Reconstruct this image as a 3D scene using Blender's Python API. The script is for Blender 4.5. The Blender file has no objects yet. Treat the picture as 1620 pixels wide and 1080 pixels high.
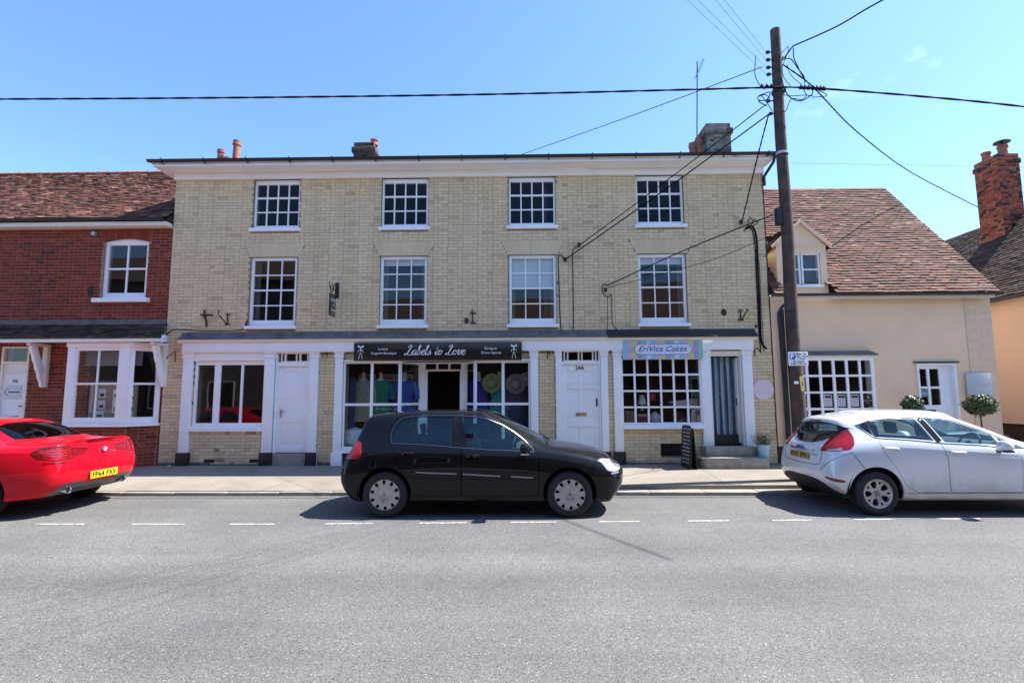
import bpy, bmesh, math, random
from mathutils import Vector, Matrix
R = math.radians
random.seed(7)
SC = bpy.context.scene
COL = SC.collection
# ------------------------------------------------------------------ camera
CAM = (0.0, -11.57, 1.71)
PITCH, YAW, ROLL, FPX = R(5.92), R(1.0), R(0.25), 810.0
def _cross(a, b): return (a[1]*b[2]-a[2]*b[1], a[2]*b[0]-a[0]*b[2], a[0]*b[1]-a[1]*b[0])
_f = (-math.sin(YAW)*math.cos(PITCH), math.cos(YAW)*math.cos(PITCH), math.sin(PITCH))
_r0 = (math.cos(YAW), math.sin(YAW), 0.0)
_u0 = _cross(_r0, _f)
_r = tuple(math.cos(ROLL)*_r0[i]-math.sin(ROLL)*_u0[i] for i in range(3))
_u = _cross(_r, _f)
cam = bpy.data.objects.new('camera', bpy.data.cameras.new('camera'))
COL.objects.link(cam)
cam.matrix_world = Matrix(((_r[0], _u[0], -_f[0], CAM[0]), (_r[1], _u[1], -_f[1], CAM[1]), (_r[2], _u[2], -_f[2], CAM[2]), (0, 0, 0, 1)))
cam.data.sensor_width = 36.0; cam.data.lens = 18.0
cam.data.clip_start = 0.05; cam.data.clip_end = 3000
SC.camera = cam
# ------------------------------------------------------------------ light
SUN = Vector((0.67, 0.10, 1.0)).normalized()
ELEV = math.asin(SUN.z); AZ = math.atan2(SUN.x, SUN.y)
w = bpy.data.worlds.new("World"); SC.world = w; w.use_nodes = True
nt = w.node_tree; nt.nodes.clear()
sky = nt.nodes.new('ShaderNodeTexSky'); sky.sky_type = 'NISHITA'; sky.sun_disc = False
sky.sun_elevation = ELEV; sky.sun_rotation = AZ
sky.air_density = 1.0; sky.dust_density = 0.5; sky.ozone_density = 1.3
bg = nt.nodes.new('ShaderNodeBackground'); bg.inputs['Strength'].default_value = 0.137
wo = nt.nodes.new('ShaderNodeOutputWorld')
# a few thin summer clouds in the dome itself
tc = nt.nodes.new('ShaderNodeTexCoord')
mp = nt.nodes.new('ShaderNodeMapping'); mp.inputs['Scale'].default_value = (1, 1, 2.2)
nz = nt.nodes.new('ShaderNodeTexNoise'); nz.inputs['Scale'].default_value = 3.4; nz.inputs['Detail'].default_value = 9; nz.inputs['Roughness'].default_value = .62
rp = nt.nodes.new('ShaderNodeValToRGB'); rp.color_ramp.elements[0].position = .66; rp.color_ramp.elements[1].position = .95
rp.color_ramp.elements[0].color = (0, 0, 0, 1); rp.color_ramp.elements[1].color = (.3, .3, .3, 1)
mx = nt.nodes.new('ShaderNodeMixRGB'); mx.inputs[2].default_value = (10.5, 11.0, 11.6, 1)
nt.links.new(tc.outputs['Generated'], mp.inputs[0]); nt.links.new(mp.outputs[0], nz.inputs['Vector'])
nt.links.new(nz.outputs[0], rp.inputs[0]); nt.links.new(rp.outputs[0], mx.inputs[0])
tn = nt.nodes.new('ShaderNodeMixRGB'); tn.blend_type = 'MULTIPLY'; tn.inputs[0].default_value = 1; tn.inputs[2].default_value = (.65, .81, 1.0, 1)     # clear polarised blue of the day
nt.links.new(sky.outputs[0], tn.inputs[1]); nt.links.new(tn.outputs[0], mx.inputs[1]); nt.links.new(mx.outputs[0], bg.inputs[0]); nt.links.new(bg.outputs[0], wo.inputs[0])
sl = bpy.data.lights.new('sun', 'SUN'); sl.energy = 5.0; sl.angle = R(0.53); sl.color = (1.0, .955, .89)
so = bpy.data.objects.new('sun', sl); COL.objects.link(so); so.location = (20, 5, 40)
so.rotation_euler = SUN.to_track_quat('Z', 'Y').to_euler()
SC.view_settings.view_transform = 'Standard'; SC.view_settings.look = 'None'
SC.view_settings.exposure = 1.32; SC.view_settings.gamma = 1.0; SC.view_settings.use_curve_mapping = False
SC.render.engine = 'CYCLES'

# ------------------------------------------------------------------ helpers
def ray(px, py):
    a = (px-810)/FPX; b = (540-py)/FPX
    return tuple(_f[i]+a*_r[i]+b*_u[i] for i in range(3))
def onY(px, py, Y=0.0):
    d = ray(px, py); t = (Y-CAM[1])/d[1]; return (CAM[0]+t*d[0], Y, CAM[2]+t*d[2])
def XZ(px, py, Y=0.0):
    p = onY(px, py, Y); return p[0], p[2]
def onX(px, py, X):
    d = ray(px, py); t = (X-CAM[0])/d[0]; return (X, CAM[1]+t*d[1], CAM[2]+t*d[2])
def onZ(px, py, Z=0.0):
    d = ray(px, py); t = (Z-CAM[2])/d[2]; return (CAM[0]+t*d[0], CAM[1]+t*d[1], Z)

def tag(o, label=None, cat=None, group=None, kind=None):
    if label: o['label'] = label
    if cat: o['category'] = cat
    if group: o['group'] = group
    if kind: o['kind'] = kind
    return o
def empty(name, loc=(0, 0, 0), label=None, cat=None, group=None):
    o = bpy.data.objects.new(name, None); COL.objects.link(o); o.location = loc; o.empty_display_size = .1
    return tag(o, label, cat, group)
def setparent(o, p):
    o.parent = p
    if p is not None: o.matrix_parent_inverse = worldmat(p).inverted()
    return o
def worldmat(o):
    m = Matrix.Translation(o.location) @ o.rotation_euler.to_matrix().to_4x4()
    if o.parent is not None: m = worldmat(o.parent) @ o.matrix_parent_inverse @ m
    return m
def kids(o): return [c for c in bpy.data.objects if c.parent == o]

class MB:
    """collects shapes, builds one mesh object"""
    def __init__(s): s.v = []; s.f = []; s.mi = []; s.tone = []
    def add(s, vs, fs, mi=0, tone=.5):
        n = len(s.v); s.v += [tuple(p) for p in vs]
        for f in fs: s.f.append(tuple(n+i for i in f)); s.mi.append(mi); s.tone.append(tone)
        return s
    def box(s, x0, x1, y0, y1, z0, z1, mi=0, tone=.5):
        return s.add([(x0,y0,z0),(x1,y0,z0),(x1,y1,z0),(x0,y1,z0),(x0,y0,z1),(x1,y0,z1),(x1,y1,z1),(x0,y1,z1)],
                     [(0,3,2,1),(4,5,6,7),(0,1,5,4),(1,2,6,5),(2,3,7,6),(3,0,4,7)], mi, tone)
    def prism(s, poly, a0, a1, axis='y', mi=0, tone=.5):
        """polygon of 2d points swept from a0 to a1 along axis; polygon coords are the two other axes in order"""
        n = len(poly)
        ar = sum(poly[i][0]*poly[(i+1) % n][1]-poly[(i+1) % n][0]*poly[i][1] for i in range(n))
        flip = (ar > 0) == (axis == 'y')
        if flip: poly = poly[::-1]
        def P(p, a): return {'y': (p[0], a, p[1]), 'x': (a, p[0], p[1]), 'z': (p[0], p[1], a)}[axis]
        if a0 > a1: a0, a1 = a1, a0
        vs = [P(p, a0) for p in poly]+[P(p, a1) for p in poly]
        fs = [tuple(range(n))[::-1], tuple(range(n, 2*n))]+[(i, (i+1) % n, n+(i+1) % n, n+i) for i in range(n)]
        return s.add(vs, fs, mi, tone)
    def tube(s, pts, r, n=6, mi=0, cap=True):
        pts = [Vector(p) for p in pts]; rs = r if isinstance(r, (list, tuple)) else [r]*len(pts)
        vs = []; fs = []
        t0 = (pts[1]-pts[0]).normalized(); up = Vector((0, 0, 1)) if abs(t0.z) < .9 else Vector((1, 0, 0))
        a = t0.cross(up).normalized()
        for i, p in enumerate(pts):
            t = (pts[min(i+1, len(pts)-1)]-pts[max(i-1, 0)]).normalized()
            a = (a - t*a.dot(t)).normalized(); b = t.cross(a)
            for k in range(n):
                an = 2*math.pi*k/n; vs.append(p+(a*math.cos(an)+b*math.sin(an))*rs[i])
        for i in range(len(pts)-1):
            for k in range(n): fs.append((i*n+k, i*n+(k+1) % n, (i+1)*n+(k+1) % n, (i+1)*n+k))
        if cap: fs += [tuple(range(n))[::-1], tuple((len(pts)-1)*n+k for k in range(n))]
        return s.add(vs, fs, mi)
    def lathe(s, prof, c, axis='z', n=20, mi=0, a0=0, a1=2*math.pi, tone=.5):
        """prof: (radius, height) list round axis through c"""
        full = abs(a1-a0-2*math.pi) < 1e-6; m = n if full else n+1; vs = []; fs = []
        for (r, h) in prof:
            for k in range(m):
                an = a0+(a1-a0)*k/n; u, v_ = r*math.cos(an), r*math.sin(an)
                vs.append({'z': (c[0]+u, c[1]+v_, c[2]+h), 'y': (c[0]+u, c[1]+h, c[2]-v_), 'x': (c[0]+h, c[1]+u, c[2]+v_)}[axis])
        for i in range(len(prof)-1):
            for k in range(m if full else n): fs.append((i*m+k, i*m+(k+1) % m, (i+1)*m+(k+1) % m, (i+1)*m+k))
        return s.add(vs, fs, mi, tone)
    def build(s, name, mat, parent=None, smooth=None, bevel=0, toned=False):
        me = bpy.data.meshes.new(name); me.from_pydata(s.v, [], s.f)
        for m in (mat if isinstance(mat, (list, tuple)) else [mat]): me.materials.append(m)
        if isinstance(mat, (list, tuple)) and len(mat) > 1: me.polygons.foreach_set('material_index', s.mi)
        if toned:
            a = me.attributes.new('tone', 'FLOAT', 'FACE'); a.data.foreach_set('value', s.tone)
        me.update()
        return finish(name, me, parent, smooth, bevel)
def finish(name, me, parent=None, smooth=None, bevel=0):
    if bevel:
        bm = bmesh.new(); bm.from_mesh(me)
        es = [e for e in bm.edges if len(e.link_faces) == 2 and e.calc_face_angle(0) > .6]
        bmesh.ops.bevel(bm, geom=es, offset=bevel, segments=2, profile=.6, affect='EDGES', clamp_overlap=True)
        bm.to_mesh(me); bm.free(); smooth = smooth or 35
    if smooth:
        me.polygons.foreach_set('use_smooth', [True]*len(me.polygons))
        me.set_sharp_from_angle(angle=R(smooth))
    o = bpy.data.objects.new(name, me); COL.objects.link(o)
    if parent is not None: setparent(o, parent)
    return o

def pieces(name, items, mat, parent, n_ind=0, key=None, stuffname=None, limit=None):
    """items: list of (verts, faces, tone). the n_ind first by key become parts of their own, the rest one joined part"""
    if key: items = sorted(items, key=key)
    for vs, fs, tn in items[:n_ind]:
        MB().add(vs, fs, 0, tn).build(name, mat, parent, toned=True)
    if len(items) > n_ind:
        m = MB()
        for vs, fs, tn in items[n_ind:]: m.add(vs, fs, 0, tn)
        o = m.build(stuffname or name+'work', mat, parent, toned=True); o['kind'] = 'stuff'

# ------------------------------------------------------------------ materials
MATS = {}
def mat(name, col, rough=.7, metal=0., spec=.5, var=0., vscale=3., bump=0., bscale=60., coat=0., var2=None, trans=0., ior=None, detail=6, emis=None, sheen=0, wear=None):
    if name in MATS: return MATS[name]
    m = bpy.data.materials.new(name); m.use_nodes = True; t = m.node_tree; N = t.nodes; L = t.links
    b = N['Principled BSDF']; b.inputs['Base Color'].default_value = (*col, 1)
    b.inputs['Roughness'].default_value = rough; b.inputs['Metallic'].default_value = metal
    b.inputs['Specular IOR Level'].default_value = spec
    if coat: b.inputs['Coat Weight'].default_value = coat; b.inputs['Coat IOR'].default_value = 1.38; b.inputs['Coat Roughness'].default_value = .03
    if trans: b.inputs['Transmission Weight'].default_value = trans
    if ior: b.inputs['IOR'].default_value = ior
    if emis: b.inputs['Emission Color'].default_value = (*emis[:3], 1); b.inputs['Emission Strength'].default_value = emis[3]
    tcn = N.new('ShaderNodeTexCoord')
    if var or wear:
        n1 = N.new('ShaderNodeTexNoise'); n1.inputs['Scale'].default_value = vscale; n1.inputs['Detail'].default_value = detail; n1.inputs['Roughness'].default_value = .6
        L.new(tcn.outputs['Object'], n1.inputs['Vector'])
        r_ = N.new('ShaderNodeValToRGB'); r_.color_ramp.elements[0].position = .3; r_.color_ramp.elements[1].position = .7
        lo = var2 if var2 else tuple(c*(1-var) for c in col); hi = tuple(min(1, c*(1+var)) for c in col)
        r_.color_ramp.elements[0].color = (*lo, 1); r_.color_ramp.elements[1].color = (*hi, 1)
        L.new(n1.outputs[0], r_.inputs[0]); L.new(r_.outputs[0], b.inputs['Base Color'])
    if wear:   # wear = (colour, scale, threshold): irregular dirt or flaking
        n2 = N.new('ShaderNodeTexNoise'); n2.inputs['Scale'].default_value = wear[1]; n2.inputs['Detail'].default_value = 10; n2.inputs['Roughness'].default_value = .68
        L.new(tcn.outputs['Object'], n2.inputs['Vector'])
        r2 = N.new('ShaderNodeValToRGB'); r2.color_ramp.elements[0].position = wear[2]; r2.color_ramp.elements[1].position = min(1, wear[2]+.12)
        mxx = N.new('ShaderNodeMixRGB'); L.new(n2.outputs[0], r2.inputs[0]); L.new(r2.outputs[0], mxx.inputs[0])
        L.new(r_.outputs[0], mxx.inputs[1]); mxx.inputs[2].default_value = (*wear[0], 1); L.new(mxx.outputs[0], b.inputs['Base Color'])
    if bump:
        n3 = N.new('ShaderNodeTexNoise'); n3.inputs['Scale'].default_value = bscale; n3.inputs['Detail'].default_value = 5
        L.new(tcn.outputs['Object'], n3.inputs['Vector'])
        bu = N.new('ShaderNodeBump'); bu.inputs['Strength'].default_value = bump; bu.inputs['Distance'].default_value = .01
        L.new(n3.outputs[0], bu.inputs['Height']); L.new(bu.outputs[0], b.inputs['Normal'])
    MATS[name] = m; return m

def tonemat(name, stops, rough=.85, noise=.25, nscale=25., bump=.35, stain=None, spec=.3, streak=0):
    """colour of each piece from its own tone attribute through a ramp; noise for grain; stain=(col,scale,thr)"""
    m = bpy.data.materials.new(name); m.use_nodes = True; t = m.node_tree; N = t.nodes; L = t.links
    b = N['Principled BSDF']; b.inputs['Roughness'].default_value = rough; b.inputs['Specular IOR Level'].default_value = spec
    at = N.new('ShaderNodeAttribute'); at.attribute_name = 'tone'
    rp = N.new('ShaderNodeValToRGB'); e = rp.color_ramp.elements
    while len(e) < len(stops): e.new(.5)
    for k, (p, c) in enumerate(stops): e[k].position = p; e[k].color = (*c, 1)
    L.new(at.outputs['Fac'], rp.inputs[0])
    tcn = N.new('ShaderNodeTexCoord'); n1 = N.new('ShaderNodeTexNoise'); n1.inputs['Scale'].default_value = nscale; n1.inputs['Detail'].default_value = 8; n1.inputs['Roughness'].default_value = .65
    L.new(tcn.outputs['Object'], n1.inputs['Vector'])
    mr = N.new('ShaderNodeMapRange'); mr.inputs[1].default_value = .25; mr.inputs[2].default_value = .75; mr.inputs[3].default_value = 1-noise; mr.inputs[4].default_value = 1+noise
    L.new(n1.outputs[0], mr.inputs[0])
    mu = N.new('ShaderNodeVectorMath'); mu.operation = 'SCALE'; L.new(rp.outputs[0], mu.inputs[0]); L.new(mr.outputs[0], mu.inputs['Scale'])
    out = mu.outputs[0]
    for st in (stain or []):
        n2 = N.new('ShaderNodeTexNoise'); n2.inputs['Scale'].default_value = st[1]; n2.inputs['Detail'].default_value = 7; n2.inputs['Roughness'].default_value = .6
        L.new(tcn.outputs['Object'], n2.inputs['Vector'])
        r2 = N.new('ShaderNodeValToRGB'); r2.color_ramp.elements[0].position = st[2]; r2.color_ramp.elements[1].position = min(1, st[2]+.2)
        r2.color_ramp.elements[1].color = (st[3],)*3+(1,); r2.color_ramp.elements[0].color = (0, 0, 0, 1)
        mm = N.new('ShaderNodeMixRGB'); L.new(n2.outputs[0], r2.inputs[0]); L.new(r2.outputs[0], mm.inputs[0]); L.new(out, mm.inputs[1]); mm.inputs[2].default_value = (*st[0], 1)
        out = mm.outputs[0]
    if streak:      # rain streaks running down the wall
        mp_ = N.new('ShaderNodeMapping'); mp_.inputs['Scale'].default_value = (2.6, 2.6, .35); L.new(tcn.outputs['Object'], mp_.inputs[0])
        n4 = N.new('ShaderNodeTexNoise'); n4.inputs['Scale'].default_value = 1.0; n4.inputs['Detail'].default_value = 8; n4.inputs['Roughness'].default_value = .62; L.new(mp_.outputs[0], n4.inputs['Vector'])
        m4 = N.new('ShaderNodeMapRange'); m4.inputs[1].default_value = .38; m4.inputs[2].default_value = .66; m4.inputs[3].default_value = 1+streak*.35; m4.inputs[4].default_value = 1-streak; L.new(n4.outputs[0], m4.inputs[0])
        v4 = N.new('ShaderNodeVectorMath'); v4.operation = 'SCALE'; L.new(out, v4.inputs[0]); L.new(m4.outputs[0], v4.inputs['Scale']); out = v4.outputs[0]
    L.new(out, b.inputs['Base Color'])
    bu = N.new('ShaderNodeBump'); bu.inputs['Strength'].default_value = bump; bu.inputs['Distance'].default_value = .006
    L.new(n1.outputs[0], bu.inputs['Height']); L.new(bu.outputs[0], b.inputs['Normal'])
    return m

def glass(name, tint=(.8, .85, .85), refl=1.0, ior=1.5, rough=0.0, wobble=0.0, sheets=1.8):
    """thin sheet glass: fresnel mix of clear tinted transparency and mirror reflection"""
    if name in MATS: return MATS[name]
    m = bpy.data.materials.new(name); m.use_nodes = True; t = m.node_tree; N = t.nodes; L = t.links; N.clear()
    o = N.new('ShaderNodeOutputMaterial'); mx = N.new('ShaderNodeMixShader'); tr = N.new('ShaderNodeBsdfTransparent'); gl = N.new('ShaderNodeBsdfGlossy')
    tr.inputs[0].default_value = (*tint, 1); gl.inputs[0].default_value = (refl, refl, refl, 1); gl.inputs['Roughness'].default_value = rough
    fr = N.new('ShaderNodeFresnel'); ge = N.new('ShaderNodeNewGeometry'); mi_ = N.new('ShaderNodeMapRange'); mi_.inputs[3].default_value = ior; mi_.inputs[4].default_value = 1/ior
    L.new(ge.outputs['Backfacing'], mi_.inputs[0]); L.new(mi_.outputs[0], fr.inputs[0])
    ml = N.new('ShaderNodeMath'); ml.operation = 'MULTIPLY'; ml.inputs[1].default_value = sheets; ml.use_clamp = True
    L.new(fr.outputs[0], ml.inputs[0]); L.new(ml.outputs[0], mx.inputs[0]); L.new(tr.outputs[0], mx.inputs[1]); L.new(gl.outputs[0], mx.inputs[2]); L.new(mx.outputs[0], o.inputs[0])
    if wobble:
        tcn = N.new('ShaderNodeTexCoord'); n3 = N.new('ShaderNodeTexNoise'); n3.inputs['Scale'].default_value = 2.2; n3.inputs['Detail'].default_value = 1
        L.new(tcn.outputs['Object'], n3.inputs['Vector']); bu = N.new('ShaderNodeBump'); bu.inputs['Strength'].default_value = wobble; bu.inputs['Distance'].default_value = .02
        L.new(n3.outputs[0], bu.inputs['Height']); L.new(bu.outputs[0], gl.inputs['Normal'])
    MATS[name] = m; return m

TYPE = bpy.data.scenes.new('lettering')       # side scene where lettering is turned into mesh; removed at the end
def text_mesh(s, size, shear=0., bold=0., extrude=.003, align='CENTER', space=1.0):
    cu = bpy.data.curves.new('lettering', 'FONT'); cu.body = s; cu.size = size; cu.shear = shear; cu.offset = bold
    cu.extrude = extrude; cu.align_x = align; cu.align_y = 'CENTER'; cu.resolution_u = 3; cu.space_character = space
    o = bpy.data.objects.new('tmp', cu); TYPE.collection.objects.link(o)
    vl = TYPE.view_layers[0]; vl.update(); me = bpy.data.meshes.new_from_object(o.evaluated_get(vl.depsgraph))
    bpy.data.objects.remove(o); bpy.data.curves.remove(cu); return me
def text(name, s, size, loc, m, parent, facing='-y', **k):
    """flat printed lettering facing the street (or along +x)"""
    me = text_mesh(s, size, **k)
    rot = Matrix.Rotation(R(90), 4, 'X')
    if facing == '+x': rot = Matrix.Rotation(R(90), 4, 'Z') @ rot
    if facing == '-x': rot = Matrix.Rotation(R(-90), 4, 'Z') @ rot
    me.transform(Matrix.Translation(loc) @ rot); me.materials.clear(); me.materials.append(m); me.name = name
    return finish(name, me, parent)
TYRE = mat('tyre_rubber', (.018, .018, .019), .85, var=.3, vscale=8, bump=.2)
DARK = mat('dark_metal', (.012, .012, .013), .8, spec=.1)
DARKCHROME = mat('dull_chrome', (.24, .25, .26), .3, metal=1)
CHROME = mat('chrome', (.75, .76, .78), .12, metal=1)
SILVER = mat('silver_wheel', (.42, .42, .44), .35, metal=.7, wear=((.12, .10, .08), 9, .58), var=.1)
PLASTIC = mat('black_plastic', (.022, .023, .025), .6, spec=.25)
TRIM = mat('grey_trim', (.10, .10, .11), .3, metal=.3)
STRIP = mat('rubbing_strip_grey', (.30, .30, .31), .3, metal=.3)
SEAT = mat('seat_cloth', (.045, .05, .055), .95, var=.3, vscale=20)
DASH = mat('dashboard_grey', (.07, .075, .08), .8)
CARGLASS = glass('car_glass', (.78, .89, .89), 1., 1.5, sheets=.9)
REARGLASS = glass('tinted_car_glass', (.5, .56, .56), 1., 1.5, sheets=.9)
LAMPGLASS = glass('lamp_glass', (.95, .95, .95), 1., 1.5)
RED = mat('red_lamp', (.36, .006, .010), .12, coat=1, var=.35, vscale=40)
DEEPRED = mat('deep_red_lamp', (.16, .004, .006), .15, coat=1)
REFLECTOR = mat('lamp_reflector', (.85, .86, .88), .18, metal=.8, var=.15, vscale=18)
CLEARLENS = mat('clear_lens', (.40, .42, .38), .15, coat=1, var=.2, vscale=22)
YELLOWPLATE = mat('yellow_plate', (.78, .52, .02), .4)
OLDPLATE = mat('worn_yellow_plate', (.42, .29, .08), .5, var=.2, vscale=20)
BLACKINK = mat('black_print', (.006, .006, .007), .5)

# ================================================================== BUILDING MATERIALS
rnd = random.Random(11)
YBRICK = tonemat('gault_brick', [(0, (.33, .22, .12)), (.12, (.54, .41, .245)), (.5, (.69, .54, .335)), (.88, (.76, .615, .40)), (1, (.66, .46, .31))], nscale=38, noise=.14, streak=.11, stain=[((.66, .56, .44), 1.3, .58, .45), ((.20, .165, .11), 4.5, .64, .45)])
YMORTAR = mat('lime_mortar', (.25, .205, .14), .95, var=.25, vscale=9, bump=.4, bscale=120)
RBRICK = tonemat('red_brick', [(0, (.06, .018, .014)), (.25, (.13, .024, .013)), (.7, (.235, .040, .020)), (1, (.31, .07, .034))], nscale=40, noise=.25, stain=[((.07, .03, .025), 2.2, .56, .6)])
RMORTAR = mat('pale_mortar', (.33, .20, .15), .95, var=.25, vscale=12, bump=.4, bscale=120)
SOOTBRICK = tonemat('sooty_brick', [(0, (.02, .018, .016)), (.5, (.055, .045, .038)), (1, (.12, .09, .07))], nscale=40, noise=.3, stain=[((.13, .13, .10), 5, .55, .7)])
GREYBRICK = tonemat('lichen_grey_brick', [(0, (.07, .065, .055)), (.5, (.17, .16, .14)), (1, (.28, .26, .23))], nscale=22, noise=.35, stain=[((.05, .045, .04), 5, .55, .7)])
OBRICK = tonemat('orange_brick', [(0, (.025, .018, .018)), (.16, (.05, .028, .025)), (.24, (.20, .045, .025)), (.6, (.30, .07, .035)), (1, (.38, .12, .06))], nscale=40, noise=.2)
TILE = tonemat('clay_tile', [(0, (.035, .028, .026)), (.3, (.11, .05, .038)), (.65, (.21, .095, .068)), (.9, (.34, .15, .10)), (1, (.38, .25, .18))], nscale=30, noise=.3, stain=[((.16, .14, .11), 3.0, .56, .5), ((.05, .04, .035), 7.0, .6, .6)])
DTILE = tonemat('weathered_tile', [(0, (.02, .017, .016)), (.5, (.07, .045, .035)), (1, (.15, .09, .065))], nscale=30, noise=.3, stain=[((.10, .09, .06), 4.0, .55, .6)])
PAINT = mat('white_paint', (.86, .86, .87), .45, var=.04, vscale=2.5, wear=((.52, .50, .46), 7, .70), bump=.05, bscale=15)
PAINT2 = mat('cream_paint', (.80, .75, .68), .5, var=.05, vscale=3, bump=.05, bscale=15)
SILLPAINT = mat('sill_paint', (.87, .87, .88), .4, var=.04, vscale=5)
LEAD = mat('lead_sheet', (.15, .145, .14), .85, spec=.15, metal=.0, var=.35, vscale=3.5, wear=((.33, .34, .36), 6, .62), bump=.3, bscale=8)
BITUMEN = mat('black_flashing', (.022, .022, .026), .6, var=.4, vscale=5, wear=((.2, .2, .21), 4, .72), bump=.3, bscale=7)
BLACKPAINT = mat('black_plinth_paint', (.012, .012, .013), .5, var=.4, vscale=6, wear=((.07, .07, .065), 11, .62))
IRON = mat('rusty_iron', (.035, .022, .018), .75, var=.5, vscale=20, bump=.3)
BLACKIRON = mat('black_iron', (.012, .012, .013), .45)
GUTTER = mat('black_gutter', (.015, .015, .017), .35)
CABLE = mat('cable_rubber', (.014, .014, .016), .9, spec=.05)
CONC = mat('step_stone', (.30, .27, .22), .9, var=.25, vscale=6, wear=((.13, .12, .10), 9, .6), bump=.5, bscale=40)
RENDER = mat('cream_render', (.84, .60, .40), .9, var=.05, vscale=1.2, wear=((.56, .42, .32), 2.3, .62), bump=.15, bscale=18)
RENDER2 = mat('peach_render', (.62, .46, .34), .9, var=.05, vscale=1.2, bump=.15, bscale=18)
PBRICK = tonemat('painted_brick', [(0, (.72, .525, .365)), (1, (.78, .58, .405))], noise=.06, nscale=12, bump=.3)
BRASS = mat('brass', (.55, .38, .14), .35, metal=.9)
TERRA = mat('terracotta', (.34, .12, .07), .85, var=.25, vscale=10, wear=((.16, .11, .09), 8, .6), bump=.2)
STEEL = mat('galvanised_steel', (.45, .46, .48), .4, metal=.8, var=.2, vscale=8)
WOOD = mat('pole_wood', (.07, .046, .038), .9, var=.55, vscale=5, bump=.6, bscale=30)
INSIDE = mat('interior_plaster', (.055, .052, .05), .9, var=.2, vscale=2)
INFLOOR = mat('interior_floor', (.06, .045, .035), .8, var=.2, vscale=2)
WG = glass('window_glass', (.92, .93, .93), 1., 1.45, wobble=.035, sheets=1.35)
WG_TOP = glass('upper_window_glass', (.75, .76, .8), .45, 1.36, wobble=.03)
BLIND = mat('roller_blind', (.55, .62, .66), .9)
PAPER = mat('paper', (.75, .75, .76), .8)
OUTSKY = None

def wall_mesh(name, x0, x1, z0, z1, ops, m, parent, Y=0., T=.28):
    """wall slab with real openings: faces, reveals, back"""
    xs = sorted({x0, x1} | {v for o in ops for v in (o[0], o[1]) if x0 < v < x1}); zs = sorted({z0, z1} | {v for o in ops for v in (o[2], o[3]) if z0 < v < z1})
    def solid(i, k):
        if i < 0 or k < 0 or i >= len(xs)-1 or k >= len(zs)-1: return False
        cx, cz = (xs[i]+xs[i+1])/2, (zs[k]+zs[k+1])/2
        return not any(o[0] < cx < o[1] and o[2] < cz < o[3] for o in ops)
    b = MB()
    for i in range(len(xs)-1):
        for k in range(len(zs)-1):
            if not solid(i, k): continue
            a, c, d, e = xs[i], xs[i+1], zs[k], zs[k+1]
            b.add([(a, Y, d), (c, Y, d), (c, Y, e), (a, Y, e)], [(0, 1, 2, 3)]); b.add([(a, Y+T, d), (c, Y+T, d), (c, Y+T, e), (a, Y+T, e)], [(3, 2, 1, 0)])
            if not solid(i-1, k): b.add([(a, Y, d), (a, Y, e), (a, Y+T, e), (a, Y+T, d)], [(0, 1, 2, 3)])
            if not solid(i+1, k): b.add([(c, Y, d), (c, Y+T, d), (c, Y+T, e), (c, Y, e)], [(0, 1, 2, 3)])
            if not solid(i, k-1): b.add([(a, Y, d), (a, Y+T, d), (c, Y+T, d), (c, Y, d)], [(0, 1, 2, 3)])
            if not solid(i, k+1): b.add([(a, Y, e), (c, Y, e), (c, Y+T, e), (a, Y+T, e)], [(0, 1, 2, 3)])
    return b.build(name, m, parent)

def plane_y(Y): return lambda u, w_, d: (u, Y-d, w_)
def plane_dir(o, ud, nd):
    return lambda u, w_, d: (o[0]+ud[0]*u+nd[0]*d, o[1]+ud[1]*u+nd[1]*d, o[2]+w_)
def bricks(F, u0, u1, w0, w1, holes=(), course=.075, L=.224, H=.109, j=.0075, proud=.006, tone=None, bond='flemish', seed=1, arches=(), depth=.012, rough=.0016):
    r_ = random.Random(seed); items = []; k = 0; z = w0
    while z < w1-.02:
        zt = min(z+course-j, w1); u = u0-r_.uniform(0, .02)
        seq = 0; u -= {0: 0, 1: (L+j)/2 if bond == 'stretcher' else H*.5+L*.25+j}[k % 2]
        blocked = sorted([(o[0], o[1]) for o in holes if o[2] < zt-.012 and o[3] > z+.012])
        for (cx_, az0, azt, aw) in arches:
            zm = (z+zt)/2
            if az0-.01 < zm < azt+.01: hw = aw/2*(1+.16/(aw/2)*(zm-az0)/(azt-az0))+.004; blocked.append((cx_-hw, cx_+hw))
        blocked.sort()
        while u < u1:
            ln = L if (bond == 'stretcher' or seq % 2 == 0) else H
            a, b = max(u, u0), min(u+ln, u1)
            segs = [(a, b)]
            for (p, q) in blocked:
                ns = []
                for (s, e) in segs:
                    if q <= s or p >= e: ns.append((s, e))
                    else:
                        if p > s: ns.append((s, p-.004))
                        if q < e: ns.append((q+.004, e))
                segs = ns
            for (s, e) in segs:
                if e-s < .028: continue
                p = proud+r_.uniform(-rough, rough); dz = r_.uniform(-.0012, .0012); t = tone(s, z, r_) if tone else r_.random(); tl = r_.uniform(-.001, .001)
                vs = [F(s, z+dz, p), F(e, z+dz+tl, p), F(e, zt+dz+tl, p), F(s, zt+dz, p), F(s, z+dz, p-depth), F(e, z+dz+tl, p-depth), F(e, zt+dz+tl, p-depth), F(s, zt+dz, p-depth)]
                items.append((vs, [(0, 1, 2, 3), (4, 5, 1, 0), (1, 5, 6, 2), (2, 6, 7, 3), (3, 7, 4, 0)], t))
            u += ln+j; seq += 1
        z += course; k += 1
    return items
def item_c(it): return [sum(v[k] for v in it[0][:4])/4 for k in range(3)]
def near_key(hidden=None):
    def f(it):
        c = item_c(it); d = math.dist(c, CAM)
        if hidden and hidden(c): d += 50
        return d
    return f

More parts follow.
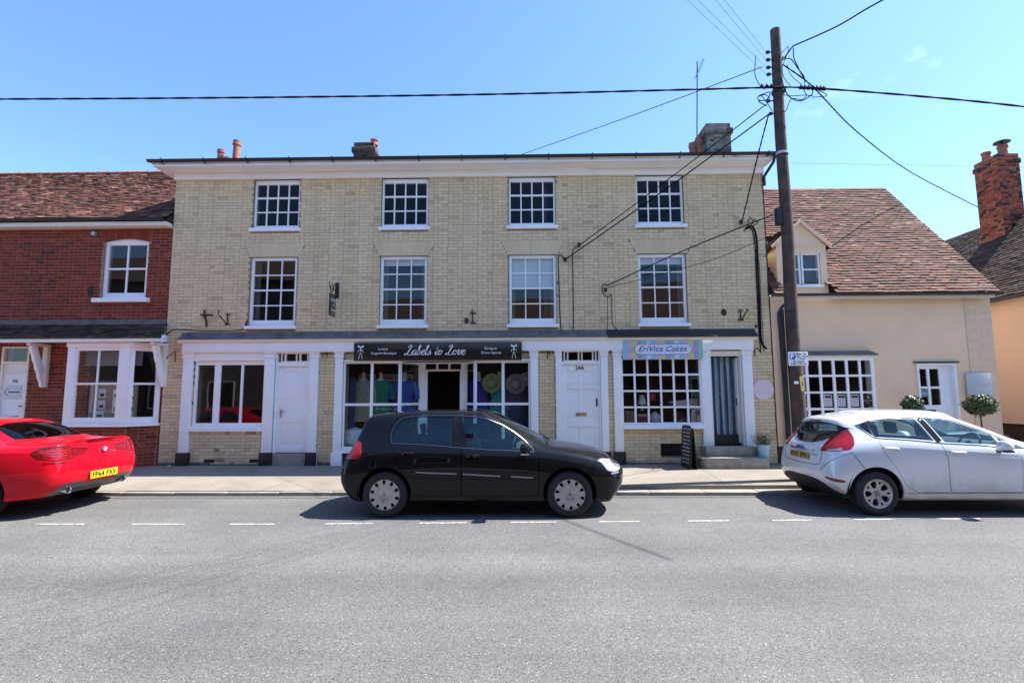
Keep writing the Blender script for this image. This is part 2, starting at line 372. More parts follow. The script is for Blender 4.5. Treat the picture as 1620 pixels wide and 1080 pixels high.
def arch_items(cx, z0, zt, w_, n, spread=.16, proud=.0055, Yp=0., seed=3):
    """flat arch of tapering rubbed bricks over an opening"""
    out = []; r_ = random.Random(seed)
    for k in range(n):
        a0 = -w_/2+w_*k/n; a1 = -w_/2+w_*(k+1)/n; g = .0012
        s = 1+spread*2/w_*.5
        b0, b1 = a0*(1+spread/(w_/2)), a1*(1+spread/(w_/2)); p = proud+r_.uniform(-.001, .001)
        q = [(cx+a0+g, z0), (cx+a1-g, z0), (cx+b1-g, zt), (cx+b0+g, zt)]
        vs = [(x, Yp-p, z) for x, z in q]+[(x, Yp-p+.014, z) for x, z in q]
        out.append((vs, [(0, 1, 2, 3), (4, 5, 1, 0), (1, 5, 6, 2), (2, 6, 7, 3), (3, 7, 4, 0)], r_.uniform(.45, .8)))
    return out
def in_arch(x, z, cx, z0, zt, w_, spread=.16):
    t = (z-z0)/(zt-z0); return z0 < z < zt and abs(x-cx) < (w_/2)*(1+spread/(w_/2)*t)

def frame_rect(b, x0, x1, z0, z1, t, y0, y1, tb=None, tt=None):
    tb = t if tb is None else tb; tt = t if tt is None else tt
    b.box(x0, x0+t, y0, y1, z0, z1); b.box(x1-t, x1, y0, y1, z0, z1); b.box(x0+t, x1-t, y0, y1, z0, z0+tb); b.box(x0+t, x1-t, y0, y1, z1-tt, z1)

def sash(root, x0, x1, z0, z1, cols, rows, Y=.07, t=.05, bar=.022, gm=None, name='window', sill=None, meet=True, fm=None, rowz=None, curtain=None, tt=None, tb=.085, nopart=False):
    """window > frame, glazing bars, panes, sill. panes set in the frame one by one"""
    fm = fm or PAINT; gm = gm or WG
    b = MB(); frame_rect(b, x0, x1, z0, z1, t, Y, Y+.07, tb=tb, tt=tt)
    w_ = b.build(name, fm, root, bevel=.004)
    gx0, gx1, gz0, gz1 = x0+t, x1-t, z0+tb, z1-(tt or t)
    W_ = (gx1-gx0-bar*(cols-1))/cols; Hh = (gz1-gz0-bar*(rows-1))/rows
    for c in range(1, cols):
        b = MB(); x = gx0+c*W_+(c-1)*bar; b.box(x, x+bar, Y+.012, Y+.045, gz0, gz1); b.build('glazing_bar', fm, w_)
    for r_ in range(1, rows):
        z = gz0+r_*Hh+(r_-1)*bar; m_ = meet and rows >= 3 and r_ == (rows//2 if rows % 2 == 0 else rows-1)
        b = MB()
        for c in range(cols):
            x = gx0+c*(W_+bar); b.box(x-.0, x+W_, Y+.014-(.012 if m_ else 0), Y+.043, z-(.006 if m_ else 0), z+bar+(.006 if m_ else 0))
        b.build('meeting_rail' if m_ else 'glazing_bar', fm, w_)
    for c in range(cols):
        for r_ in range(rows):
            x = gx0+c*(W_+bar); z = gz0+r_*(Hh+bar); q = rnd.uniform(-.0012, .0012); q2 = rnd.uniform(-.0012, .0012)
            b = MB(); b.add([(x-.003, Y+.030+q, z-.003), (x+W_+.003, Y+.030-q, z-.003), (x+W_+.003, Y+.030-q+q2, z+Hh+.003), (x-.003, Y+.030+q+q2, z+Hh+.003)], [(0, 1, 2, 3)])
            b.build('pane', gm, w_)
    if sill:
        b = MB(); b.prism([(sill[2], sill[0]), (sill[2]-.0, sill[1]-.012), (.10, sill[1]), (.10, sill[0])], x0-sill[3], x1+sill[3], 'x'); b.build('sill', SILLPAINT, w_, bevel=.005)
    if curtain:
        b = MB(); b.box(gx0, gx1, Y+.10, Y+.105, curtain[0], curtain[1]); b.build('blind', BLIND, w_)
    return w_
def grid_window(root, xs, zs, Y, t_out, gm, fm=None, name='window', depth=.06, bar_y=.0, sillz=None, holes=()):
    """window whose pane edges are given explicitly: xs, zs lists of (a,b)"""
    fm = fm or PAINT; x0, x1 = xs[0][0]-t_out[0], xs[-1][1]+t_out[1]; z0, z1 = min(z[0] for z in zs)-t_out[2], max(z[1] for z in zs)+t_out[3]
    b = MB(); b.box(x0, xs[0][0], Y, Y+depth, z0, z1); b.box(xs[-1][1], x1, Y, Y+depth, z0, z1); b.box(xs[0][0], xs[-1][1], Y, Y+depth, z0, zs[0][0]); b.box(xs[0][0], xs[-1][1], Y, Y+depth, zs[-1][1], z1)
    w_ = b.build(name, fm, root, bevel=.004)
    for (a, c) in zip(xs[:-1], xs[1:]):
        b = MB(); b.box(a[1], c[0], Y+.006, Y+depth-.006, zs[0][0], zs[-1][1]); b.build('glazing_bar', fm, w_, bevel=.003)
    for (a, c) in zip(zs[:-1], zs[1:]):
        b = MB()
        for x in xs: b.box(x[0], x[1], Y+.008, Y+depth-.008, a[1], c[0])
        b.build('glazing_bar', fm, w_)
    for x in xs:
        for z in zs:
            q = rnd.uniform(-.0012, .0012); q2 = rnd.uniform(-.0012, .0012)
            b = MB(); b.add([(x[0]-.003, Y+depth*.55+q, z[0]-.003), (x[1]+.003, Y+depth*.55-q, z[0]-.003), (x[1]+.003, Y+depth*.55-q+q2, z[1]+.003), (x[0]-.003, Y+depth*.55+q+q2, z[1]+.003)], [(0, 1, 2, 3)])
            b.build('pane', gm, w_)
    return w_

def tiles(F, u0, u1, n, gauge, wid=.165, thick=.014, tone=None, seed=5, left=None, right=None, lift=.035, skip=None):
    """plain tiles in lapped courses. F(u, s, d): s up the slope, d off the slope"""
    r_ = random.Random(seed); items = []
    for k in range(n):
        s0 = k*gauge; u = u0-(wid/2 if k % 2 else 0)-r_.uniform(0, .01); wav = .006*math.sin(k*.7)
        L0 = left(s0) if left else u0; R0 = right(s0) if right else u1
        while u < u1:
            a, b = max(u, L0), min(u+wid-.004, R0)
            if b-a > .03 and not (skip and skip((a+b)/2, s0)):
                t = tone(a, s0, r_) if tone else r_.random(); d = lift+r_.uniform(-.004, .006); sk = r_.uniform(-.004, .004); ds = r_.uniform(-.006, .006); dd = .005*math.sin(a*2.1+k*.25)+.004*math.sin(a*.9)
                lo = d+dd; hi = lo-.026; e = s0+gauge+.03; c_ = r_.uniform(-.003, .004)
                vs = [F(a, s0+ds+sk, lo), F(b, s0+ds-sk, lo+c_), F(b, e, hi), F(a, e, hi), F(a, s0+ds+sk, lo-thick), F(b, s0+ds-sk, lo-thick+c_), F(b, e, hi-thick), F(a, e, hi-thick)]
                items.append((vs, [(0, 1, 2, 3), (4, 5, 1, 0), (1, 5, 6, 2), (3, 7, 4, 0)], t))
            u += wid
    return items

# ================================================================== GROUND
def asphalt():
    m = bpy.data.materials.new('asphalt'); m.use_nodes = True; N = m.node_tree.nodes; L = m.node_tree.links; b = N['Principled BSDF']
    tcn = N.new('ShaderNodeTexCoord')
    def noise(s, d=4, r=.6):
        n_ = N.new('ShaderNodeTexNoise'); n_.inputs['Scale'].default_value = s; n_.inputs['Detail'].default_value = d; n_.inputs['Roughness'].default_value = r; L.new(tcn.outputs['Object'], n_.inputs['Vector']); return n_
    def ramp(src, stops):
        r_ = N.new('ShaderNodeValToRGB'); e = r_.color_ramp.elements
        while len(e) < len(stops): e.new(.5)
        for k, (p, c) in enumerate(stops): e[k].position = p; e[k].color = (*c, 1)
        L.new(src, r_.inputs[0]); return r_
    v = N.new('ShaderNodeTexVoronoi'); v.inputs['Scale'].default_value = 115; L.new(tcn.outputs['Object'], v.inputs['Vector'])
    sep = N.new('ShaderNodeSeparateColor'); L.new(v.outputs['Color'], sep.inputs[0])
    st = ramp(sep.outputs[0], [(0, (.065, .064, .064)), (.2, (.130, .129, .127)), (.7, (.158, .156, .152)), (.92, (.19, .186, .178)), (.98, (.24, .225, .20)), (1, (.40, .38, .35))])
    dk = ramp(v.outputs['Distance'], [(.0, (1, 1, 1)), (.45, (.9, .9, .9)), (.75, (.72, .72, .73))])
    mu = N.new('ShaderNodeMixRGB'); mu.blend_type = 'MULTIPLY'; mu.inputs[0].default_value = 1; L.new(st.outputs[0], mu.inputs[1]); L.new(dk.outputs[0], mu.inputs[2])
    big = ramp(noise(.55, 6).outputs[0], [(.3, (.80, .805, .82)), (.7, (1.12, 1.11, 1.09))])
    m2 = N.new('ShaderNodeMixRGB'); m2.blend_type = 'MULTIPLY'; m2.inputs[0].default_value = 1; L.new(mu.outputs[0], m2.inputs[1]); L.new(big.outputs[0], m2.inputs[2])
    # worn wheel tracks: long streaks along the street
    mp_ = N.new('ShaderNodeMapping'); mp_.inputs['Scale'].default_value = (.05, 1.1, 1); L.new(tcn.outputs['Object'], mp_.inputs[0])
    n5 = N.new('ShaderNodeTexNoise'); n5.inputs['Scale'].default_value = 1.0; n5.inputs['Detail'].default_value = 4; L.new(mp_.outputs[0], n5.inputs['Vector'])
    tr = ramp(n5.outputs[0], [(.35, (.86, .86, .87)), (.65, (1.1, 1.1, 1.1))])
    m3 = N.new('ShaderNodeMixRGB'); m3.blend_type = 'MULTIPLY'; m3.inputs[0].default_value = 1; L.new(m2.outputs[0], m3.inputs[1]); L.new(tr.outputs[0], m3.inputs[2])
    # oil spots and patches
    sp = ramp(noise(1.7, 9, .7).outputs[0], [(.66, (0, 0, 0)), (.8, (.55, .55, .55))])
    m4 = N.new('ShaderNodeMixRGB'); L.new(sp.outputs[0], m4.inputs[0]); L.new(m3.outputs[0], m4.inputs[1]); m4.inputs[2].default_value = (.07, .07, .072, 1)
    L.new(m4.outputs[0], b.inputs['Base Color']); b.inputs['Roughness'].default_value = .78; b.inputs['Specular IOR Level'].default_value = .35
    bu = N.new('ShaderNodeBump'); bu.inputs['Strength'].default_value = .55; bu.inputs['Distance'].default_value = .004; bu.invert = True
    L.new(v.outputs['Distance'], bu.inputs['Height']); L.new(bu.outputs[0], b.inputs['Normal'])
    return m
ASPHALT = asphalt()
def gravel_tar(name, stops, scale=110):
    m = tonemat(name, [(0, (.3,.3,.3)), (1, (.3,.3,.3))]); m.node_tree.nodes.clear(); N = m.node_tree.nodes; L = m.node_tree.links
    o = N.new('ShaderNodeOutputMaterial'); b = N.new('ShaderNodeBsdfPrincipled'); L.new(b.outputs[0], o.inputs[0]); tcn = N.new('ShaderNodeTexCoord')
    v = N.new('ShaderNodeTexVoronoi'); v.inputs['Scale'].default_value = scale; L.new(tcn.outputs['Object'], v.inputs['Vector']); sep = N.new('ShaderNodeSeparateColor'); L.new(v.outputs['Color'], sep.inputs[0])
    r_ = N.new('ShaderNodeValToRGB'); e = r_.color_ramp.elements
    while len(e) < len(stops): e.new(.5)
    for k, (p, c) in enumerate(stops): e[k].position = p; e[k].color = (*c, 1)
    L.new(sep.outputs[0], r_.inputs[0])
    n_ = N.new('ShaderNodeTexNoise'); n_.inputs['Scale'].default_value = 1.3; n_.inputs['Detail'].default_value = 8; L.new(tcn.outputs['Object'], n_.inputs['Vector'])
    mr = N.new('ShaderNodeMapRange'); mr.inputs[1].default_value = .3; mr.inputs[2].default_value = .7; mr.inputs[3].default_value = .82; mr.inputs[4].default_value = 1.12; L.new(n_.outputs[0], mr.inputs[0])
    sc_ = N.new('ShaderNodeVectorMath'); sc_.operation = 'SCALE'; L.new(r_.outputs[0], sc_.inputs[0]); L.new(mr.outputs[0], sc_.inputs['Scale']); L.new(sc_.outputs[0], b.inputs['Base Color'])
    b.inputs['Roughness'].default_value = .9; bu = N.new('ShaderNodeBump'); bu.inputs['Strength'].default_value = .4; bu.inputs['Distance'].default_value = .004; bu.invert = True; L.new(v.outputs['Distance'], bu.inputs['Height']); L.new(bu.outputs[0], b.inputs['Normal'])
    return m
PAVE = gravel_tar('chip_pavement', [(0, (.13, .11, .09)), (.2, (.195, .168, .137)), (.6, (.235, .204, .168)), (.9, (.28, .245, .205)), (1, (.37, .33, .285))], 150)
KERB = mat('kerb_concrete', (.27, .25, .21), .9, var=.2, vscale=5, wear=((.12, .11, .10), 7, .6), bump=.4, bscale=50)
LINE = mat('road_paint', (.42, .42, .40), .7, var=.1, vscale=20, wear=((.19, .19, .19), 20, .46), bump=.2)
tag(MB().add([(-400, -400, -.03), (400, -400, -.03), (400, 400, -.03), (-400, 400, -.03)], [(0, 1, 2, 3)]).build('ground', mat('earth', (.10, .10, .07), .95, var=.3, vscale=.3)), kind='structure')
tag(MB().add([(-200, -10.4, 0), (200, -10.4, 0), (200, -2.62, 0), (-200, -2.62, 0)], [(0, 1, 2, 3)]).build('road', ASPHALT), kind='structure')
def pave_z(y, x): return .17+(y)*(.095/2.5)
b = MB(); KX = 1.80
b.add([(-200, -2.52, .068), (.9, -2.52, .068), (.9, .4, .183), (-200, .4, .183)], [(0, 1, 2, 3)]); b.add([(.9, -2.52, .068), (KX, -2.36, .125), (KX, .4, .183), (.9, .4, .183)], [(0, 1, 2, 3)]); b.add([(.9, -2.52, .0), (KX, -2.36, .0), (KX, -2.36, .125), (.9, -2.52, .068)], [(0, 1, 2, 3)])
b.add([(KX, -2.36, .125), (200, -2.36, .125), (200, .4, .183), (KX, .4, .183)], [(0, 1, 2, 3)]); b.add([(KX, -2.36, .125), (KX, -2.36, .0), (200, -2.36, .0), (200, -2.36, .125)], [(0, 1, 2, 3)])
PV = tag(b.build('pavement', PAVE), kind='structure')
kb = tag(MB().box(-200, 200, -2.60, -2.372, -.02, .03).build('kerb', KERB), kind='structure')
x = -16.0
while x < 16:
    ln = .91; r1 = rnd.uniform(-.004, .004); m = MB(); m.box(x, x+ln-.01, -2.635+r1, -2.523 if x+ln < .9 else -2.362, -.01, .060+r1, tone=.5); m.build('kerb_stone', KERB, kb, bevel=.008); x += ln
tag(MB().box(-200, 200, -10.52, -10.4, -.02, .09).build('far_kerb', KERB), kind='structure')
tag(MB().add([(-200, -12.75, .12), (200, -12.75, .12), (200, -10.52, .10), (-200, -10.52, .10)], [(0, 1, 2, 3)]).build('near_pavement', PAVE), kind='structure')
# expansion joints and cracks of the pavement: thin recessed strips of filler
JO = mat('joint_tar', (.07, .06, .05), .9)
mk = MB()
for (pa, pb) in [((392, 779), (470, 757)), ((440, 756), (520, 779)), ((1101, 742), (1147, 765)), ((640, 779), (690, 757)), ((1003, 752), (1070, 744))]:
    A, B = onZ(*pa, .09), onZ(*pb, .12); A = Vector((A[0], A[1], .17+A[1]*.0394+.003)); B = Vector((B[0], B[1], .17+B[1]*.0394+.003))
    if A.x > KX: A.z = .125+(A.y+2.36)*.021+.003; B.z = .125+(B.y+2.36)*.021+.003
    t = (B-A).normalized().cross(Vector((0, 0, 1)))*.003; mk.add([A+t, A-t, B-t, B+t], [(0, 1, 2, 3)])
o = mk.build('crack', JO, PV); o['kind'] = 'stuff'
# broken white parking line: every dash its own piece of paint
lines = empty('parking_bay_line', (0, -4.4, 0)); tag(lines, kind='structure')
DA = [(-9.2,-8.55),(-7.85,-7.2),(-6.558,-5.906),(-5.256,-4.543),(-3.92,-3.32),(-2.631,-2.006),(-1.373,-.748),(-.152,.463),(1.042,1.585),(2.24,2.808),(3.391,3.925),(4.517,5.047),(5.696,6.25),(6.85,7.4),(8.0,8.55)]
for a, c in DA:
    y0 = -4.56+max(0, (a+3))*.032; y1 = -4.56+max(0, (c+3))*.032
    n_ = 10; up = [(a+(c-a)*k/n_, y0+(y1-y0)*k/n_+.026+rnd.uniform(-.006, .006)) for k in range(n_+1)]; dn = [(a+(c-a)*k/n_, y0+(y1-y0)*k/n_-.026+rnd.uniform(-.006, .006)) for k in range(n_+1)]
    m = MB(); m.prism(up+dn[::-1], .0, .004, 'z'); m.build('dash', LINE, lines)

# ================================================================== YELLOW BRICK SHOP HOUSE
YB = empty('shop_building', (-1.25, 0, .17), 'three storey pale yellow brick terrace with white shopfronts and eight upper sash windows', 'building')
XL, XR, ZB, ZT = -8.16, 5.635, .15, 6.80
WX = [-6.29, -3.255, -.27, 2.70]; WW = 1.10
OPS = [(x, x+WW, 5.53, 6.80) for x in WX]+[(x, x+WW, 3.225, 4.925) for x in WX]
SH = [(-7.44, -5.81, 1.03, 2.50), (-5.58, -4.78, .17, 2.70), (-4.0, .20, .17, 2.47), (.89, 1.78, .17, 2.70), (2.27, 4.04, 1.05, 2.52), (4.225, 4.935, .17, 2.65), (3.08, 3.84, .335, .62)]
OPS += SH
wall_mesh('wall', XL, XR, ZB, ZT, OPS, YMORTAR, YB)
arches = [(x+WW/2, 4.925, 5.2625, WW+.04) for x in WX]
def ytone(u, z, r_):
    t = r_.gauss(.55, .11)
    if r_.random() < .04: t = r_.choice([.12, .95, .2])
    if z < .9: t -= .22*r_.random()
    if z < .30: t -= .2
    return min(1, max(0, t))
hid = [(x, x+WW, 5.53, 6.80) for x in WX]+[(x-.0, x+WW, 3.225, 4.925) for x in WX]+SH+[(-7.69, 5.10, 2.69, 3.14)]
hid += [(a_, c_, .1, 2.69) for a_, c_ in [(-7.665, -7.49), (-5.79, -5.60), (-4.76, -4.61), (-4.19, -4.0), (.22, .36), (.79, .88), (1.79, 1.925), (2.085, 2.255), (4.03, 4.21), (4.95, 5.135)]]
its = bricks(plane_y(0), XL, XR, ZB+.02, ZT, hid, tone=ytone, seed=4, arches=arches)
hiddenY = lambda c: (-2.7 < c[0] < 1.4 and c[2] < 1.5) or abs(c[0]+1.9) > 1.9+1e-9 and False
pieces('brick', its, YBRICK, YB, 300, near_key(lambda c: c[2] < 1.4 and -2.8 < c[0] < 1.6), 'brickwork')
ai = []
for i, a in enumerate(arches): ai += arch_items(a[0], a[1], a[2], a[3], 18, seed=20+i)
pieces('arch_brick', ai, tonemat('arch_brick', [(0, (.63, .495, .31)), (1, (.72, .57, .37))], noise=.12, nscale=30, streak=.12), YB, 300)
# side and back walls, floors and a low hipped slate roof
b = MB(); b.box(XL, XL+.25, .285, 6.2, ZB, ZT); b.build('side_wall', YMORTAR, YB)
b = MB(); b.box(XR-.25, XR, .285, 6.2, ZB, ZT); b.build('side_wall', YMORTAR, YB)
pieces('brick', bricks(plane_dir((XL, 0, 0), (0, 1), (-1, 0)), .0, 1.2, 5.6, ZT, tone=ytone, seed=8)+bricks(plane_dir((XR, 0, 0), (0, 1), (1, 0)), .0, 1.2, 3.9, ZT, tone=ytone, seed=9), YBRICK, YB, 0, None, 'side_brickwork')
b = MB(); b.box(XL, XR, 6.2, 6.45, ZB, ZT); b.build('back_wall', YMORTAR, YB)
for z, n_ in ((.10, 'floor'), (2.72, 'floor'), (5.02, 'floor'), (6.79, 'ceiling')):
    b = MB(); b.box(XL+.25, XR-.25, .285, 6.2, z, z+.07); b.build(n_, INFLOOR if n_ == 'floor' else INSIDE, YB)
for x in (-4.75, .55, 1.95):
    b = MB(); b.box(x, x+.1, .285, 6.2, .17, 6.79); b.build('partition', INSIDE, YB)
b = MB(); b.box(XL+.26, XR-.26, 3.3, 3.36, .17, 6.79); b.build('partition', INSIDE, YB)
eL, eR, eF, eB = XL-.27, XR+.10, -.46, 6.8
SLATE = mat('slate', (.06, .062, .07), .6, var=.3, vscale=4)
r0, r1, ry, rz = XL+3.0, XR-3.0, 3.15, 8.30
b = MB(); b.add([(eL, eF, 7.05), (eR, eF, 7.05), (eR, eB, 7.05), (eL, eB, 7.05), (r0, ry, rz), (r1, ry, rz)], [(0, 1, 5, 4), (1, 2, 5), (2, 3, 4, 5), (3, 0, 4), (3, 2, 1, 0)])
YR = b.build('roof', SLATE, YB)
# eaves: bed board, soffit, fascia, gutter
b = MB(); b.box(XL-.03, XR+.03, -.055, .02, 6.802, 6.955); b.box(XL-.028, XL+.0, .02, 3, 6.802, 6.955); b.build('frieze_board', PAINT, YB, bevel=.006)
b = MB(); b.box(eL+.05, eR-.02, -.42, .0, 6.957, 6.985); b.box(eL+.05, XL, 0, 3, 6.957, 6.985); b.build('soffit', PAINT, YB)
b = MB(); b.box(eL+.02, eR, -.445, -.422, 6.945, 7.045); b.box(eL+.02, eL+.048, -.42, 3, 6.945, 7.045); b.build('fascia', PAINT, YB, bevel=.004)
def half_gutter(b, p, q, r=.055, ax='x'):
    pr = [(math.cos(R(a))*r, math.sin(R(a))*r) for a in range(180, 361, 20)]; pr2 = [(x_*.88, z_*.88) for x_, z_ in pr[::-1]]
    poly = pr+pr2
    if ax == 'x': b.prism([(p[1]+y_, p[2]+z_) for y_, z_ in poly], p[0], q[0], 'x')
    else: b.prism([(p[0]+y_, p[2]+z_) for y_, z_ in poly], p[1], q[1], 'y')
b = MB(); half_gutter(b, (eL-.07, -.51, 7.07), (eR+.03, 0, 0)); half_gutter(b, (eL-.01, -.45, 7.07), (0, 3.0, 0), ax='y'); g = b.build('gutter', GUTTER, YB, smooth=40)
for k in range(15):
    x = eL+.25+k*.98; b = MB(); b.prism([(-.575, 7.09), (-.575, 7.0), (-.51, 6.985), (-.447, 6.99), (-.447, 7.0), (-.50, 7.0), (-.56, 7.02), (-.56, 7.09)], x, x+.022, 'x'); b.build('gutter_bracket', GUTTER, g)
b = MB(); b.tube([(eR-.02, -.50, 7.02), (eR-.02, -.42, 6.9), (XR+.035, -.04, 6.72), (XR+.035, -.035, 6.5)], .034, 8); b.build('downpipe_offset', GUTTER, g, smooth=50)

# windows of the upper floors
for i, x in enumerate(WX):
    w_ = sash(YB, x+.004, x+WW-.004, 5.62, 6.797, 4, 3, Y=.055, t=.045, bar=.028, gm=WG_TOP, sill=(5.53, 5.615, -.065, .055), tb=.07, tt=.105)
    w_ = sash(YB, x+.004, x+WW-.004, 3.315, 4.92, 3, 4, Y=.05, t=.062, bar=.024, gm=WG, sill=(3.225, 3.312, -.07, .05), tb=.125, tt=.07, curtain={0: (3.3, 4.0) if False else None, 1: (4.72, 4.92), 2: (4.16, 4.92), 3: (4.70, 4.92)}.get(i))
# rooms: pale shutters and curtains behind the first-floor glass
for i, x in enumerate(WX):
    for s in (0, 1):
        b = MB(); xx = x+.03 if s == 0 else x+WW-.15
        for q in range(4): b.box(xx+q*.03, xx+q*.03+.018, .20+.02*(q % 2), .235+.02*(q % 2), 3.3, 4.9)
        b.build('curtain', mat('curtain_cloth', (.16, .15, .15), .9), YB)

# ---- shopfront joinery
def pil(x0, x1, black=True):
    p = MB(); p.box(x0, x1, -.075, -.002, .45, 2.56); po = p.build('pilaster', PAINT, YB, bevel=.006)
    p = MB(); p.box(x0-.02, x1+.02, -.095, -.002, 2.56, 2.60); p.box(x0-.012, x1+.012, -.085, -.002, 2.60, 2.66); p.box(x0-.03, x1+.03, -.11, -.002, 2.66, 2.688); p.build('capital', PAINT, po, bevel=.004)
    p = MB(); p.box(x0-.03, x1+.03, -.105, -.002, .16, .448); p.build('plinth', BLACKPAINT if black else PAINT, po, bevel=.008)
for a, c, bl in [(-7.685, -7.47, 1), (-5.81, -5.595, 1), (-4.775, -4.59, 1), (-4.205, -4.03, 0), (.205, .375, 0), (.775, .885, 1), (1.785, 1.94, 1), (2.07, 2.262, 1), (4.015, 4.215, 1), (4.94, 5.15, 1)]: pil(a, c, bl)
b = MB(); b.box(-7.70, 5.18, -.12, -.002, 2.69, 2.905); b.build('entablature', PAINT, YB, bevel=.005)
b = MB(); b.box(-7.70, -3.80, -.128, -.121, 2.735, 2.75); b.box(.05, 2.28, -.128, -.121, 2.735, 2.75); b.box(4.12, 5.12, -.128, -.121, 2.735, 2.75); b.build('moulding', PAINT, YB)
b = MB(); b.prism([(-.135, 2.907), (-.165, 2.925), (-.185, 2.965), (-.185, 2.985), (0, 2.985), (0, 2.907)], -7.78, 5.25, 'x'); b.build('cornice', PAINT2, YB, bevel=.003)
n_ = 9
for k in range(n_):
    a = -7.80+k*(1.93+7.80)/n_; c = a+(1.93+7.80)/n_+.012; d = .001*(k % 2)
    b = MB(); b.prism([(-.205-d, 2.975), (-.205-d, 2.99), (-.03, 3.07), (-.012-d, 3.155), (-.001, 3.155), (-.001, 3.03), (-.18, 2.988), (-.195, 2.975)], a, c, 'x'); b.build('lead_flashing', LEAD, YB, bevel=.003)
b = MB(); b.prism([(-.225, 2.962), (-.225, 2.985), (-.045, 3.09), (-.02, 3.165), (-.001, 3.165), (-.001, 3.0), (-.19, 2.985), (-.205, 2.962)], 1.94, 5.27, 'x'); b.build('black_flashing', BITUMEN, YB, bevel=.003)
# left shop window
b = MB(); b.box(-7.47, -5.81, -.05, -.002, 2.502, 2.688); b.build('window_board', PAINT, YB, bevel=.004)
grid_window(YB, [(-7.385, -6.995), (-6.855, -6.385), (-6.335, -5.855)], [(1.10, 2.41)], .0, (.088, .045, .06, .085), WG, name='shop_window')
b = MB(); b.prism([(-.085, .915), (-.085, .99), (-.002, 1.04), (.06, 1.04), (.06, 1.028), (-.002, 1.028), (-.002, .915)], -7.50, -5.80, 'x'); b.build('sill', SILLPAINT, YB, bevel=.005)
# door of number 24
dr = MB(); frame_rect(dr, -5.58, -4.78, .43, 2.70, .04, -.02, .08, tb=.0, tt=.03); dr.box(-5.54, -4.82, -.01, .06, 2.37, 2.47); fr1 = dr.build('door_frame', PAINT, YB, bevel=.004)
def transom(xs, z0, z1, Y, par, fm=PAINT2):
    b = MB(); b.box(xs[0][0]-.03, xs[0][0], Y, Y+.04, z0-.02, z1+.02); b.box(xs[-1][1], xs[-1][1]+.03, Y, Y+.04, z0-.02, z1+.02); b.box(xs[0][0], xs[-1][1], Y, Y+.04, z0-.02, z0); b.box(xs[0][0], xs[-1][1], Y, Y+.04, z1, z1+.02)
    for a, c in zip(xs[:-1], xs[1:]): b.box(a[1], c[0], Y, Y+.04, z0, z1)
    t = b.build('transom_light', fm, par)
    for a, c in xs: MB().add([(a, Y+.02, z0), (c, Y+.02, z0), (c, Y+.02, z1), (a, Y+.02, z1)], [(0, 1, 2, 3)]).build('pane', WG, t)
transom([(-5.445, -5.395), (-5.355, -5.135), (-5.105, -5.055), (-5.015, -4.875)], 2.49, 2.655, -.005, YB)
d = MB(); d.box(-5.54, -4.82, .045, .085, .44, 2.365); d.box(-5.54, -5.44, .033, .046, .44, 2.365); d.box(-4.92, -4.82, .033, .046, .44, 2.365); d.box(-5.44, -4.92, .033, .046, 2.25, 2.365); d.box(-5.44, -4.92, .033, .046, .44, .58); d.box(-5.44, -4.92, .033, .046, 1.10, 1.28); d.box(-5.42, -4.94, .028, .0325, 1.19, 1.21)
DR1 = d.build('door', PAINT, YB, bevel=.004)
d = MB(); d.box(-5.465, -5.425, .018, .034, 1.22, 1.40); d.build('lock_plate', STEEL, DR1, bevel=.004); d = MB(); d.tube([(-5.445, .018, 1.34), (-5.445, -.02, 1.34), (-5.33, -.022, 1.335)], .010, 6); d.build('handle', STEEL, DR1, smooth=50)
d = MB(); d.box(-5.60, -4.76, -.04, .3, .15, .43); d.build('door_step', CONC, YB, bevel=.01)
# boutique front
BX = [(-3.985, -3.41), (-3.35, -2.775)]; BX2 = [(-1.0, -.44), (-.375, .165)]
for X_ in (BX, BX2): grid_window(YB, X_, [(.57, 1.475), (1.53, 2.425)], -.02, (.035, .03, .06, .045), WG, name='shop_window')
b = MB(); b.box(-4.03, -2.70, -.06, .08, .43, .508); b.box(-1.08, .205, -.06, .08, .43, .508); b.build('sill', SILLPAINT, YB, bevel=.006)
b = MB(); b.box(-4.0, -2.72, -.0, .05, .165, .43); b.box(-1.06, .18, -.0, .05, .165, .43); b.build('stall_riser', BLACKPAINT, YB)
def splay(xa, ya, xb, yb, name='shop_window'):
    """angled side light of the recessed lobby"""
    b = MB(); dx, dy = xb-xa, yb-ya; L_ = math.hypot(dx, dy); ux, uy = dx/L_, dy/L_; nx, ny = uy, -ux
    def bar(u0, u1, z0, z1, t=.02):
        q = [(xa+ux*u0+nx*t, ya+uy*u0+ny*t), (xa+ux*u1+nx*t, ya+uy*u1+ny*t), (xa+ux*u1-nx*t, ya+uy*u1-ny*t), (xa+ux*u0-nx*t, ya+uy*u0-ny*t)]
        b.prism(q, z0, z1, 'z')
    bar(0, .03, .51, 2.47); bar(L_-.03, L_, .51, 2.47); bar(.03, L_-.03, .51, .57); bar(.03, L_-.03, 1.475, 1.53); bar(.03, L_-.03, 2.425, 2.47)
    w_ = b.build(name, PAINT, YB)
    for z0, z1 in ((.57, 1.475), (1.53, 2.425)): MB().add([(xa+ux*.03, ya+uy*.03, z0), (xb-ux*.03, yb-uy*.03, z0), (xb-ux*.03, yb-uy*.03, z1), (xa+ux*.03, ya+uy*.03, z1)], [(0, 1, 2, 3)]).build('pane', WG, w_)
    b = MB(); b.prism([(xa, ya), (xb, yb), (xb+.03, yb+.03), (xa+.03, ya+.03)], .165, .51, 'z'); b.build('stall_riser', PAINT, YB)
splay(-2.735, .0, -2.42, .62); splay(-1.375, .62, -1.045, .0)
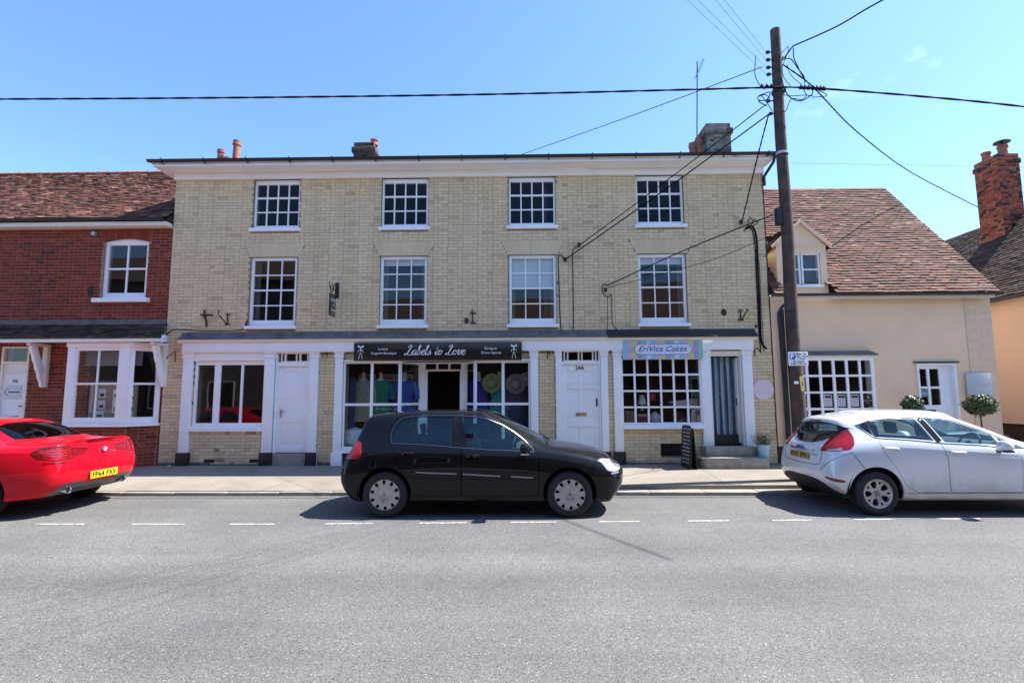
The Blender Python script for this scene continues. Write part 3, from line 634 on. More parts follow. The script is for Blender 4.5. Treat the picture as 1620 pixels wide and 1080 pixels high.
b = MB(); b.box(-2.42, -2.27, .55, .63, .17, 2.47); b.box(-1.40, -1.27, .55, .63, .17, 2.47); b.box(-2.27, -1.40, .56, .63, 2.27, 2.30); b.box(-2.27, -1.40, .56, .63, 2.455, 2.47); b.box(-2.27, -2.22, .56, .63, .17, 2.27); b.box(-1.45, -1.40, .56, .63, .17, 2.27); b.build('door_frame', PAINT, YB, bevel=.004)
transom([(-2.27, -2.02), (-1.97, -1.73), (-1.68, -1.43)], 2.315, 2.445, .575, YB)
b = MB(); b.box(-2.75, -1.03, -.0, .62, 2.47, 2.49); b.build('lobby_ceiling', PAINT2, YB); b = MB(); b.box(-2.75, -1.03, -.05, .62, .16, .19); b.build('threshold', CONC, YB)
b = MB(); b.box(-4.03, .21, -.11, -.002, 2.472, 2.50); b.build('sign_bracket_board', PAINT, YB, bevel=.003)
# door 24A
dr = MB(); frame_rect(dr, .89, 1.78, .20, 2.70, .035, -.02, .08, tb=.0, tt=.025); dr.box(.925, 1.745, -.01, .06, 2.385, 2.455); dr.build('door_frame', PAINT, YB, bevel=.004)
transom([(.995, 1.04), (1.07, 1.285), (1.315, 1.36), (1.39, 1.605), (1.635, 1.675)], 2.475, 2.66, -.005, YB)
d = MB(); d.box(.925, 1.745, .055, .09, .20, 2.38)
for (z0, z1) in ((.32, .98), (1.22, 1.82), (1.94, 2.22)):
    for (a, c) in ((1.02, 1.29), (1.37, 1.65)): d.box(a, c, .047, .056, z0, z1)
DR2 = d.build('door', PAINT, YB)
d = MB()
for (a, c, z0, z1) in [(.925, 1.02, .2, 2.38), (1.65, 1.745, .2, 2.38), (1.29, 1.37, .2, 2.38)]+[(a_, c_, p_, q_) for a_, c_ in ((1.02, 1.29), (1.37, 1.65)) for p_, q_ in ((.2, .31), (.99, 1.21), (1.83, 1.93), (2.23, 2.38))]: d.box(a, c, .034, .054, z0, z1)
d.build('door_rails', PAINT, DR2, bevel=.003)
d = MB(); d.box(1.22, 1.46, .022, .036, 1.225, 1.30); d.build('letterbox', BRASS, DR2, bevel=.006); d = MB(); d.box(1.675, 1.71, .012, .036, 1.44, 1.62); d.build('handle', BLACKIRON, DR2, bevel=.008)
text('door_number', '24A', .115, (1.33, .028, 2.30), BLACKIRON, DR2, extrude=.004, bold=.002)
# cake shop window and door
PXc = [(985.8, 1003), (1006, 1024), (1026.7, 1044.5), (1047.3, 1065), (1068, 1086), (1089, 1107)]; PZc = [(645.2, 668), (619.6, 642.3), (594, 616.7), (568.4, 591)]
xs = [(XZ(a, 620, -.02)[0], XZ(c, 620, -.02)[0]) for a, c in PXc]; zs = [(XZ(1045, c, -.02)[1], XZ(1045, a, -.02)[1]) for a, c in PZc]
grid_window(YB, xs, zs, -.04, (.03, .05, .02, .02), WG, name='shop_window')
b = MB(); b.prism([(-.13, .945), (-.13, 1.02), (-.04, 1.065), (.05, 1.065), (.05, .945)], 2.262, 4.03, 'x'); b.build('sill', SILLPAINT, YB, bevel=.005)
b = MB(); b.box(2.262, 4.03, .0, .05, 1.04, 1.07); b.build('window_ledge', PAINT, YB)
b = MB(); frame_rect(b, 4.225, 4.93, .57, 2.66, .03, -.03, .10, tb=.0, tt=.06); b.box(4.255, 4.90, -.0, .05, 2.55, 2.60); b.build('door_frame', PAINT2, YB, bevel=.004)
d = MB(); d.prism([(4.87, .10), (4.895, .10), (4.84, .80), (4.80, .80)], .62, 2.52, 'z'); DC = d.build('door', PAINT, YB, bevel=.004); d = MB(); d.box(4.85, 4.872, .14, .17, 1.45, 1.60); d.build('handle', BLACKIRON, DC)
b = MB(); b.box(4.255, 4.84, .12, .17, .585, .80); b.build('kick_board', BLACKPAINT, YB)
# brick cheek walls and lobby behind the shop doors
for (a, c) in ((4.225, 4.935), (.89, 1.78), (-5.58, -4.78)):
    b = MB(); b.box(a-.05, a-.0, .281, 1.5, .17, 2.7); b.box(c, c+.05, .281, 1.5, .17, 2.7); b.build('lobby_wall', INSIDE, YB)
# cellar opening, grille, vents, blackened base
b = MB()
for k in range(9): b.box(3.10+k*.085, 3.12+k*.085, .06, .08, .335, .62)
b.build('cellar_grille', BLACKIRON, YB); b = MB(); b.box(3.08, 3.84, .22, .24, .33, .63); b.build('cellar_board', BLACKPAINT, YB)
its = arch_items(3.46, .622, .70, .80, 11, spread=.04, seed=77); pieces('arch_brick', its, YBRICK, YB, 20)
for x in (-7.12, -6.09):
    b = MB(); b.box(x, x+.23, -.012, -.002, .225, .30); b.build('air_brick', BLACKPAINT, YB)
b = MB()
for k in range(24):
    x = XL+.02+k*.58; h = rnd.uniform(.02, .06); b.box(x, x+.575, -.02, -.004, .15, .17+h)
b.build('tarred_base', mat('damp_base', (.10, .085, .07), .9, var=.4, vscale=5), YB)
# chimneys
def chimney(par, x0, x1, y0, y1, z0, z1, bm, mm, pots, seed=1, cap=True, course=.068, ind=40, K=.05):
    b = MB(); b.box(x0, x1, y0, y1, z0, z1); b.box(x0-K, x1+K, y0-K, y1+K, z1-.30, z1-.15) if cap else None
    st = b.build('chimney', mm, par); it = []
    for (F, a, c) in ((plane_dir((0, y0, 0), (1, 0), (0, -1)), x0, x1), (plane_dir((x0, 0, 0), (0, 1), (-1, 0)), y0, y1), (plane_dir((x1, 0, 0), (0, 1), (1, 0)), y0, y1)):
        it += bricks(F, a, c, z0, z1-.30, seed=seed, course=course, L=.20, H=.098, j=.010, proud=.008)
    if cap:
        for (F, a, c) in ((plane_dir((0, y0-K, 0), (1, 0), (0, -1)), x0-K, x1+K), (plane_dir((x0-K, 0, 0), (0, 1), (-1, 0)), y0-K, y1+K), (plane_dir((x1+K, 0, 0), (0, 1), (1, 0)), y0-K, y1+K)): it += bricks(F, a, c, z1-.30, z1-.15, seed=seed+1, course=course)
        for (F, a, c) in ((plane_dir((0, y0, 0), (1, 0), (0, -1)), x0, x1), (plane_dir((x0, 0, 0), (0, 1), (-1, 0)), y0, y1), (plane_dir((x1, 0, 0), (0, 1), (1, 0)), y0, y1)): it += bricks(F, a, c, z1-.15, z1, seed=seed+2, course=course)
    pieces('brick', it, bm, st, ind, near_key(), 'brickwork')
    for (px_, py_, h, r) in pots:
        q = MB(); q.lathe([(r*1.05, 0), (r, .03), (r*.86, h*.75), (r*.88, h*.8), (r*1.08, h*.82), (r*1.08, h*.88), (r*.95, h*.9), (r*1.02, h), (r*.8, h), (r*.8, h*.6)], (px_, py_, z1), 'z', 20); q.build('chimney_pot', TERRA, st, smooth=40)
    return st
xa = lambda px, y: XZ(px, 300, y)[0]
chimney(YR, xa(338, 1.0), xa(386, 1.0), 1.0, 1.45, 7.2, 7.68, OBRICK, RMORTAR, [(xa(346, 1.1), 1.1, .42, .085), (xa(357, 1.25), 1.25, .28, .08), (xa(371, 1.1), 1.1, .66, .095), (xa(380, 1.3), 1.3, .22, .08)], seed=31, cap=False, ind=0)
chimney(YR, XZ(560, 240, 2)[0], XZ(591, 240, 2)[0], 2.0, 2.5, 7.7, XZ(575, 225, 2)[1], SOOTBRICK, RMORTAR, [(XZ(592, 225, 2.2)[0], 2.2, .16, .10)], seed=41, ind=30)
c3 = chimney(YR, XZ(1118, 220, 1.6)[0], XZ(1156, 220, 1.6)[0], 1.6, 2.7, 7.4, XZ(1130, 195, 1.6)[1], GREYBRICK, YMORTAR, [], seed=51, ind=60)
b = MB(); b.box(XZ(1092, 240, 1.7)[0], XZ(1117, 240, 1.7)[0], 1.7, 2.3, 7.4, 7.85); c4 = b.build('chimney', mat('rusty_stack', (.10, .05, .04), .9, var=.4, vscale=9), YR)
for px_, h in ((1095, .62), (1106, .78)):
    q = MB(); r = .085; q.lathe([(r*1.05, 0), (r, .03), (r*.86, h*.75), (r*1.1, h*.8), (r*1.1, h*.88), (r*.95, h*.9), (r*1.02, h), (r*.8, h), (r*.8, h*.6)], (XZ(px_, 240, 1.8)[0], 1.8, 7.85), 'z', 18); q.build('chimney_pot', TERRA, c4, smooth=40)
# ================================================================== RED BRICK HOUSE
RH = empty('brick_house', (-11, 0, .17), 'red brick terraced house at the far left with clay tile roof and white bay window', 'building')
hR = [(-9.80, -8.73, 3.90, 5.40), (-11.98, -11.33, .17, 2.86), (-9.93, -8.24, 1.06, 2.90)]
wall_mesh('wall', -16.5, -8.165, .15, 5.66, hR, RMORTAR, RH, Y=.02)
def rtone(u, z, r_):
    t = r_.gauss(.55, .17); d = abs(u+11.3)
    if d < .7 and 3.6 < z < 5.3: t -= .35*(1-d/.7)*r_.random()
    return min(1, max(0, t))
its = bricks(plane_y(.02), -16.5, -8.17, .17, 5.62, hR+[(-9.75, -8.67, 5.30, 5.62), (-17, -8.1, 3.32, 3.47)], tone=rtone, seed=14, bond='flemish', L=.214, H=.103, j=.0115, proud=.004)
pieces('brick', its, RBRICK, RH, 300, near_key(lambda c: c[2] < 1.2 or c[0] < -12.3), 'brickwork')
its = []
n_ = 16; x0, x1 = -9.86, -8.68
for k in range(n_):
    a, c = x0+(x1-x0)*k/n_+.004, x0+(x1-x0)*(k+1)/n_-.004; u = ((a+c)/2-(x0+x1)/2)/((x1-x0)/2); zb = 5.33+.075*(1-u*u)
    its.append(([(a, .008, zb), (c, .008, zb), (c, .008, 5.62), (a, .008, 5.62), (a, .03, zb), (c, .03, zb), (c, .03, 5.62), (a, .03, 5.62)], [(0, 1, 2, 3), (4, 5, 1, 0), (1, 5, 6, 2), (3, 7, 4, 0)], rnd.uniform(.5, .95)))
pieces('arch_brick', its, RBRICK, RH, 40)
sw = sash(RH, -9.795, -8.735, 3.985, 5.33, 2, 2, Y=.075, t=.075, bar=.035, gm=WG, sill=(3.875, 3.985, -.09, .12), tb=.13, tt=.07)
b = MB(); b.prism([(-9.795, 5.32), (-8.735, 5.32), (-8.735, 5.335), (-9.0, 5.385), (-9.265, 5.40), (-9.53, 5.385), (-9.795, 5.335)], .07, .14, 'y'); b.build('arched_head', PAINT, sw)
b = MB(); b.box(-9.795, -8.735, .068, .10, 4.665, 4.71); b.build('meeting_rail', PAINT, sw, bevel=.004)
b = MB(); b.box(-16.5, -8.19, -.215, .015, 5.64, 5.735); b.build('fascia', PAINT2, RH, bevel=.006); b = MB(); half_gutter(b, (-16.5, -.275, 5.80), (-8.19, 0, 0), r=.055); gg = b.build('gutter', GUTTER, RH, smooth=40)
ang = math.atan2(8.34-5.80, 3.25); ca, sa = math.cos(ang), math.sin(ang)
b = MB(); b.prism([(-.22, 5.775), (3.0, 8.30), (6.3, 5.775)], -16.5, -8.19, 'x'); RR = b.build('roof', mat('roof_felt', (.03, .028, .026), .9), RH)
FR = lambda u, s, d: (u, -.27+s*ca-d*sa, 5.80+s*sa+d*ca)
def ttone(a, s, r_):
    return min(1, max(0, r_.gauss(.50, .24)))
its = tiles(FR, -16.5, -8.19, 41, .1015, seed=21, tone=ttone); pieces('roof_tile', its, TILE, RR, 300, near_key(lambda c: c[0] < -12.2), 'roof_tiles')
b = MB()
for k in range(28): x = -16.5+k*.30; b.lathe([(.075, 0), (.08, .292)], (x, 2.96, 8.33), 'x', 8, a0=R(0), a1=R(180))
o = b.build('ridge_tiles', TERRA, RR); o['kind'] = 'stuff'
for x in (-16.49,): pass
b = MB(); b.box(-16.5, -16.3, .3, 6, .15, 5.6); b.box(-16.5, -8.2, 6, 6.2, .15, 5.6); b.build('back_wall', INSIDE, RH)
for z in (.10, 2.95, 5.55): b = MB(); b.box(-16.3, -8.2, .31, 6, z, z+.06); b.build('floor', INSIDE, RH)
b = MB(); b.box(-10.6, -10.5, .31, 6, .17, 5.5); b.build('partition', INSIDE, RH); b = MB(); b.box(-10.5, -8.2, 2.3, 2.4, .17, 5.5); b.build('partition', INSIDE, RH)
# tiled lean-to canopy over door and bay
CL = (-16.5, -7.86)
ang2 = math.atan2(3.36-2.985, .50); c2, s2 = math.cos(ang2), math.sin(ang2)
b = MB(); b.prism([(-.50, 2.955), (-.50, 2.985), (.015, 3.37), (.015, 2.955)], CL[0], -8.19, 'x'); b.add([(-8.19, -.50, 2.955), (CL[1], -.50, 2.955), (CL[1], -.50, 2.98), (-8.19, -.50, 2.98), (-8.19, -.012, 2.955), (-8.17, -.012, 2.955), (-8.17, -.012, 3.34), (-8.19, -.012, 3.34)], [(0, 1, 2, 3), (1, 5, 6, 2), (3, 2, 6, 7), (0, 4, 5, 1)]); CN = b.build('canopy', PAINT2, RH)
FC = lambda u, s, d: (u, -.535+s*c2-d*s2, 2.985+s*s2+d*c2)
its = tiles(FC, CL[0], CL[1], 6, .10, right=lambda s: CL[1]-s*.52, seed=22, tone=lambda a, s, r_: min(1, max(0, r_.gauss(.42, .2))), lift=.03); pieces('roof_tile', its, DTILE, CN, 120, near_key(), 'canopy_tiles')
b = MB(); b.prism([(-.03, 3.36), (-.028, 3.375), (-.005, 3.40), (-.005, 3.475), (.012, 3.475), (.012, 3.36)], CL[0], -8.18, 'x'); b.build('lead_flashing', LEAD, RH)
b = MB(); b.box(CL[0], CL[1]-.02, -.555, -.50, 2.90, 2.965); b.build('fascia', PAINT2, CN, bevel=.005)
b = MB(); b.prism([(-.60, 2.88), (-.47, 2.90), (-.47, 3.03), (-.54, 3.05)], CL[1]-.02, CL[1]+.05, 'x'); b.build('gutter_end', mat('pale_blue_paint', (.55, .66, .72), .5), CN)
# bay window: front, splayed cheek, brick base
BY = -.44; bxa, bxb, bxc = -10.04, -8.62, -8.22
base = [(bxa, BY+.03), (bxb, BY+.03), (bxc, .0), (bxc, .30), (bxa, .30)]
b = MB(); b.prism(base, .15, 1.05, 'z'); b.build('bay_base', RMORTAR, RH)
it = bricks(plane_y(BY+.03), bxa, bxb, .17, 1.05, seed=61, tone=rtone, L=.218, j=.011)
dl = math.hypot(bxc-bxb, -BY-.03); ud = ((bxc-bxb)/dl, (-BY-.03)/dl); it += bricks(plane_dir((bxb, BY+.03, 0), ud, (ud[1], -ud[0])), 0, dl, .17, 1.05, seed=62, tone=rtone, L=.218, j=.011)
pieces('brick', it, RBRICK, RH, 0, None, 'bay_brickwork')
BW = empty('bay_window', (bxb, BY, 1.05)); setparent(BW, RH); BW.location = (bxb, BY, 1.05); BW.matrix_parent_inverse = worldmat(RH).inverted()
b = MB(); b.prism([(bxa-.03, BY-.06), (bxb+.02, BY-.06), (bxc+.04, -.03), (bxc+.04, .1), (bxa-.03, .1)], 1.05, 1.11, 'z'); b.build('sill', SILLPAINT, BW, bevel=.006)
b = MB(); b.prism([(bxa-.01, BY-.03), (bxb+.02, BY-.03), (bxc+.02, -.02), (bxc+.02, .1), (bxa-.01, .1)], 2.80, 2.90, 'z'); b.build('bay_head', PAINT, BW, bevel=.004)
b = MB()
for a, c in ((bxa, bxa+.17), (bxb-.24, bxb-.02)): b.box(a, c, BY, BY+.09, 1.11, 2.80)
b.box(bxa+.17, bxb-.24, BY+.02, BY+.08, 1.11, 1.25); b.box(bxa+.17, bxb-.24, BY+.02, BY+.08, 2.72, 2.80); b.box(bxa+.17, bxb-.24, BY+.015, BY+.07, 1.965, 2.01)
gl0, gl1 = bxa+.21, bxb-.28; b.box(bxa+.17, gl0, BY+.02, BY+.08, 1.25, 2.72); b.box(gl1, bxb-.24, BY+.02, BY+.08, 1.25, 2.72); mid = (gl0+gl1)/2; b.box(mid-.016, mid+.016, BY+.03, BY+.07, 1.25, 1.965); b.box(mid-.016, mid+.016, BY+.03, BY+.07, 2.01, 2.72)
b.build('frame', PAINT, BW, bevel=.004)
for (a, c) in ((gl0, mid-.016), (mid+.016, gl1)):
    for (z0, z1) in ((1.25, 1.965), (2.01, 2.72)): MB().add([(a, BY+.05, z0), (c, BY+.05, z0), (c, BY+.05, z1), (a, BY+.05, z1)], [(0, 1, 2, 3)]).build('pane', WG, BW)
cx0, cy0 = bxb-.02, BY+.03; L_ = math.hypot(bxc-cx0, .0-cy0); ux, uy = (bxc-cx0)/L_, -cy0/L_
def cheek(b, u0, u1, z0, z1, t0=.0, t1=.07):
    nx, ny = -uy, ux
    b.prism([(cx0+ux*u0+nx*t0, cy0+uy*u0+ny*t0), (cx0+ux*u1+nx*t0, cy0+uy*u1+ny*t0), (cx0+ux*u1+nx*t1, cy0+uy*u1+ny*t1), (cx0+ux*u0+nx*t1, cy0+uy*u0+ny*t1)], z0, z1, 'z')
b = MB(); cheek(b, 0, .08, 1.11, 2.80, -.01); cheek(b, L_-.10, L_, 1.11, 2.80, -.01); cheek(b, .08, L_-.10, 1.11, 1.25); cheek(b, .08, L_-.10, 2.72, 2.80); cheek(b, .08, L_-.10, 1.965, 2.01); b.build('frame', PAINT, BW, bevel=.004)
for (z0, z1) in ((1.25, 1.965), (2.01, 2.72)): MB().add([(cx0+ux*.08-uy*.03, cy0+uy*.08+ux*.03, z0), (cx0+ux*(L_-.1)-uy*.03, cy0+uy*(L_-.1)+ux*.03, z0), (cx0+ux*(L_-.1)-uy*.03, cy0+uy*(L_-.1)+ux*.03, z1), (cx0+ux*.08-uy*.03, cy0+uy*.08+ux*.03, z1)], [(0, 1, 2, 3)]).build('pane', WG, BW)
# things seen through the bay: notice board with papers
NB = empty('notice_board', (-9.2, -.05, 1.2), 'pale board with pinned photographs and papers inside the bay window', 'notice board')
b = MB(); b.box(-9.85, -8.75, .0, .03, 1.20, 2.02); b.build('board', mat('board_cork', (.34, .29, .20), .9, var=.1, vscale=4), NB)
for (x, z, w_, h) in [(-9.55, 1.78, .16, .2), (-9.55, 1.52, .17, .2), (-9.22, 1.76, .17, .22), (-9.2, 1.48, .2, .3), (-8.9, 1.80, .17, .18), (-8.92, 1.55, .2, .18), (-9.58, 1.30, .2, .15), (-8.9, 1.30, .18, .14)]:
    b = MB(); b.box(x-w_/2, x+w_/2, -.006, -.001, z-h/2, z+h/2); p = b.build('pinned_paper', PAPER, NB)
    b = MB(); b.box(x-w_*.3, x+w_*.3, -.009, -.0065, z-h*.35, z+h*.0); b.build('photograph', mat('photo_print', (.06, .05, .045), .5, var=.8, vscale=25), p)
b = MB(); b.box(-9.9, -8.6, -.12, -.1, 2.40, 2.72); tag(b.build('window_blind', mat('grey_blind', (.22, .24, .25), .9)), 'grey roller blind half lowered inside the bay window', 'blind')
# carved timber brackets
def bracket(X, fr, label):
    t = .07
    r_ = MB(); r_.box(X-t/2-.02, X+t/2+.02, -.07, .015, 1.92, 2.90); post = r_
    s = MB(); n_ = 26; fr_, bk = [], []
    for k in range(n_+1):
        u = k/n_; y = -.40+.35*u; z = 2.86-.90*u; sc = .022*abs(math.sin(u*math.pi*4.5)); fr_.append((y-.04-sc, z-.03)); bk.append((y+.085, z+.03))
    s.prism(fr_+[(-.04, 1.93), (-.0, 1.93)]+[(min(-.0, y), z) for y, z in bk[::-1]], X-t/2, X+t/2, 'x')
    h = MB(); h.box(X-t/2-.01, X+t/2+.01, -.49, -.08, 2.84, 2.90)
    root = empty('timber_bracket', (X, 0, 2.9), label, 'bracket', 'white scrolled brackets holding up the canopy'); post.build('wall_post', PAINT2, root, bevel=.004); s.build('scroll', PAINT, root, bevel=.006); h.build('arm', PAINT2, root, bevel=.004)
bracket(-10.90, 0, 'white carved scroll bracket under the canopy beside the white door'); bracket(-8.13, 0, 'white carved scroll bracket under the canopy end, against the yellow brick')
# door 20a
b = MB(); frame_rect(b, -11.98, -11.33, .17, 2.86, .05, -.0, .1, tb=0, tt=.04); b.box(-11.93, -11.38, .0, .08, 2.46, 2.52); b.build('door_frame', PAINT2, RH, bevel=.004); MB().add([(-11.93, .05, 2.52), (-11.38, .05, 2.52), (-11.38, .05, 2.82), (-11.93, .05, 2.82)], [(0, 1, 2, 3)]).build('pane', WG, RH)
d = MB(); d.box(-11.93, -11.38, .05, .09, .2, 2.46); DR3 = d.build('door', PAINT, RH)
for k in range(5):
    d = MB(); x = -11.86+k*.10; d.prism([(x-.10, 2.38), (x-.085, 2.40), (x+.07, 2.22), (x+.055, 2.20)], .044, .049, 'y'); d.build('groove', PAINT2, DR3)
d = MB(); d.box(-11.83, -11.48, .035, .049, 1.66, 1.98); pq = d.build('name_plate', mat('pale_plate', (.62, .64, .66), .4), DR3, bevel=.003)
text('lettering', '20a', .10, (-11.66, .046, 2.07), BLACKINK, DR3, shear=.3, extrude=.002)
d = MB()
for k in range(9): d.box(-11.775+k*.029, -11.752+k*.029, .0325, .0345, 1.808-.004*(k % 3), 1.832)
d.build('printed_words', BLACKINK, DR3)
d = MB(); d.lathe([(.075, -.002), (.075, .0), (.06, .0), (.06, -.002)], (-11.79, .033, 1.82), 'y', 16, a0=R(60), a1=R(300)); d.build('emblem', mat('teal_print', (.05, .25, .26), .5), DR3)
d = MB(); d.box(-11.85, -11.50, .03, .05, 1.08, 1.28); d.build('letter_plate', STEEL, DR3, bevel=.004); d = MB(); d.tube([(-11.40, .05, 1.50), (-11.40, .0, 1.50), (-11.48, -.0, 1.50)], .012, 6); d.build('handle', BLACKIRON, DR3)
d = MB(); d.lathe([(.001, -.09), (.05, -.085), (.06, -.03), (.04, 0)], (XZ(152, 371)[0], .0, XZ(152, 371)[1]), 'y', 12); tag(d.build('flood_light', STEEL), 'small grey lamp on the red brick above left of the sash window', 'lamp')
b = MB(); b.box(-10.08, -9.98, .0, .012, 4.02, 4.27); b.build('air_brick', mat('dark_vent', (.03, .02, .018), .8), RH)

# ================================================================== CREAM COTTAGE
CT = empty('cottage', (8, 0, .15), 'cream rendered cottage with steep clay tile roof, dormer and small paned shop window', 'building')
CX0, CX1 = 5.65, 10.56
hC = [(6.33, 7.86, .98, 2.50), (8.80, 9.66, .15, 2.36)]
wall_mesh('wall', CX0, 9.98, .12, 3.93, hC, RENDER, CT, Y=.0)
b = MB(); b.box(9.98, CX1, -.01, .28, .12, 3.93); b.build('wall', PBRICK, CT)
pieces('brick', bricks(plane_y(-.01), 9.985, CX1, .14, 3.90, seed=71, tone=lambda *a: a[2].random(), proud=.0025, j=.006, rough=.0006), PBRICK, CT, 150, near_key(lambda c: c[2] < 1.4), 'painted_brickwork')
b = MB(); b.box(CX1-.25, CX1, .28, 6.2, .12, 3.93); b.build('gable_wall', RENDER2, CT); b = MB(); b.prism([(0, 3.93), (6.1, 3.93), (3.04, 7.5)], CX1-.25, CX1, 'x'); b.build('gable_wall', RENDER2, CT)
b = MB(); b.box(CX0, CX1, 6.2, 6.4, .12, 3.93); b.build('back_wall', INSIDE, CT); b = MB(); b.box(CX0, CX1, .3, 6.2, 2.75, 2.82); b.build('ceiling', INSIDE, CT); b = MB(); b.box(CX0, CX1, .3, 6.2, .1, .16); b.build('floor', INFLOOR, CT); b = MB(); b.box(8.2, 8.3, .28, 3.5, .16, 2.75); b.build('partition', INSIDE, CT); b = MB(); b.box(CX0, CX1, 3.0, 3.1, .16, 2.75); b.build('partition', INSIDE, CT)
ang3 = math.atan2(7.66-3.93, 3.24); c3_, s3_ = math.cos(ang3), math.sin(ang3)
b = MB(); b.prism([(.03, 3.94), (.03, 4.18), (3.04, 7.62), (6.3, 3.94)], CX0, 10.52, 'x'); CR = b.build('roof', mat('roof_felt', (.03, .028, .026), .9), CT)
FK = lambda u, s, d: (u, -.26+s*c3_-d*s3_, 3.91+s*s3_+d*c3_)
dorm = lambda u, s: 5.84 < u < 7.0-.66*max(0, (s*s3_+3.91-5.15))/.55 and s*s3_+3.91 < 5.62
its = tiles(FK, CX0, 10.56, 48, .1015, wid=.17, seed=23, tone=lambda a, s, r_: min(1, max(0, r_.gauss(.55, .18))), skip=dorm, lift=.04, thick=.030)
CTILE = tonemat('cottage_clay_tile', [(0, (.025, .019, .018)), (.3, (.07, .036, .027)), (.6, (.125, .054, .037)), (.85, (.18, .085, .058)), (1, (.24, .145, .10))], nscale=30, noise=.3, stain=[((.22, .19, .15), 3.0, .58, .5), ((.05, .04, .035), 8.0, .64, .6)])
pieces('roof_tile', its, CTILE, CR, 300, near_key(), 'roof_tiles')
b = MB()
for k in range(17): x = CX0+k*.29; b.lathe([(.065, 0), (.07, .283)], (x, 3.03, 7.60), 'x', 8, a0=0, a1=R(180))
o = b.build('ridge_tiles', TERRA, CR); o['kind'] = 'stuff'
b = MB(); half_gutter(b, (CX0-.12, -.30, 3.90), (10.58, 0, 0), r=.055); gt = b.build('gutter', GUTTER, CT, smooth=40); b = MB(); b.box(CX0, 10.5, -.21, -.19, 3.80, 3.92); b.build('fascia', PAINT2, CT)
b = MB(); b.tube([(5.93, -.30, 3.86), (5.93, -.26, 3.74), (5.86, -.08, 3.62), (5.80, -.075, 3.5), (5.82, -.075, 2.4), (5.84, -.075, .2)], .036, 8)
for z in (3.3, 2.3, 1.3): b.tube([(5.83, -.075, z), (5.83, -.075, z+.05)], .048, 8)
b.build('downpipe', GUTTER, CT, smooth=50)
# dormer
DM = empty('dormer', (6.44, .0, 4.1)); DM.parent = CR; DM.matrix_parent_inverse = worldmat(CR).inverted()
DX0, DX1, DXc = 5.86, 6.99, 6.43
b = MB()
for x0_, x1_, z0_, z1_ in ((DX0, 5.99, 3.93, 5.08), (6.85, DX1, 3.93, 5.08), (5.99, 6.85, 3.93, 4.14), (5.99, 6.85, 4.90, 5.08)): b.box(x0_, x1_, .0, 1.5, z0_, z1_)
b.prism([(DX0, 5.08), (DX1, 5.08), (DXc, 5.60)], .0, 2.2, 'y'); b.build('dormer_wall', RENDER, DM)
for s in (-1, 1):
    b = MB(); ex, ez = (DXc+s*.66, 5.03); b.prism([(DXc, 5.69), (DXc, 5.60), (ex, ez-.02), (ex+s*.02, ez+.05)], -.06, .0-.002, 'y'); b.build('barge_board', RENDER, DM, bevel=.004)
    FD = (lambda s_: (lambda u, q, d: (DXc+s_*(.68-q*.76)+s_*d*.65, u, 5.03+q*.65+d*.76)))(s)
    it = tiles(FD, -.04, 2.2, 9, .105, seed=90+s, tone=lambda a, q, r_: min(1, max(0, r_.gauss(.5, .2))), lift=.015); pieces('roof_tile', it, DTILE, DM, 0, None, 'dormer_tiles')
    b = MB(); b.prism([(DXc, 5.64), (DXc+s*.66, 5.05), (DXc+s*.64, 5.0), (DXc, 5.58)], .004, 2.3, 'y'); b.build('dormer_roof', DARK, DM)
b = MB(); b.box(5.98, 6.86, .20, .24, 4.1, 4.95); b.build('dormer_dark_backing', mat('dormer_dark_backing', (.05, .06, .08), .9), DM)  # dark panel added behind the panes, standing in for the unlit room
for i, (a, c) in enumerate([(6.0, 6.40), (6.43, 6.84)]):
    b = MB(); frame_rect(b, a, c, 4.15, 4.90, .035, .02, .07); b.box(a+.035, c-.035, .025, .065, 4.51, 4.54); f = b.build('dormer_window', PAINT, DM, bevel=.003)
    for (z0, z1) in ((4.185, 4.51), (4.54, 4.865)): MB().add([(a+.035, .045, z0), (c-.035, .045, z0), (c-.035, .045, z1), (a+.035, .045, z1)], [(0, 1, 2, 3)]).build('dormer_pane', WG, DM)
b = MB(); b.box(5.96, 6.88, -.04, .05, 4.10, 4.145); b.build('dormer_sill', PAINT, DM, bevel=.004)
b = MB(); b.box(DX0, DX1, -.015, -.0, 5.05, 5.075); b.build('dormer_moulding', RENDER, DM)
# cottage shop window: shallow bow with lead top
Yc = -.22; g = [(1280.5, 1298), (1301.7, 1319), (1323, 1340), (1344, 1361), (1364.5, 1380)]; zz = [(570, 592.5), (595.7, 619), (622, 645), (648.5, 671)]
xs = [(6.33, 6.40)]+[(XZ(a, 610, Yc)[0], XZ(c, 610, Yc)[0]) for a, c in g]; zs = [(XZ(1320, c, Yc)[1], XZ(1320, a, Yc)[1]) for a, c in zz][::-1]
xs[0] = (xs[1][0]-.23, xs[1][0]-.055)
cw = grid_window(CT, xs, zs, Yc, (.04, .07, .08, .06), WG, name='shop_window', depth=.05)
xe0, xe1 = xs[0][0]-.04, xs[-1][1]+.07; zt, zb_ = zs[-1][1]+.06, zs[0][0]-.08
b = MB(); b.box(xe0, xe0+.04, Yc+.05, .0, zb_, zt); b.box(xe1-.04, xe1, Yc+.05, .0, zb_, zt); b.build('return', PAINT, cw); b = MB(); b.box(xe0-.05, xe1+.05, Yc-.05, .0, zb_-.06, zb_); b.build('sill', SILLPAINT, cw, bevel=.006)
b = MB(); b.box(xe0-.03, xe1+.03, Yc-.03, .0, zt, zt+.05); b.build('head', PAINT2, cw, bevel=.004); b = MB(); b.prism([(Yc-.07, zt+.05), (Yc-.07, zt+.075), (-.0, zt+.17), (-.0, zt+.05)], xe0-.06, xe1+.08, 'x'); b.build('lead_roof', LEAD, cw, bevel=.003)
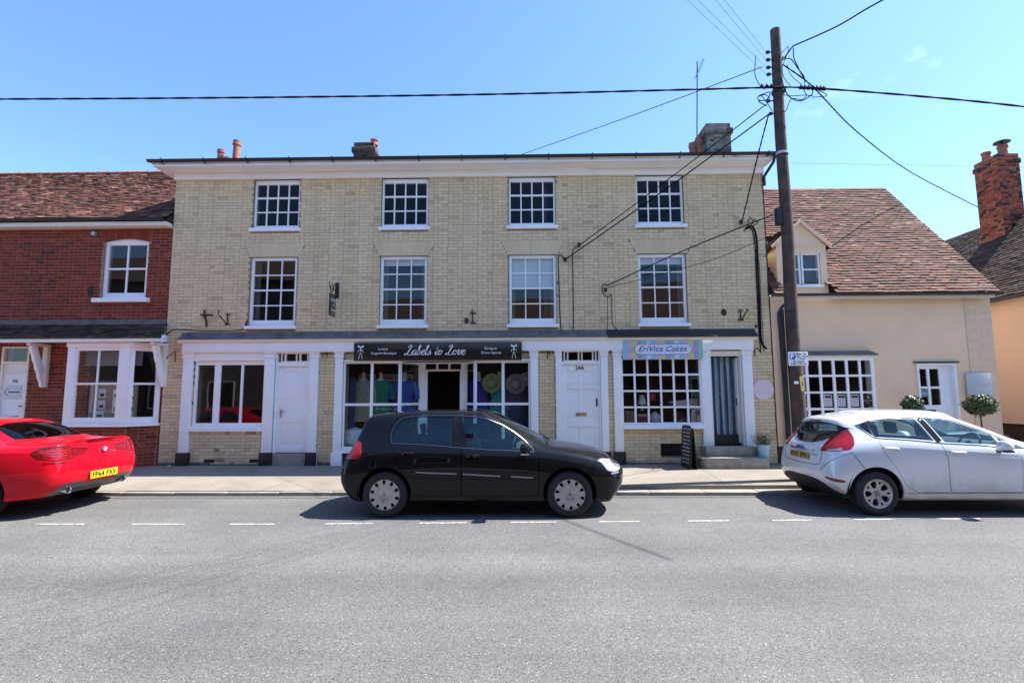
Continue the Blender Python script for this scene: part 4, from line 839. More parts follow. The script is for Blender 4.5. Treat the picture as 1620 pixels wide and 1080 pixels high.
b = MB(); b.box(xe0+.02, xe1-.02, Yc+.02, .0, .14, zb_-.06); b.build('stall_riser', RENDER, CT)
for k in range(3):
    x = (xs[2+k][0]+xs[2+k][1])/2; z = (zs[1][0]+zs[1][1])/2; b = MB(); b.box(x-.10, x+.10, Yc+.045, Yc+.052, z-.145, z+.145); nm = ['leftmost', 'middle', 'rightmost'][k]
    pz = b.build('poster_frame', BLACKPAINT); tag(pz, nm+' of three framed white notices in the cottage window', 'poster', 'framed notices in the cottage window')
    b = MB(); b.box(x-.085, x+.085, Yc+.040, Yc+.0445, z-.13, z+.13); b.build('sheet', PAPER, pz); b = MB(); b.box(x-.07, x+.07, Yc+.036, Yc+.0395, z+.055, z+.11); b.build('photo', mat('grey_print', (.05, .05, .06), .5, var=.6, vscale=30), pz)
    for q in range(5): b = MB(); b.box(x-.06, x+.06-.02*(q % 2), Yc+.0375, Yc+.0395, z-.10+q*.028, z-.092+q*.028); b.build('printed_line', mat('pale_grey_print', (.35, .35, .37), .6), pz)
x = (xs[5][0]+xs[5][1])/2+.02; z = (zs[1][0]+zs[1][1])/2; b = MB(); b.lathe([(.0005, 0), (.13, 0), (.13, .005), (.0005, .005)], (x, Yc+.035, z), 'y', 32); RBd = tag(b.build('round_sticker', BLACKINK), 'round black sticker with white words in the cottage window', 'sticker')
q = MB(); q.box(x-.095, x+.085, Yc+.031, Yc+.034, z-.012, z+.012); q.box(x-.055, x+.03, Yc+.031, Yc+.034, z-.055, z-.042); q.build('printed_words', mat('grey_ink', (.25, .25, .25), .5), RBd); text('emblem', 'U', .07, (x, Yc+.032, z+.07), PAPER, RBd, extrude=.001, bold=.002)
# cottage door
b = MB(); frame_rect(b, 8.80, 9.66, .15, 2.36, .045, -.03, .08, tb=0); b.build('door_frame', PAINT, CT, bevel=.004)
px_ = lambda a: XZ(a-4.5, 600, .05)[0]
d = MB(); a0, a1, b0, b1 = px_(1456), px_(1471), px_(1475), px_(1490); e0, e1 = 8.845, px_(1494)
z0, z1, z2, z3 = 1.44, 1.80, 1.85, 2.24
d.box(e0, a0, .04, .08, .17, 2.32); d.box(b1, e1, .04, .08, .17, 2.32); d.box(a0, b1, .04, .08, .17, z0); d.box(a0, b1, .04, .08, z3, 2.32); d.box(a1, b0, .04, .08, z0, z3); d.box(a0, a1, .04, .08, z1, z2); d.box(b0, b1, .04, .08, z1, z2)
DR4 = d.build('door', PAINT, CT, bevel=.003)
for (p, q) in ((a0, a1), (b0, b1)):
    for (r1, r2) in ((z0, z1), (z2, z3)): MB().add([(p, .06, r1), (q, .06, r1), (q, .06, r2), (p, .06, r2)], [(0, 1, 2, 3)]).build('pane', WG, DR4)
d = MB(); d.box(e1, 9.615, .055, .085, .17, 2.32); d.box(e1+.06, 9.57, .045, .06, .3, 1.9); d.build('side_panel', PAINT, CT, bevel=.003)
d = MB(); d.box((a0+b1)/2-.12, (a0+b1)/2+.10, .03, .042, 1.27, 1.34); d.build('letterbox', BLACKIRON, DR4, bevel=.004)
b = MB(); b.box(8.74, 9.72, -.06, .0, 2.375, 2.40); b.build('drip_board', BLACKPAINT, CT)
op = MB(); op.box(a0+.02, a1+.0, .052, .057, 1.62, 1.78); OPN = tag(op.build('open_sign', mat('teal_sign', (.10, .24, .28), .5)), 'small teal OPEN sign inside the cottage door glass', 'sign'); text('lettering', 'OPEN', .06, ((a0+a1)/2+.01, .050, 1.69), PAPER, OPN, extrude=.0005)
b = MB(); b.box(XZ(1527, 610)[0], XZ(1566, 610)[0], -.05, -.02, 1.61, 2.145); SP = tag(b.build('name_board', mat('pale_grey_board', (.50, .52, .56), .4), bevel=.004), 'blank looking pale grey board on the cottage wall right of the door', 'sign')
q = MB(); q.box(XZ(1531, 610)[0], XZ(1562, 610)[0], -.0515, -.0502, 1.865, 1.90); q.build('faint_line', mat('faint_print', (.44, .46, .50), .4), SP)
for q in ((5.64, 5.66),): b = MB(); b.box(5.637, 5.652, -.015, .0, .15, 6.8); b.build('wall_joint', BLACKPAINT, CT)
b = MB(); b.box(5.66, 9.98, -.02, -.003, .12, .55); b.build('black_base', BLACKPAINT, CT)

# ---- wing house beyond, with the tall chimney
WH = empty('far_house', (14, 3, .1), 'peach rendered house beyond the cottage with dark tiled roof and tall brick chimney', 'building')
b = MB(); b.box(12.5, 17.5, .2, 9, .92, 4.25); b.build('wall', RENDER2, WH); b = MB(); b.box(12.56, 17.4, .3, 8.9, .05, .95); b.build('wall', mat('brown_boards', (.035, .018, .012), .8, var=.4, vscale=6), WH)
b = MB(); b.prism([(12.3, 4.15), (15.0, 7.05), (17.7, 4.15)], .0, 9, 'y'); WR = b.build('roof', mat('roof_felt', (.03, .028, .026), .9), WH)
a4 = math.atan2(2.9, 2.7); F4 = lambda u, s, d: (12.24+s*math.cos(a4)-d*math.sin(a4), u, 4.12+s*math.sin(a4)+d*math.cos(a4))
its = tiles(F4, .0, 9, 39, .1015, seed=24, tone=lambda a, s, r_: min(1, max(0, r_.gauss(.45, .2))), lift=.035); pieces('roof_tile', its, DTILE, WR, 200, near_key(lambda c: c[0] > 14.2 or c[1] < 1.3), 'roof_tiles')
b = MB(); b.tube([(12.24, 0, 4.08), (12.24, 9, 4.08)], .05, 8); b.build('gutter', GUTTER, WH)
CH = chimney(WR, 14.2, 14.82, 3.27, 4.05, 5.7, 8.78, OBRICK, RMORTAR, [(14.42, 3.85, .30, .12), (14.60, 3.5, .34, .13)], seed=81, ind=150, K=.03)
b = MB(); b.lathe([(.001, .05), (.20, .03), (.21, .0), (.001, .0)], (14.60, 3.5, 9.22), 'z', 20); b.tube([(14.60, 3.5, 9.05), (14.60, 3.5, 9.25)], .02, 6); b.build('chimney_cowl', BLACKIRON, CH, smooth=40)

# ================================================================== HOUSES ACROSS THE ROAD (seen in the glass)
def across(name, x0, x1, h, ridge, wm, rm, label, wins):
    r_ = empty(name, ((x0+x1)/2, -13, 0), label, 'building'); Yf = -12.8
    b = MB(); b.box(x0, x1, -20, Yf, .0, h); b.build('wall', wm, r_); b = MB(); b.prism([(Yf+.3, h-.05), (-16.4, ridge), (-20.3, h-.05)], x0-.1, x1+.1, 'x'); b.build('roof', rm, r_)
    for (x, z, w_, hh) in wins:
        b = MB(); frame_rect(b, x, x+w_, z, z+hh, .07, Yf, Yf+.05); f = b.build('window', PAINT, r_); MB().box(x+.07, x+w_-.07, Yf+.0, Yf+.02, z+.07, z+hh-.07).build('pane', WG_TOP, f)
    b = MB(); b.box((x0+x1)/2-.5, (x0+x1)/2+.4, -16.8, -16.0, ridge-.8, ridge+1.1); b.build('chimney', wm, r_)
RB = mat('far_red_brick', (.12, .055, .035), .9, var=.8, vscale=22); RT_ = mat('far_clay_tiles', (.12, .075, .055), .9, var=.8, vscale=18); RC = mat('far_render', (.22, .17, .13), .9, var=.05)
across('opposite_house', -24, -9, 7.4, 9.6, RC, RT_, 'rendered house across the road behind the viewer, left of three', [(-20, 1.0, 1.2, 1.4), (-15, 1.0, 1.2, 1.4), (-18, 3.2, 1.1, 1.2)])
across('opposite_house', -9, 5.2, 4.7, 7.0, RB, RT_, 'brick house across the road behind the viewer, middle of three', [(-7, 1.0, 1.2, 1.5), (-3.4, 1.0, 1.2, 1.5), (2, 1.0, 1.4, 1.5), (-6, 3.1, 1.1, 1.2), (1, 3.1, 1.1, 1.2)])
across('opposite_house', 5.4, 22, 5.2, 7.8, RB, RT_, 'brick house across the road behind the viewer, right of three', [(8, 1.0, 1.2, 1.5), (13, 1.0, 1.2, 1.5), (9, 3.3, 1.1, 1.2)])
# ================================================================== CARS
WORK = bpy.data.scenes.new('workshop')      # small side scene so that modifiers are evaluated quickly; removed at the end
def evaluate(o):
    """mesh of an object with its modifiers applied (the object lives in the side scene)"""
    vl = WORK.view_layers[0]; vl.update(); return bpy.data.meshes.new_from_object(o.evaluated_get(vl.depsgraph))
def subdiv(vs, fs, level, creases=None):
    me = bpy.data.meshes.new('t'); me.from_pydata(vs, [], fs); me.update()
    if creases:
        ek = {tuple(sorted(e.vertices)): e.index for e in me.edges}
        at = me.attributes.new('crease_edge', 'FLOAT', 'EDGE')
        for a, b, c in creases:
            k = ek.get(tuple(sorted((a, b))))
            if k is not None: at.data[k].value = c
    o = bpy.data.objects.new('t', me); WORK.collection.objects.link(o)
    md = o.modifiers.new('s', 'SUBSURF'); md.levels = level; md.render_levels = level; md.use_limit_surface = True; md.boundary_smooth = 'ALL'
    r = evaluate(o)
    bpy.data.objects.remove(o); bpy.data.meshes.remove(me); return r

def car_shell(T, level=3, fit=3):
    """T['lines']: j -> list over ribs of (x,y,z), j0 bottom centre .. j_top roof centre. closed body surface"""
    Ls = T['lines']; nj = len(Ls); ni = len(Ls[0]); side = T['side']      # side = index range (lo,hi) of rows forming the side
    lo, hi = side
    vs = []; idx = {}
    def V(key, p):
        if key not in idx: idx[key] = len(vs); vs.append(p)
        return idx[key]
    G = {}
    for s in (1, -1):
        for j in range(nj):
            for i in range(ni):
                x, y, z = Ls[j][i]
                key = (j, i, 0 if j in (0, nj-1) else s)
                G[(s, j, i)] = V(key, (x, y*s, z))
    fs = []
    for j in range(nj-1):
        for i in range(ni-1):
            a, b, c, d = G[(1,j,i)], G[(1,j,i+1)], G[(1,j+1,i+1)], G[(1,j+1,i)]
            fs.append((d, c, b, a)); a, b, c, d = G[(-1,j,i)], G[(-1,j,i+1)], G[(-1,j+1,i+1)], G[(-1,j+1,i)]
            fs.append((a, b, c, d))
    # end caps: columns (side, mid, centre)
    for end, i in (('r', 0), ('f', ni-1)):
        bow = T['bow_'+end]; cols = {}
        for s in (1, -1):
            for j in range(lo, hi+1):
                cols[(s, j, 0)] = G[(s, j, i)]
                if j == lo: cols[(s, j, 1)] = G[(s, lo-1, i)]; cols[(s, j, 2)] = G[(s, lo-2, i)]
                elif j == hi: cols[(s, j, 1)] = G[(s, hi+1, i)]; cols[(s, j, 2)] = G[(s, hi+2, i)]
                else:
                    x, y, z = Ls[j][i]; t = (j-lo)/(hi-lo)
                    ym = Ls[lo-1][i][1]*(1-t)+Ls[hi+1][i][1]*t; bw = bow[j-lo]; sg = -1 if end == 'r' else 1
                    dz = T.get('capz_'+end, {}).get(j, 0)
                    cols[(s, j, 1)] = V(('c'+end, j, 1, s), (x+sg*bw*.72, ym*s, z+dz*.7))
                    cols[(s, j, 2)] = V(('c'+end, j, 2, 0), (x+sg*bw, 0, z+dz))
        for s in (1, -1):
            for j in range(lo, hi):
                for k in range(2):
                    q = (cols[(s,j,k)], cols[(s,j,k+1)], cols[(s,j+1,k+1)], cols[(s,j+1,k)])
                    if (s > 0) != (end == 'r'): q = q[::-1]
                    fs.append(q)
    target = [Vector(v) for v in vs]; cur = [Vector(v) for v in vs]
    cr = []
    for (j, i0, i1, c) in T.get('creases', []):
        for s in (1, -1):
            for i in range(i0, i1): cr.append((G[(s,j,i)], G[(s,j,i+1)], c))
    for _ in range(fit):
        me = subdiv([tuple(v) for v in cur], fs, 1, cr)
        for k in range(len(cur)): cur[k] = cur[k]+(target[k]-me.vertices[k].co)*.9
        bpy.data.meshes.remove(me)
    return subdiv([tuple(v) for v in cur], fs, level, cr)

def prism_mesh(poly, a0, a1, axis):
    m = MB().prism(poly, a0, a1, axis); me = bpy.data.meshes.new('c'); me.from_pydata(m.v, [], m.f); me.update()
    bm = bmesh.new(); bm.from_mesh(me); bmesh.ops.recalc_face_normals(bm, faces=bm.faces)
    bmesh.ops.triangulate(bm, faces=[f for f in bm.faces if len(f.verts) > 4]); bm.to_mesh(me); bm.free(); return me
def join_meshes(ms):
    bm = bmesh.new()
    for m in ms: bm.from_mesh(m)
    r = bpy.data.meshes.new('j'); bm.to_mesh(r); bm.free(); return r
def boolean(a, b, op, solver='FAST'):
    oa = bpy.data.objects.new('a', a); ob = bpy.data.objects.new('b', b); WORK.collection.objects.link(oa); WORK.collection.objects.link(ob)
    md = oa.modifiers.new('b', 'BOOLEAN'); md.operation = op; md.object = ob; md.solver = solver
    r = evaluate(oa)
    bpy.data.objects.remove(oa); bpy.data.objects.remove(ob); return r
def offset_shell(me, d0, d1):
    """closed surface -> hollow shell between offsets d0 (outer) and d1 (inner), measured inwards"""
    bm = bmesh.new(); bm.from_mesh(me); bm.normal_update(); n = len(bm.verts)
    no = [v.normal.copy() for v in bm.verts]; co = [v.co.copy() for v in bm.verts]; F = [tuple(v.index for v in f.verts) for f in bm.faces]; bm.free()
    vs = [co[k]-no[k]*d0 for k in range(n)]+[co[k]-no[k]*d1 for k in range(n)]
    fs = F+[tuple(n+i for i in f[::-1]) for f in F]
    r = bpy.data.meshes.new('s'); r.from_pydata([tuple(v) for v in vs], [], fs); r.update(); return r
def rounded(poly, r=.03, n=3):
    out = []; m = len(poly)
    for i in range(m):
        p, q, s = Vector(poly[i-1]), Vector(poly[i]), Vector(poly[(i+1) % m])
        a, b = (p-q), (s-q); d = min(r, a.length*.45, b.length*.45)
        A, B = q+a.normalized()*d, q+b.normalized()*d
        for k in range(n+1):
            t = k/n; out.append(tuple(A*(1-t)**2+q*2*t*(1-t)+B*t*t))
    return out
def grow(poly, d):
    """offset a polygon outward by d"""
    m = len(poly); ar = sum(poly[i][0]*poly[(i+1) % m][1]-poly[(i+1) % m][0]*poly[i][1] for i in range(m)); sg = 1 if ar > 0 else -1
    out = []
    for i in range(m):
        p, q, s = Vector(poly[i-1]), Vector(poly[i]), Vector(poly[(i+1) % m])
        e1, e2 = (q-p).normalized(), (s-q).normalized(); n1, n2 = Vector((e1.y, -e1.x))*sg, Vector((e2.y, -e2.x))*sg
        nn = (n1+n2); k = 1+n1.dot(n2)
        out.append(tuple(q+nn*(d/max(k, .35))))
    return out

class Car:
    def __init__(s, T):
        s.T = T; s.base = car_shell(T, T.get('level', 3)); s.shell = offset_shell(s.base, 0, .028); s.gl = offset_shell(s.base, .006, .011)
        s.parts = []
        # lookup tree for surface points
        from mathutils.bvhtree import BVHTree
        s.bvh = BVHTree.FromPolygons([v.co for v in s.base.vertices], [tuple(p.vertices) for p in s.base.polygons])
    def side_y(s, x, z, sg=1):
        h = s.bvh.ray_cast(Vector((x, sg*3, z)), Vector((0, -sg, 0)));  return h[0].y if h[0] else sg*.8
    def cut(s, cutters, op='DIFFERENCE', solver='FAST'):
        s.shell = boolean(s.shell, join_meshes(cutters) if len(cutters) > 1 else cutters[0], op, solver)
    def piece(s, cutter, src='shell', solver='FAST'):
        return boolean((s.shell if src == 'shell' else s.gl).copy(), cutter, 'INTERSECT', solver)
    def ribbon(s, pts, w, sg=1, lift=.004, n=24, closed=False, plane='side'):
        """thin strip following the body surface: pts in (x,z)"""
        P = [Vector(p) for p in pts]
        if closed: P.append(P[0])
        m = MB(); row = []
        seg = []
        for a, b in zip(P[:-1], P[1:]):
            k = max(1, int((b-a).length/.05)); seg += [a+(b-a)*(i/k) for i in range(k)]
        seg.append(P[-1])
        for i, q in enumerate(seg):
            t = (seg[min(i+1, len(seg)-1)]-seg[max(i-1, 0)]).normalized(); nn = Vector((-t.y, t.x))*w/2
            for e in (q+nn, q-nn):
                y = s.side_y(e.x, e.y, sg); row.append((e.x, y+sg*lift, e.y))
        for i in range(len(seg)-1):
            a = [row[2*i], row[2*i+1], row[2*i+3], row[2*i+2]]; b = [(p[0], p[1]-sg*(lift+.006), p[2]) for p in a]
            m.add(a+b, [(0,1,2,3),(7,6,5,4),(0,4,5,1),(1,5,6,2),(2,6,7,3),(3,7,4,0)])
        return m

def carpaint(name, col, flake=0.):
    return mat(name, col, rough=.42 if flake else .5, metal=flake, spec=.5 if flake else .03, coat=1.0 if flake else .8)
def fix_normals(me, base, angle=40):
    me.polygons.foreach_set('use_smooth', [True]*len(me.polygons)); me.set_sharp_from_angle(angle=R(angle)); return me

def wheel(parent, cx, y_out, R_, rim_r, style, M_, sg, width=.2):
    """wheel with its axis along y, outer face at y_out on side sg"""
    z = R_; w = empty('wheel'); w.location = (cx, y_out, z); w.parent = parent; w.matrix_parent_inverse = worldmat(parent).inverted()
    c = (cx, y_out, z)
    pr = [(rim_r-.012, -.035), (rim_r+.004, -.012), (rim_r+.02, -.002), (rim_r+.055, .002), (R_-.03, -.006), (R_-.01, -.02), (R_, -.045)]
    for g in range(3):
        a = -.07-g*.035; pr += [(R_, a+.008), (R_-.008, a+.006), (R_-.008, a-.002), (R_, a-.004)]
    pr += [(R_, -width+.04), (R_-.02, -width+.01), (rim_r-.01, -width)]
    MB().lathe([(r, sg*h) for r, h in pr], c, 'y', 56).build('tyre', M_['tyre'], w, smooth=30)
    back = MB(); back.lathe([(0, -sg*.075), (rim_r*.9, -sg*.075), (rim_r, -sg*.06), (rim_r, -sg*.02)], c, 'y', 36)
    back.build('brake_disc', M_['dark'], w, smooth=30)
    n = 60; prof = [(.0, -.012), (.045, -.012), (.05, -.018), (rim_r*.55, -.004), (rim_r*.86, -.012), (rim_r*.97, -.006), (rim_r, -.016), (rim_r, -.034), (rim_r*.95, -.034), (rim_r*.5, -.034), (0, -.05)]
    if style == 'alloy': prof = [(.0, -.018), (.03, -.018), (.035, -.03), (rim_r*.45, -.024), (rim_r*.80, -.016), (rim_r*.90, -.016), (rim_r*.94, -.004), (rim_r, -.004), (rim_r, -.034), (rim_r*.9, -.05), (rim_r*.5, -.062), (0, -.068)]
    d = MB(); d.lathe([(max(r, .0004), sg*h) for r, h in prof], c, 'y', n)
    me = bpy.data.meshes.new('d'); me.from_pydata(d.v, [], d.f); bm = bmesh.new(); bm.from_mesh(me); bmesh.ops.remove_doubles(bm, verts=bm.verts, dist=.0008)
    bmesh.ops.recalc_face_normals(bm, faces=bm.faces); bm.to_mesh(me); bm.free()
    cs = []
    y0, y1 = y_out-.12, y_out+.12
    def hole(an, r0, ra, rb, k=10, pw=2.0):
        pts = []
        for q in range(k):
            t = 2*math.pi*q/k; u = math.cos(t); v_ = math.sin(t)
            u = math.copysign(abs(u)**(2/pw), u); v_ = math.copysign(abs(v_)**(2/pw), v_)
            rr = r0+u*ra; tt = v_*rb*(rr/r0)
            pts.append((cx+rr*math.cos(an)-tt*math.sin(an), z+rr*math.sin(an)+tt*math.cos(an)))
        cs.append(prism_mesh(pts, y0, y1, 'y'))
    if style == 'cap':
        for k in range(10): hole(R(90+k*36+4), rim_r*.82, rim_r*.13, rim_r*.10, 12, 3.0)
    else:
        for k in range(5): hole(R(90+k*72+20), rim_r*.60, rim_r*.25, rim_r*.19, 14, 2.3); hole(R(90+k*72+56), rim_r*.74, rim_r*.10, rim_r*.085, 10)
        for k in range(4): hole(R(45+k*90+20), rim_r*.22, rim_r*.035, rim_r*.035, 8)
    me = boolean(me, join_meshes(cs), 'DIFFERENCE')
    me.materials.clear(); me.materials.append(M_['rim']); finish('rim', me, w, smooth=30)
    b = MB(); b.lathe([(.0005, .003), (.024, .002), (.029, -.004), (.029, -.02)], (cx, y_out-sg*.012, z), 'y', 24) if False else b.lathe([(.0005, sg*.003), (.024, sg*.002), (.029, -sg*.004), (.029, -sg*.02)], (cx, y_out-sg*.012, z), 'y', 24)
    b.build('hub_cap', M_['badge'], w, smooth=30)
    bd = MB()
    for k in range(3): bd.prism([(cx+.02*math.cos(R(a)), z+.02*math.sin(R(a))) for a in (80+k*120, 95+k*120, 128+k*120, 140+k*120)], y_out-sg*.0085, y_out-sg*.006, 'y')
    bd.build('badge', M_['chrome'], w)
    return w
def rear_x(c, z, ys=(-.26, -.13, 0, .13, .26), dz=.055):
    """rearmost body surface under a plate centred at height z"""
    return min(c.bvh.ray_cast(Vector((-2, y, z+d)), Vector((1, 0, 0)))[0].x for y in ys for d in (-dz, 0, dz))-.004

def surf_ribbon(c, pts, w, m, root, name, lift=.0035):
    """thin strip laid on the body along nearest surface points (panel seams)"""
    P = [Vector(p) for p in pts]; seg = []
    for a, b in zip(P[:-1], P[1:]):
        k = max(1, int((b-a).length/.05)); seg += [a+(b-a)*(i/k) for i in range(k)]
    seg.append(P[-1]); q = MB(); row = []
    hs = [c.bvh.find_nearest(p) for p in seg]
    for i, (co, no, _, _) in enumerate(hs):
        t = (hs[min(i+1, len(hs)-1)][0]-hs[max(i-1, 0)][0]).normalized(); s_ = no.cross(t).normalized()*w/2
        row.append([co+s_+no*lift, co-s_+no*lift, co-s_-no*.004, co+s_-no*.004])
    for i in range(len(row)-1): q.add(row[i]+row[i+1], [(0,1,5,4),(1,2,6,5),(3,0,4,7)])
    return q.build(name, m, root, smooth=60)

def rib_table(base, rows, ovr):
    """rows: (ys, zs); ovr: {(j,i):(x,y,z)} with None keeping the value"""
    out = []
    for j, (ys, zs) in enumerate(rows):
        out.append([(base[i], ys[i], zs[i]) for i in range(len(base))])
    for (j, i), p in ovr.items():
        o = out[j][i]; out[j][i] = tuple(o[k] if p[k] is None else p[k] for k in range(3))
    return out

def seats(root, xs, wid, zb, M_):
    for (x, y, kind) in xs:
        s = MB()
        s.box(x-.02, x+.46, y-wid/2, y+wid/2, zb, zb+.14)
        s.v[-8:] = [(a, b, c) for a, b, c in s.v[-8:]]
        so_ = s.build('seat', SEAT, root, bevel=.03)
        b = MB(); b.prism([(x-.04, zb+.08), (x+.08, zb+.08), (x-.08, zb+.60), (x-.17, zb+.58)], y-wid/2, y+wid/2, 'y'); b.build('backrest', SEAT, so_, bevel=.03)
        h = MB(); h.prism([(x-.10, zb+.63), (x-.04, zb+.66), (x-.06, zb+.82), (x-.13, zb+.82)], y-.12, y+.12, 'y'); h.build('headrest', SEAT, so_, bevel=.025)

def steering(root, x, y, z, r=.185):
    pts = []
    for k in range(29):
        a = 2*math.pi*k/28; pts.append((x+math.sin(a)*r*.42, y+math.cos(a)*r, z+math.sin(a)*r*.9))
    s = MB(); s.tube(pts, .015, 8, cap=False); s.tube([(x, y-.17, z), (x+.02, y, z-.02), (x, y+.17, z)], .016, 6); s.tube([(x, y, z), (x+.35, y, z-.22)], .03, 8)
    s.lathe([(.001, -.02), (.055, -.02), (.06, .02)], (x+.01, y, z), 'x', 14)
    s.build('steering_wheel', PLASTIC, root, smooth=40)

def plate(root, txt, c, w_, h_, m, facing, y_c=0, tilt=0):
    """number plate with real characters, facing along -x or +x in car space (rear)"""
    b = MB(); x, y, z = c; b.box(x-.006, x+.004, y-w_/2, y+w_/2, z-h_/2, z+h_/2)
    o = b.build('number_plate', m, root, bevel=.004)
    me = text_mesh(txt, h_*.98, bold=.0025, extrude=.001, space=1.02)
    xs = [v.co.x for v in me.vertices]; sx = (w_*.88)/(max(xs)-min(xs)); me.transform(Matrix.Diagonal((sx, 1, 1, 1)))
    rot = Matrix.Rotation(R(-90), 4, 'Z') @ Matrix.Rotation(R(90), 4, 'X')
    me.transform(Matrix.Translation((x-.0075, y, z-.004)) @ rot); me.materials.clear(); me.materials.append(BLACKINK)
    finish('lettering', me, o)
    return o


def build_car(S):
    """cuts the glass, doors, lamps and wheel arches out of the lofted body shell and fits wheels and cabin"""
    root = empty('parked_car', (0, 0, 0), S['label'], 'car'); c = Car(S['T']); P = S['paint']; pan = []
    wr, wf, RT = S['axles'][0], S['axles'][1], S['tyre_r']
    def addglass(name, cutm, m):
        me = c.piece(cutm, 'gl'); me.materials.clear(); me.materials.append(m); finish(name, me, root, smooth=40)
    cuts = []
    for w_ in S['windows']:
        cuts.append(prism_mesh(w_, -1.3, 1.3, 'y'))
        for s in (-1, 1): addglass('side_window', prism_mesh(grow(w_, .004), s*.2, s*1.3, 'y'), CARGLASS)
    wsh, x0, x1 = S['windscreen']; wc = prism_mesh(wsh, x0, x1, 'x'); addglass('windscreen', wc, CARGLASS)
    rwp, x0, x1 = S['rear_window']; rc = prism_mesh(rwp, x0, x1, 'x'); addglass('rear_window', rc, S.get('rearglass', REARGLASS))
    c.cut(cuts); c.cut([wc]); c.cut([rc])
    arch = []; ar = S.get('arch', .355)
    for cx in (wr, wf):
        for s in (1, -1):
            p = [(cx+(ar+.015)*math.cos(R(a)), RT+.025+ar*math.sin(R(a))) for a in range(-14, 195, 8)]+[(cx-ar, 0), (cx+ar, 0)]
            arch.append(prism_mesh(p, s*.56, s*1.3, 'y'))
    c.cut(arch, solver='EXACT')
    for nm, pl, yin, m_ in S['side_parts']:
        pl = rounded(pl, S.get('round', .03)) if len(pl) > 3 else pl
        for s in (-1, 1):
            me = c.piece(prism_mesh(grow(pl, -.003), s*yin, s*1.3, 'y')); pan.append((nm, me, m_))
            c.cut([prism_mesh(grow(pl, .003 if m_ is P else .0), s*yin, s*1.3, 'y')])
    for nm, pl, a0, a1, ax, m_ in S['other_parts']:
        pl = rounded(pl, .02)
        me = c.piece(prism_mesh(grow(pl, -.003), a0, a1, ax)); pan.append((nm, me, m_)); c.cut([prism_mesh(grow(pl, .003 if m_ is P else 0.), a0, a1, ax)])
    me = c.shell; me.materials.clear(); me.materials.append(P); fix_normals(me, None); body = finish('body', me, root)
    built = []
    for nm, me, m_ in pan:
        me.materials.clear(); me.materials.append(m_); o = finish(nm, me, root, smooth=40); built.append(o)
    def door_at(kind, s):
        for o in built:
            if o.name.startswith(kind) and (sum(v.co.y for v in o.data.vertices) < 0) == (s < 0): return o
        return root
    for s in (-1, 1):
        for nm, x, z in S['handles']:
            y = c.side_y(x, z, s)
            h = MB(); h.tube([(x-.10, y+s*.004, z), (x-.085, y+s*.028, z+.002), (x+.07, y+s*.03, z-.002), (x+.10, y+s*.008, z-.008)], [.012, .015, .015, .011], 8)
            h.build('door_handle', S.get('handle_mat', P), door_at(nm, s), smooth=50)
            k = MB(); k.lathe([(.001, 0), (.035, 0), (.045, s*.0035)], (x-.01, y+s*.003, z-.022), 'y', 16); k.build('handle_recess', S['recess_mat'], door_at(nm, s), smooth=30) if 'recess_mat' in S else None
        for nm, pts, w_, lift, m_, cl in S['ribbons']: c.ribbon(pts, w_, s, lift, closed=cl).build(nm, DARK if m_ is PLASTIC else m_, root)
        mx_, mz = S['mirror']; mk_ = S.get('mirror_k', 1.1); y = c.side_y(mx_, mz-.03, s); m = MB(); n = 10; rows_ = []
        for k in range(9):
            u = -1+2*k/8; sc_ = max(.02, (1-abs(u)**2.6))**.5; row = []
            for q in range(n):
                t = 2*math.pi*q/n; cx_ = math.cos(t); sx_ = math.sin(t)
                row.append((mx_+(.05 if cx_ < 0 else .085)*mk_*sc_*math.copysign(abs(cx_)**.7, cx_), y+s*(.135+.105*u), mz+.066*mk_*sc_*math.copysign(abs(sx_)**.75, sx_)+.012*u))
            rows_.append(row)
        vs = [p for r_ in rows_ for p in r_]; fs = [(i*n+q, i*n+(q+1) % n, (i+1)*n+(q+1) % n, (i+1)*n+q) for i in range(8) for q in range(n)]+[tuple(range(n)), tuple(8*n+q for q in range(n))]
        m.add(vs, fs); mir = m.build('door_mirror', P, root, smooth=60)
        b = MB(); b.tube([(mx_+.05, y-s*.03, mz-.075), (mx_+.03, y+s*.09, mz-.055)], [.035, .025], 8); b.build('mirror_arm', PLASTIC, mir, smooth=50)
        b = MB(); b.box(mx_-.05, mx_+.07, *sorted((y+s*.06, y+s*.225)), mz-.078, mz-.05); b.build('mirror_base', S.get('mirror_base', PLASTIC), mir, bevel=.012)
        for cx in (wr, wf): wheel(root, cx, s*S['track'], RT, S['rim_r'], S['wheel'], S['wheel_m'], s)
    for cx in (wr, wf):
        for s in (-1, 1):
            lin = MB(); lin.lathe([(.001, -s*.40), (.30, -s*.40), (ar+.05, -s*.36), (ar+.04, -s*.018)], (cx, s*(S['track']-.005), RT+.02), 'y', 20, a0=R(170), a1=R(370)); lin.build('wheel_arch_liner', DARK, root)
    L_ = S['L']
    fl = MB(); fl.box(.62, L_-.45, -.56, .56, .21, .25); fl.build('underside', DARK, root)
    fl = MB(); fl.box(wr+.38, wf-.38, -.80, .80, .225, .30); fl.build('floor', DARK, root)
    dx, dz = S['dash']
    it = MB(); it.prism([(dx-.22,.55),(dx-.22,dz-.05),(dx-.10,dz),(dx+.28,dz-.01),(dx+.3,.55)], -.70, .70, 'y'); it.build('dashboard', DASH, root, bevel=.03)
    it = MB(); it.box(*S['shelf']); it.build('parcel_shelf', SEAT, root)
    for s in (-1, 1):
        it = MB(); it.box(wr+.36, wf-.5, *sorted((s*.765, s*.80)), .35, S['beltz']); it.build('door_lining', DASH, root)
    seats(root, S['seats'], .5, .42, None); steering(root, dx-.30, S.get('steer_y', -.36), dz-.05)
    return root, c

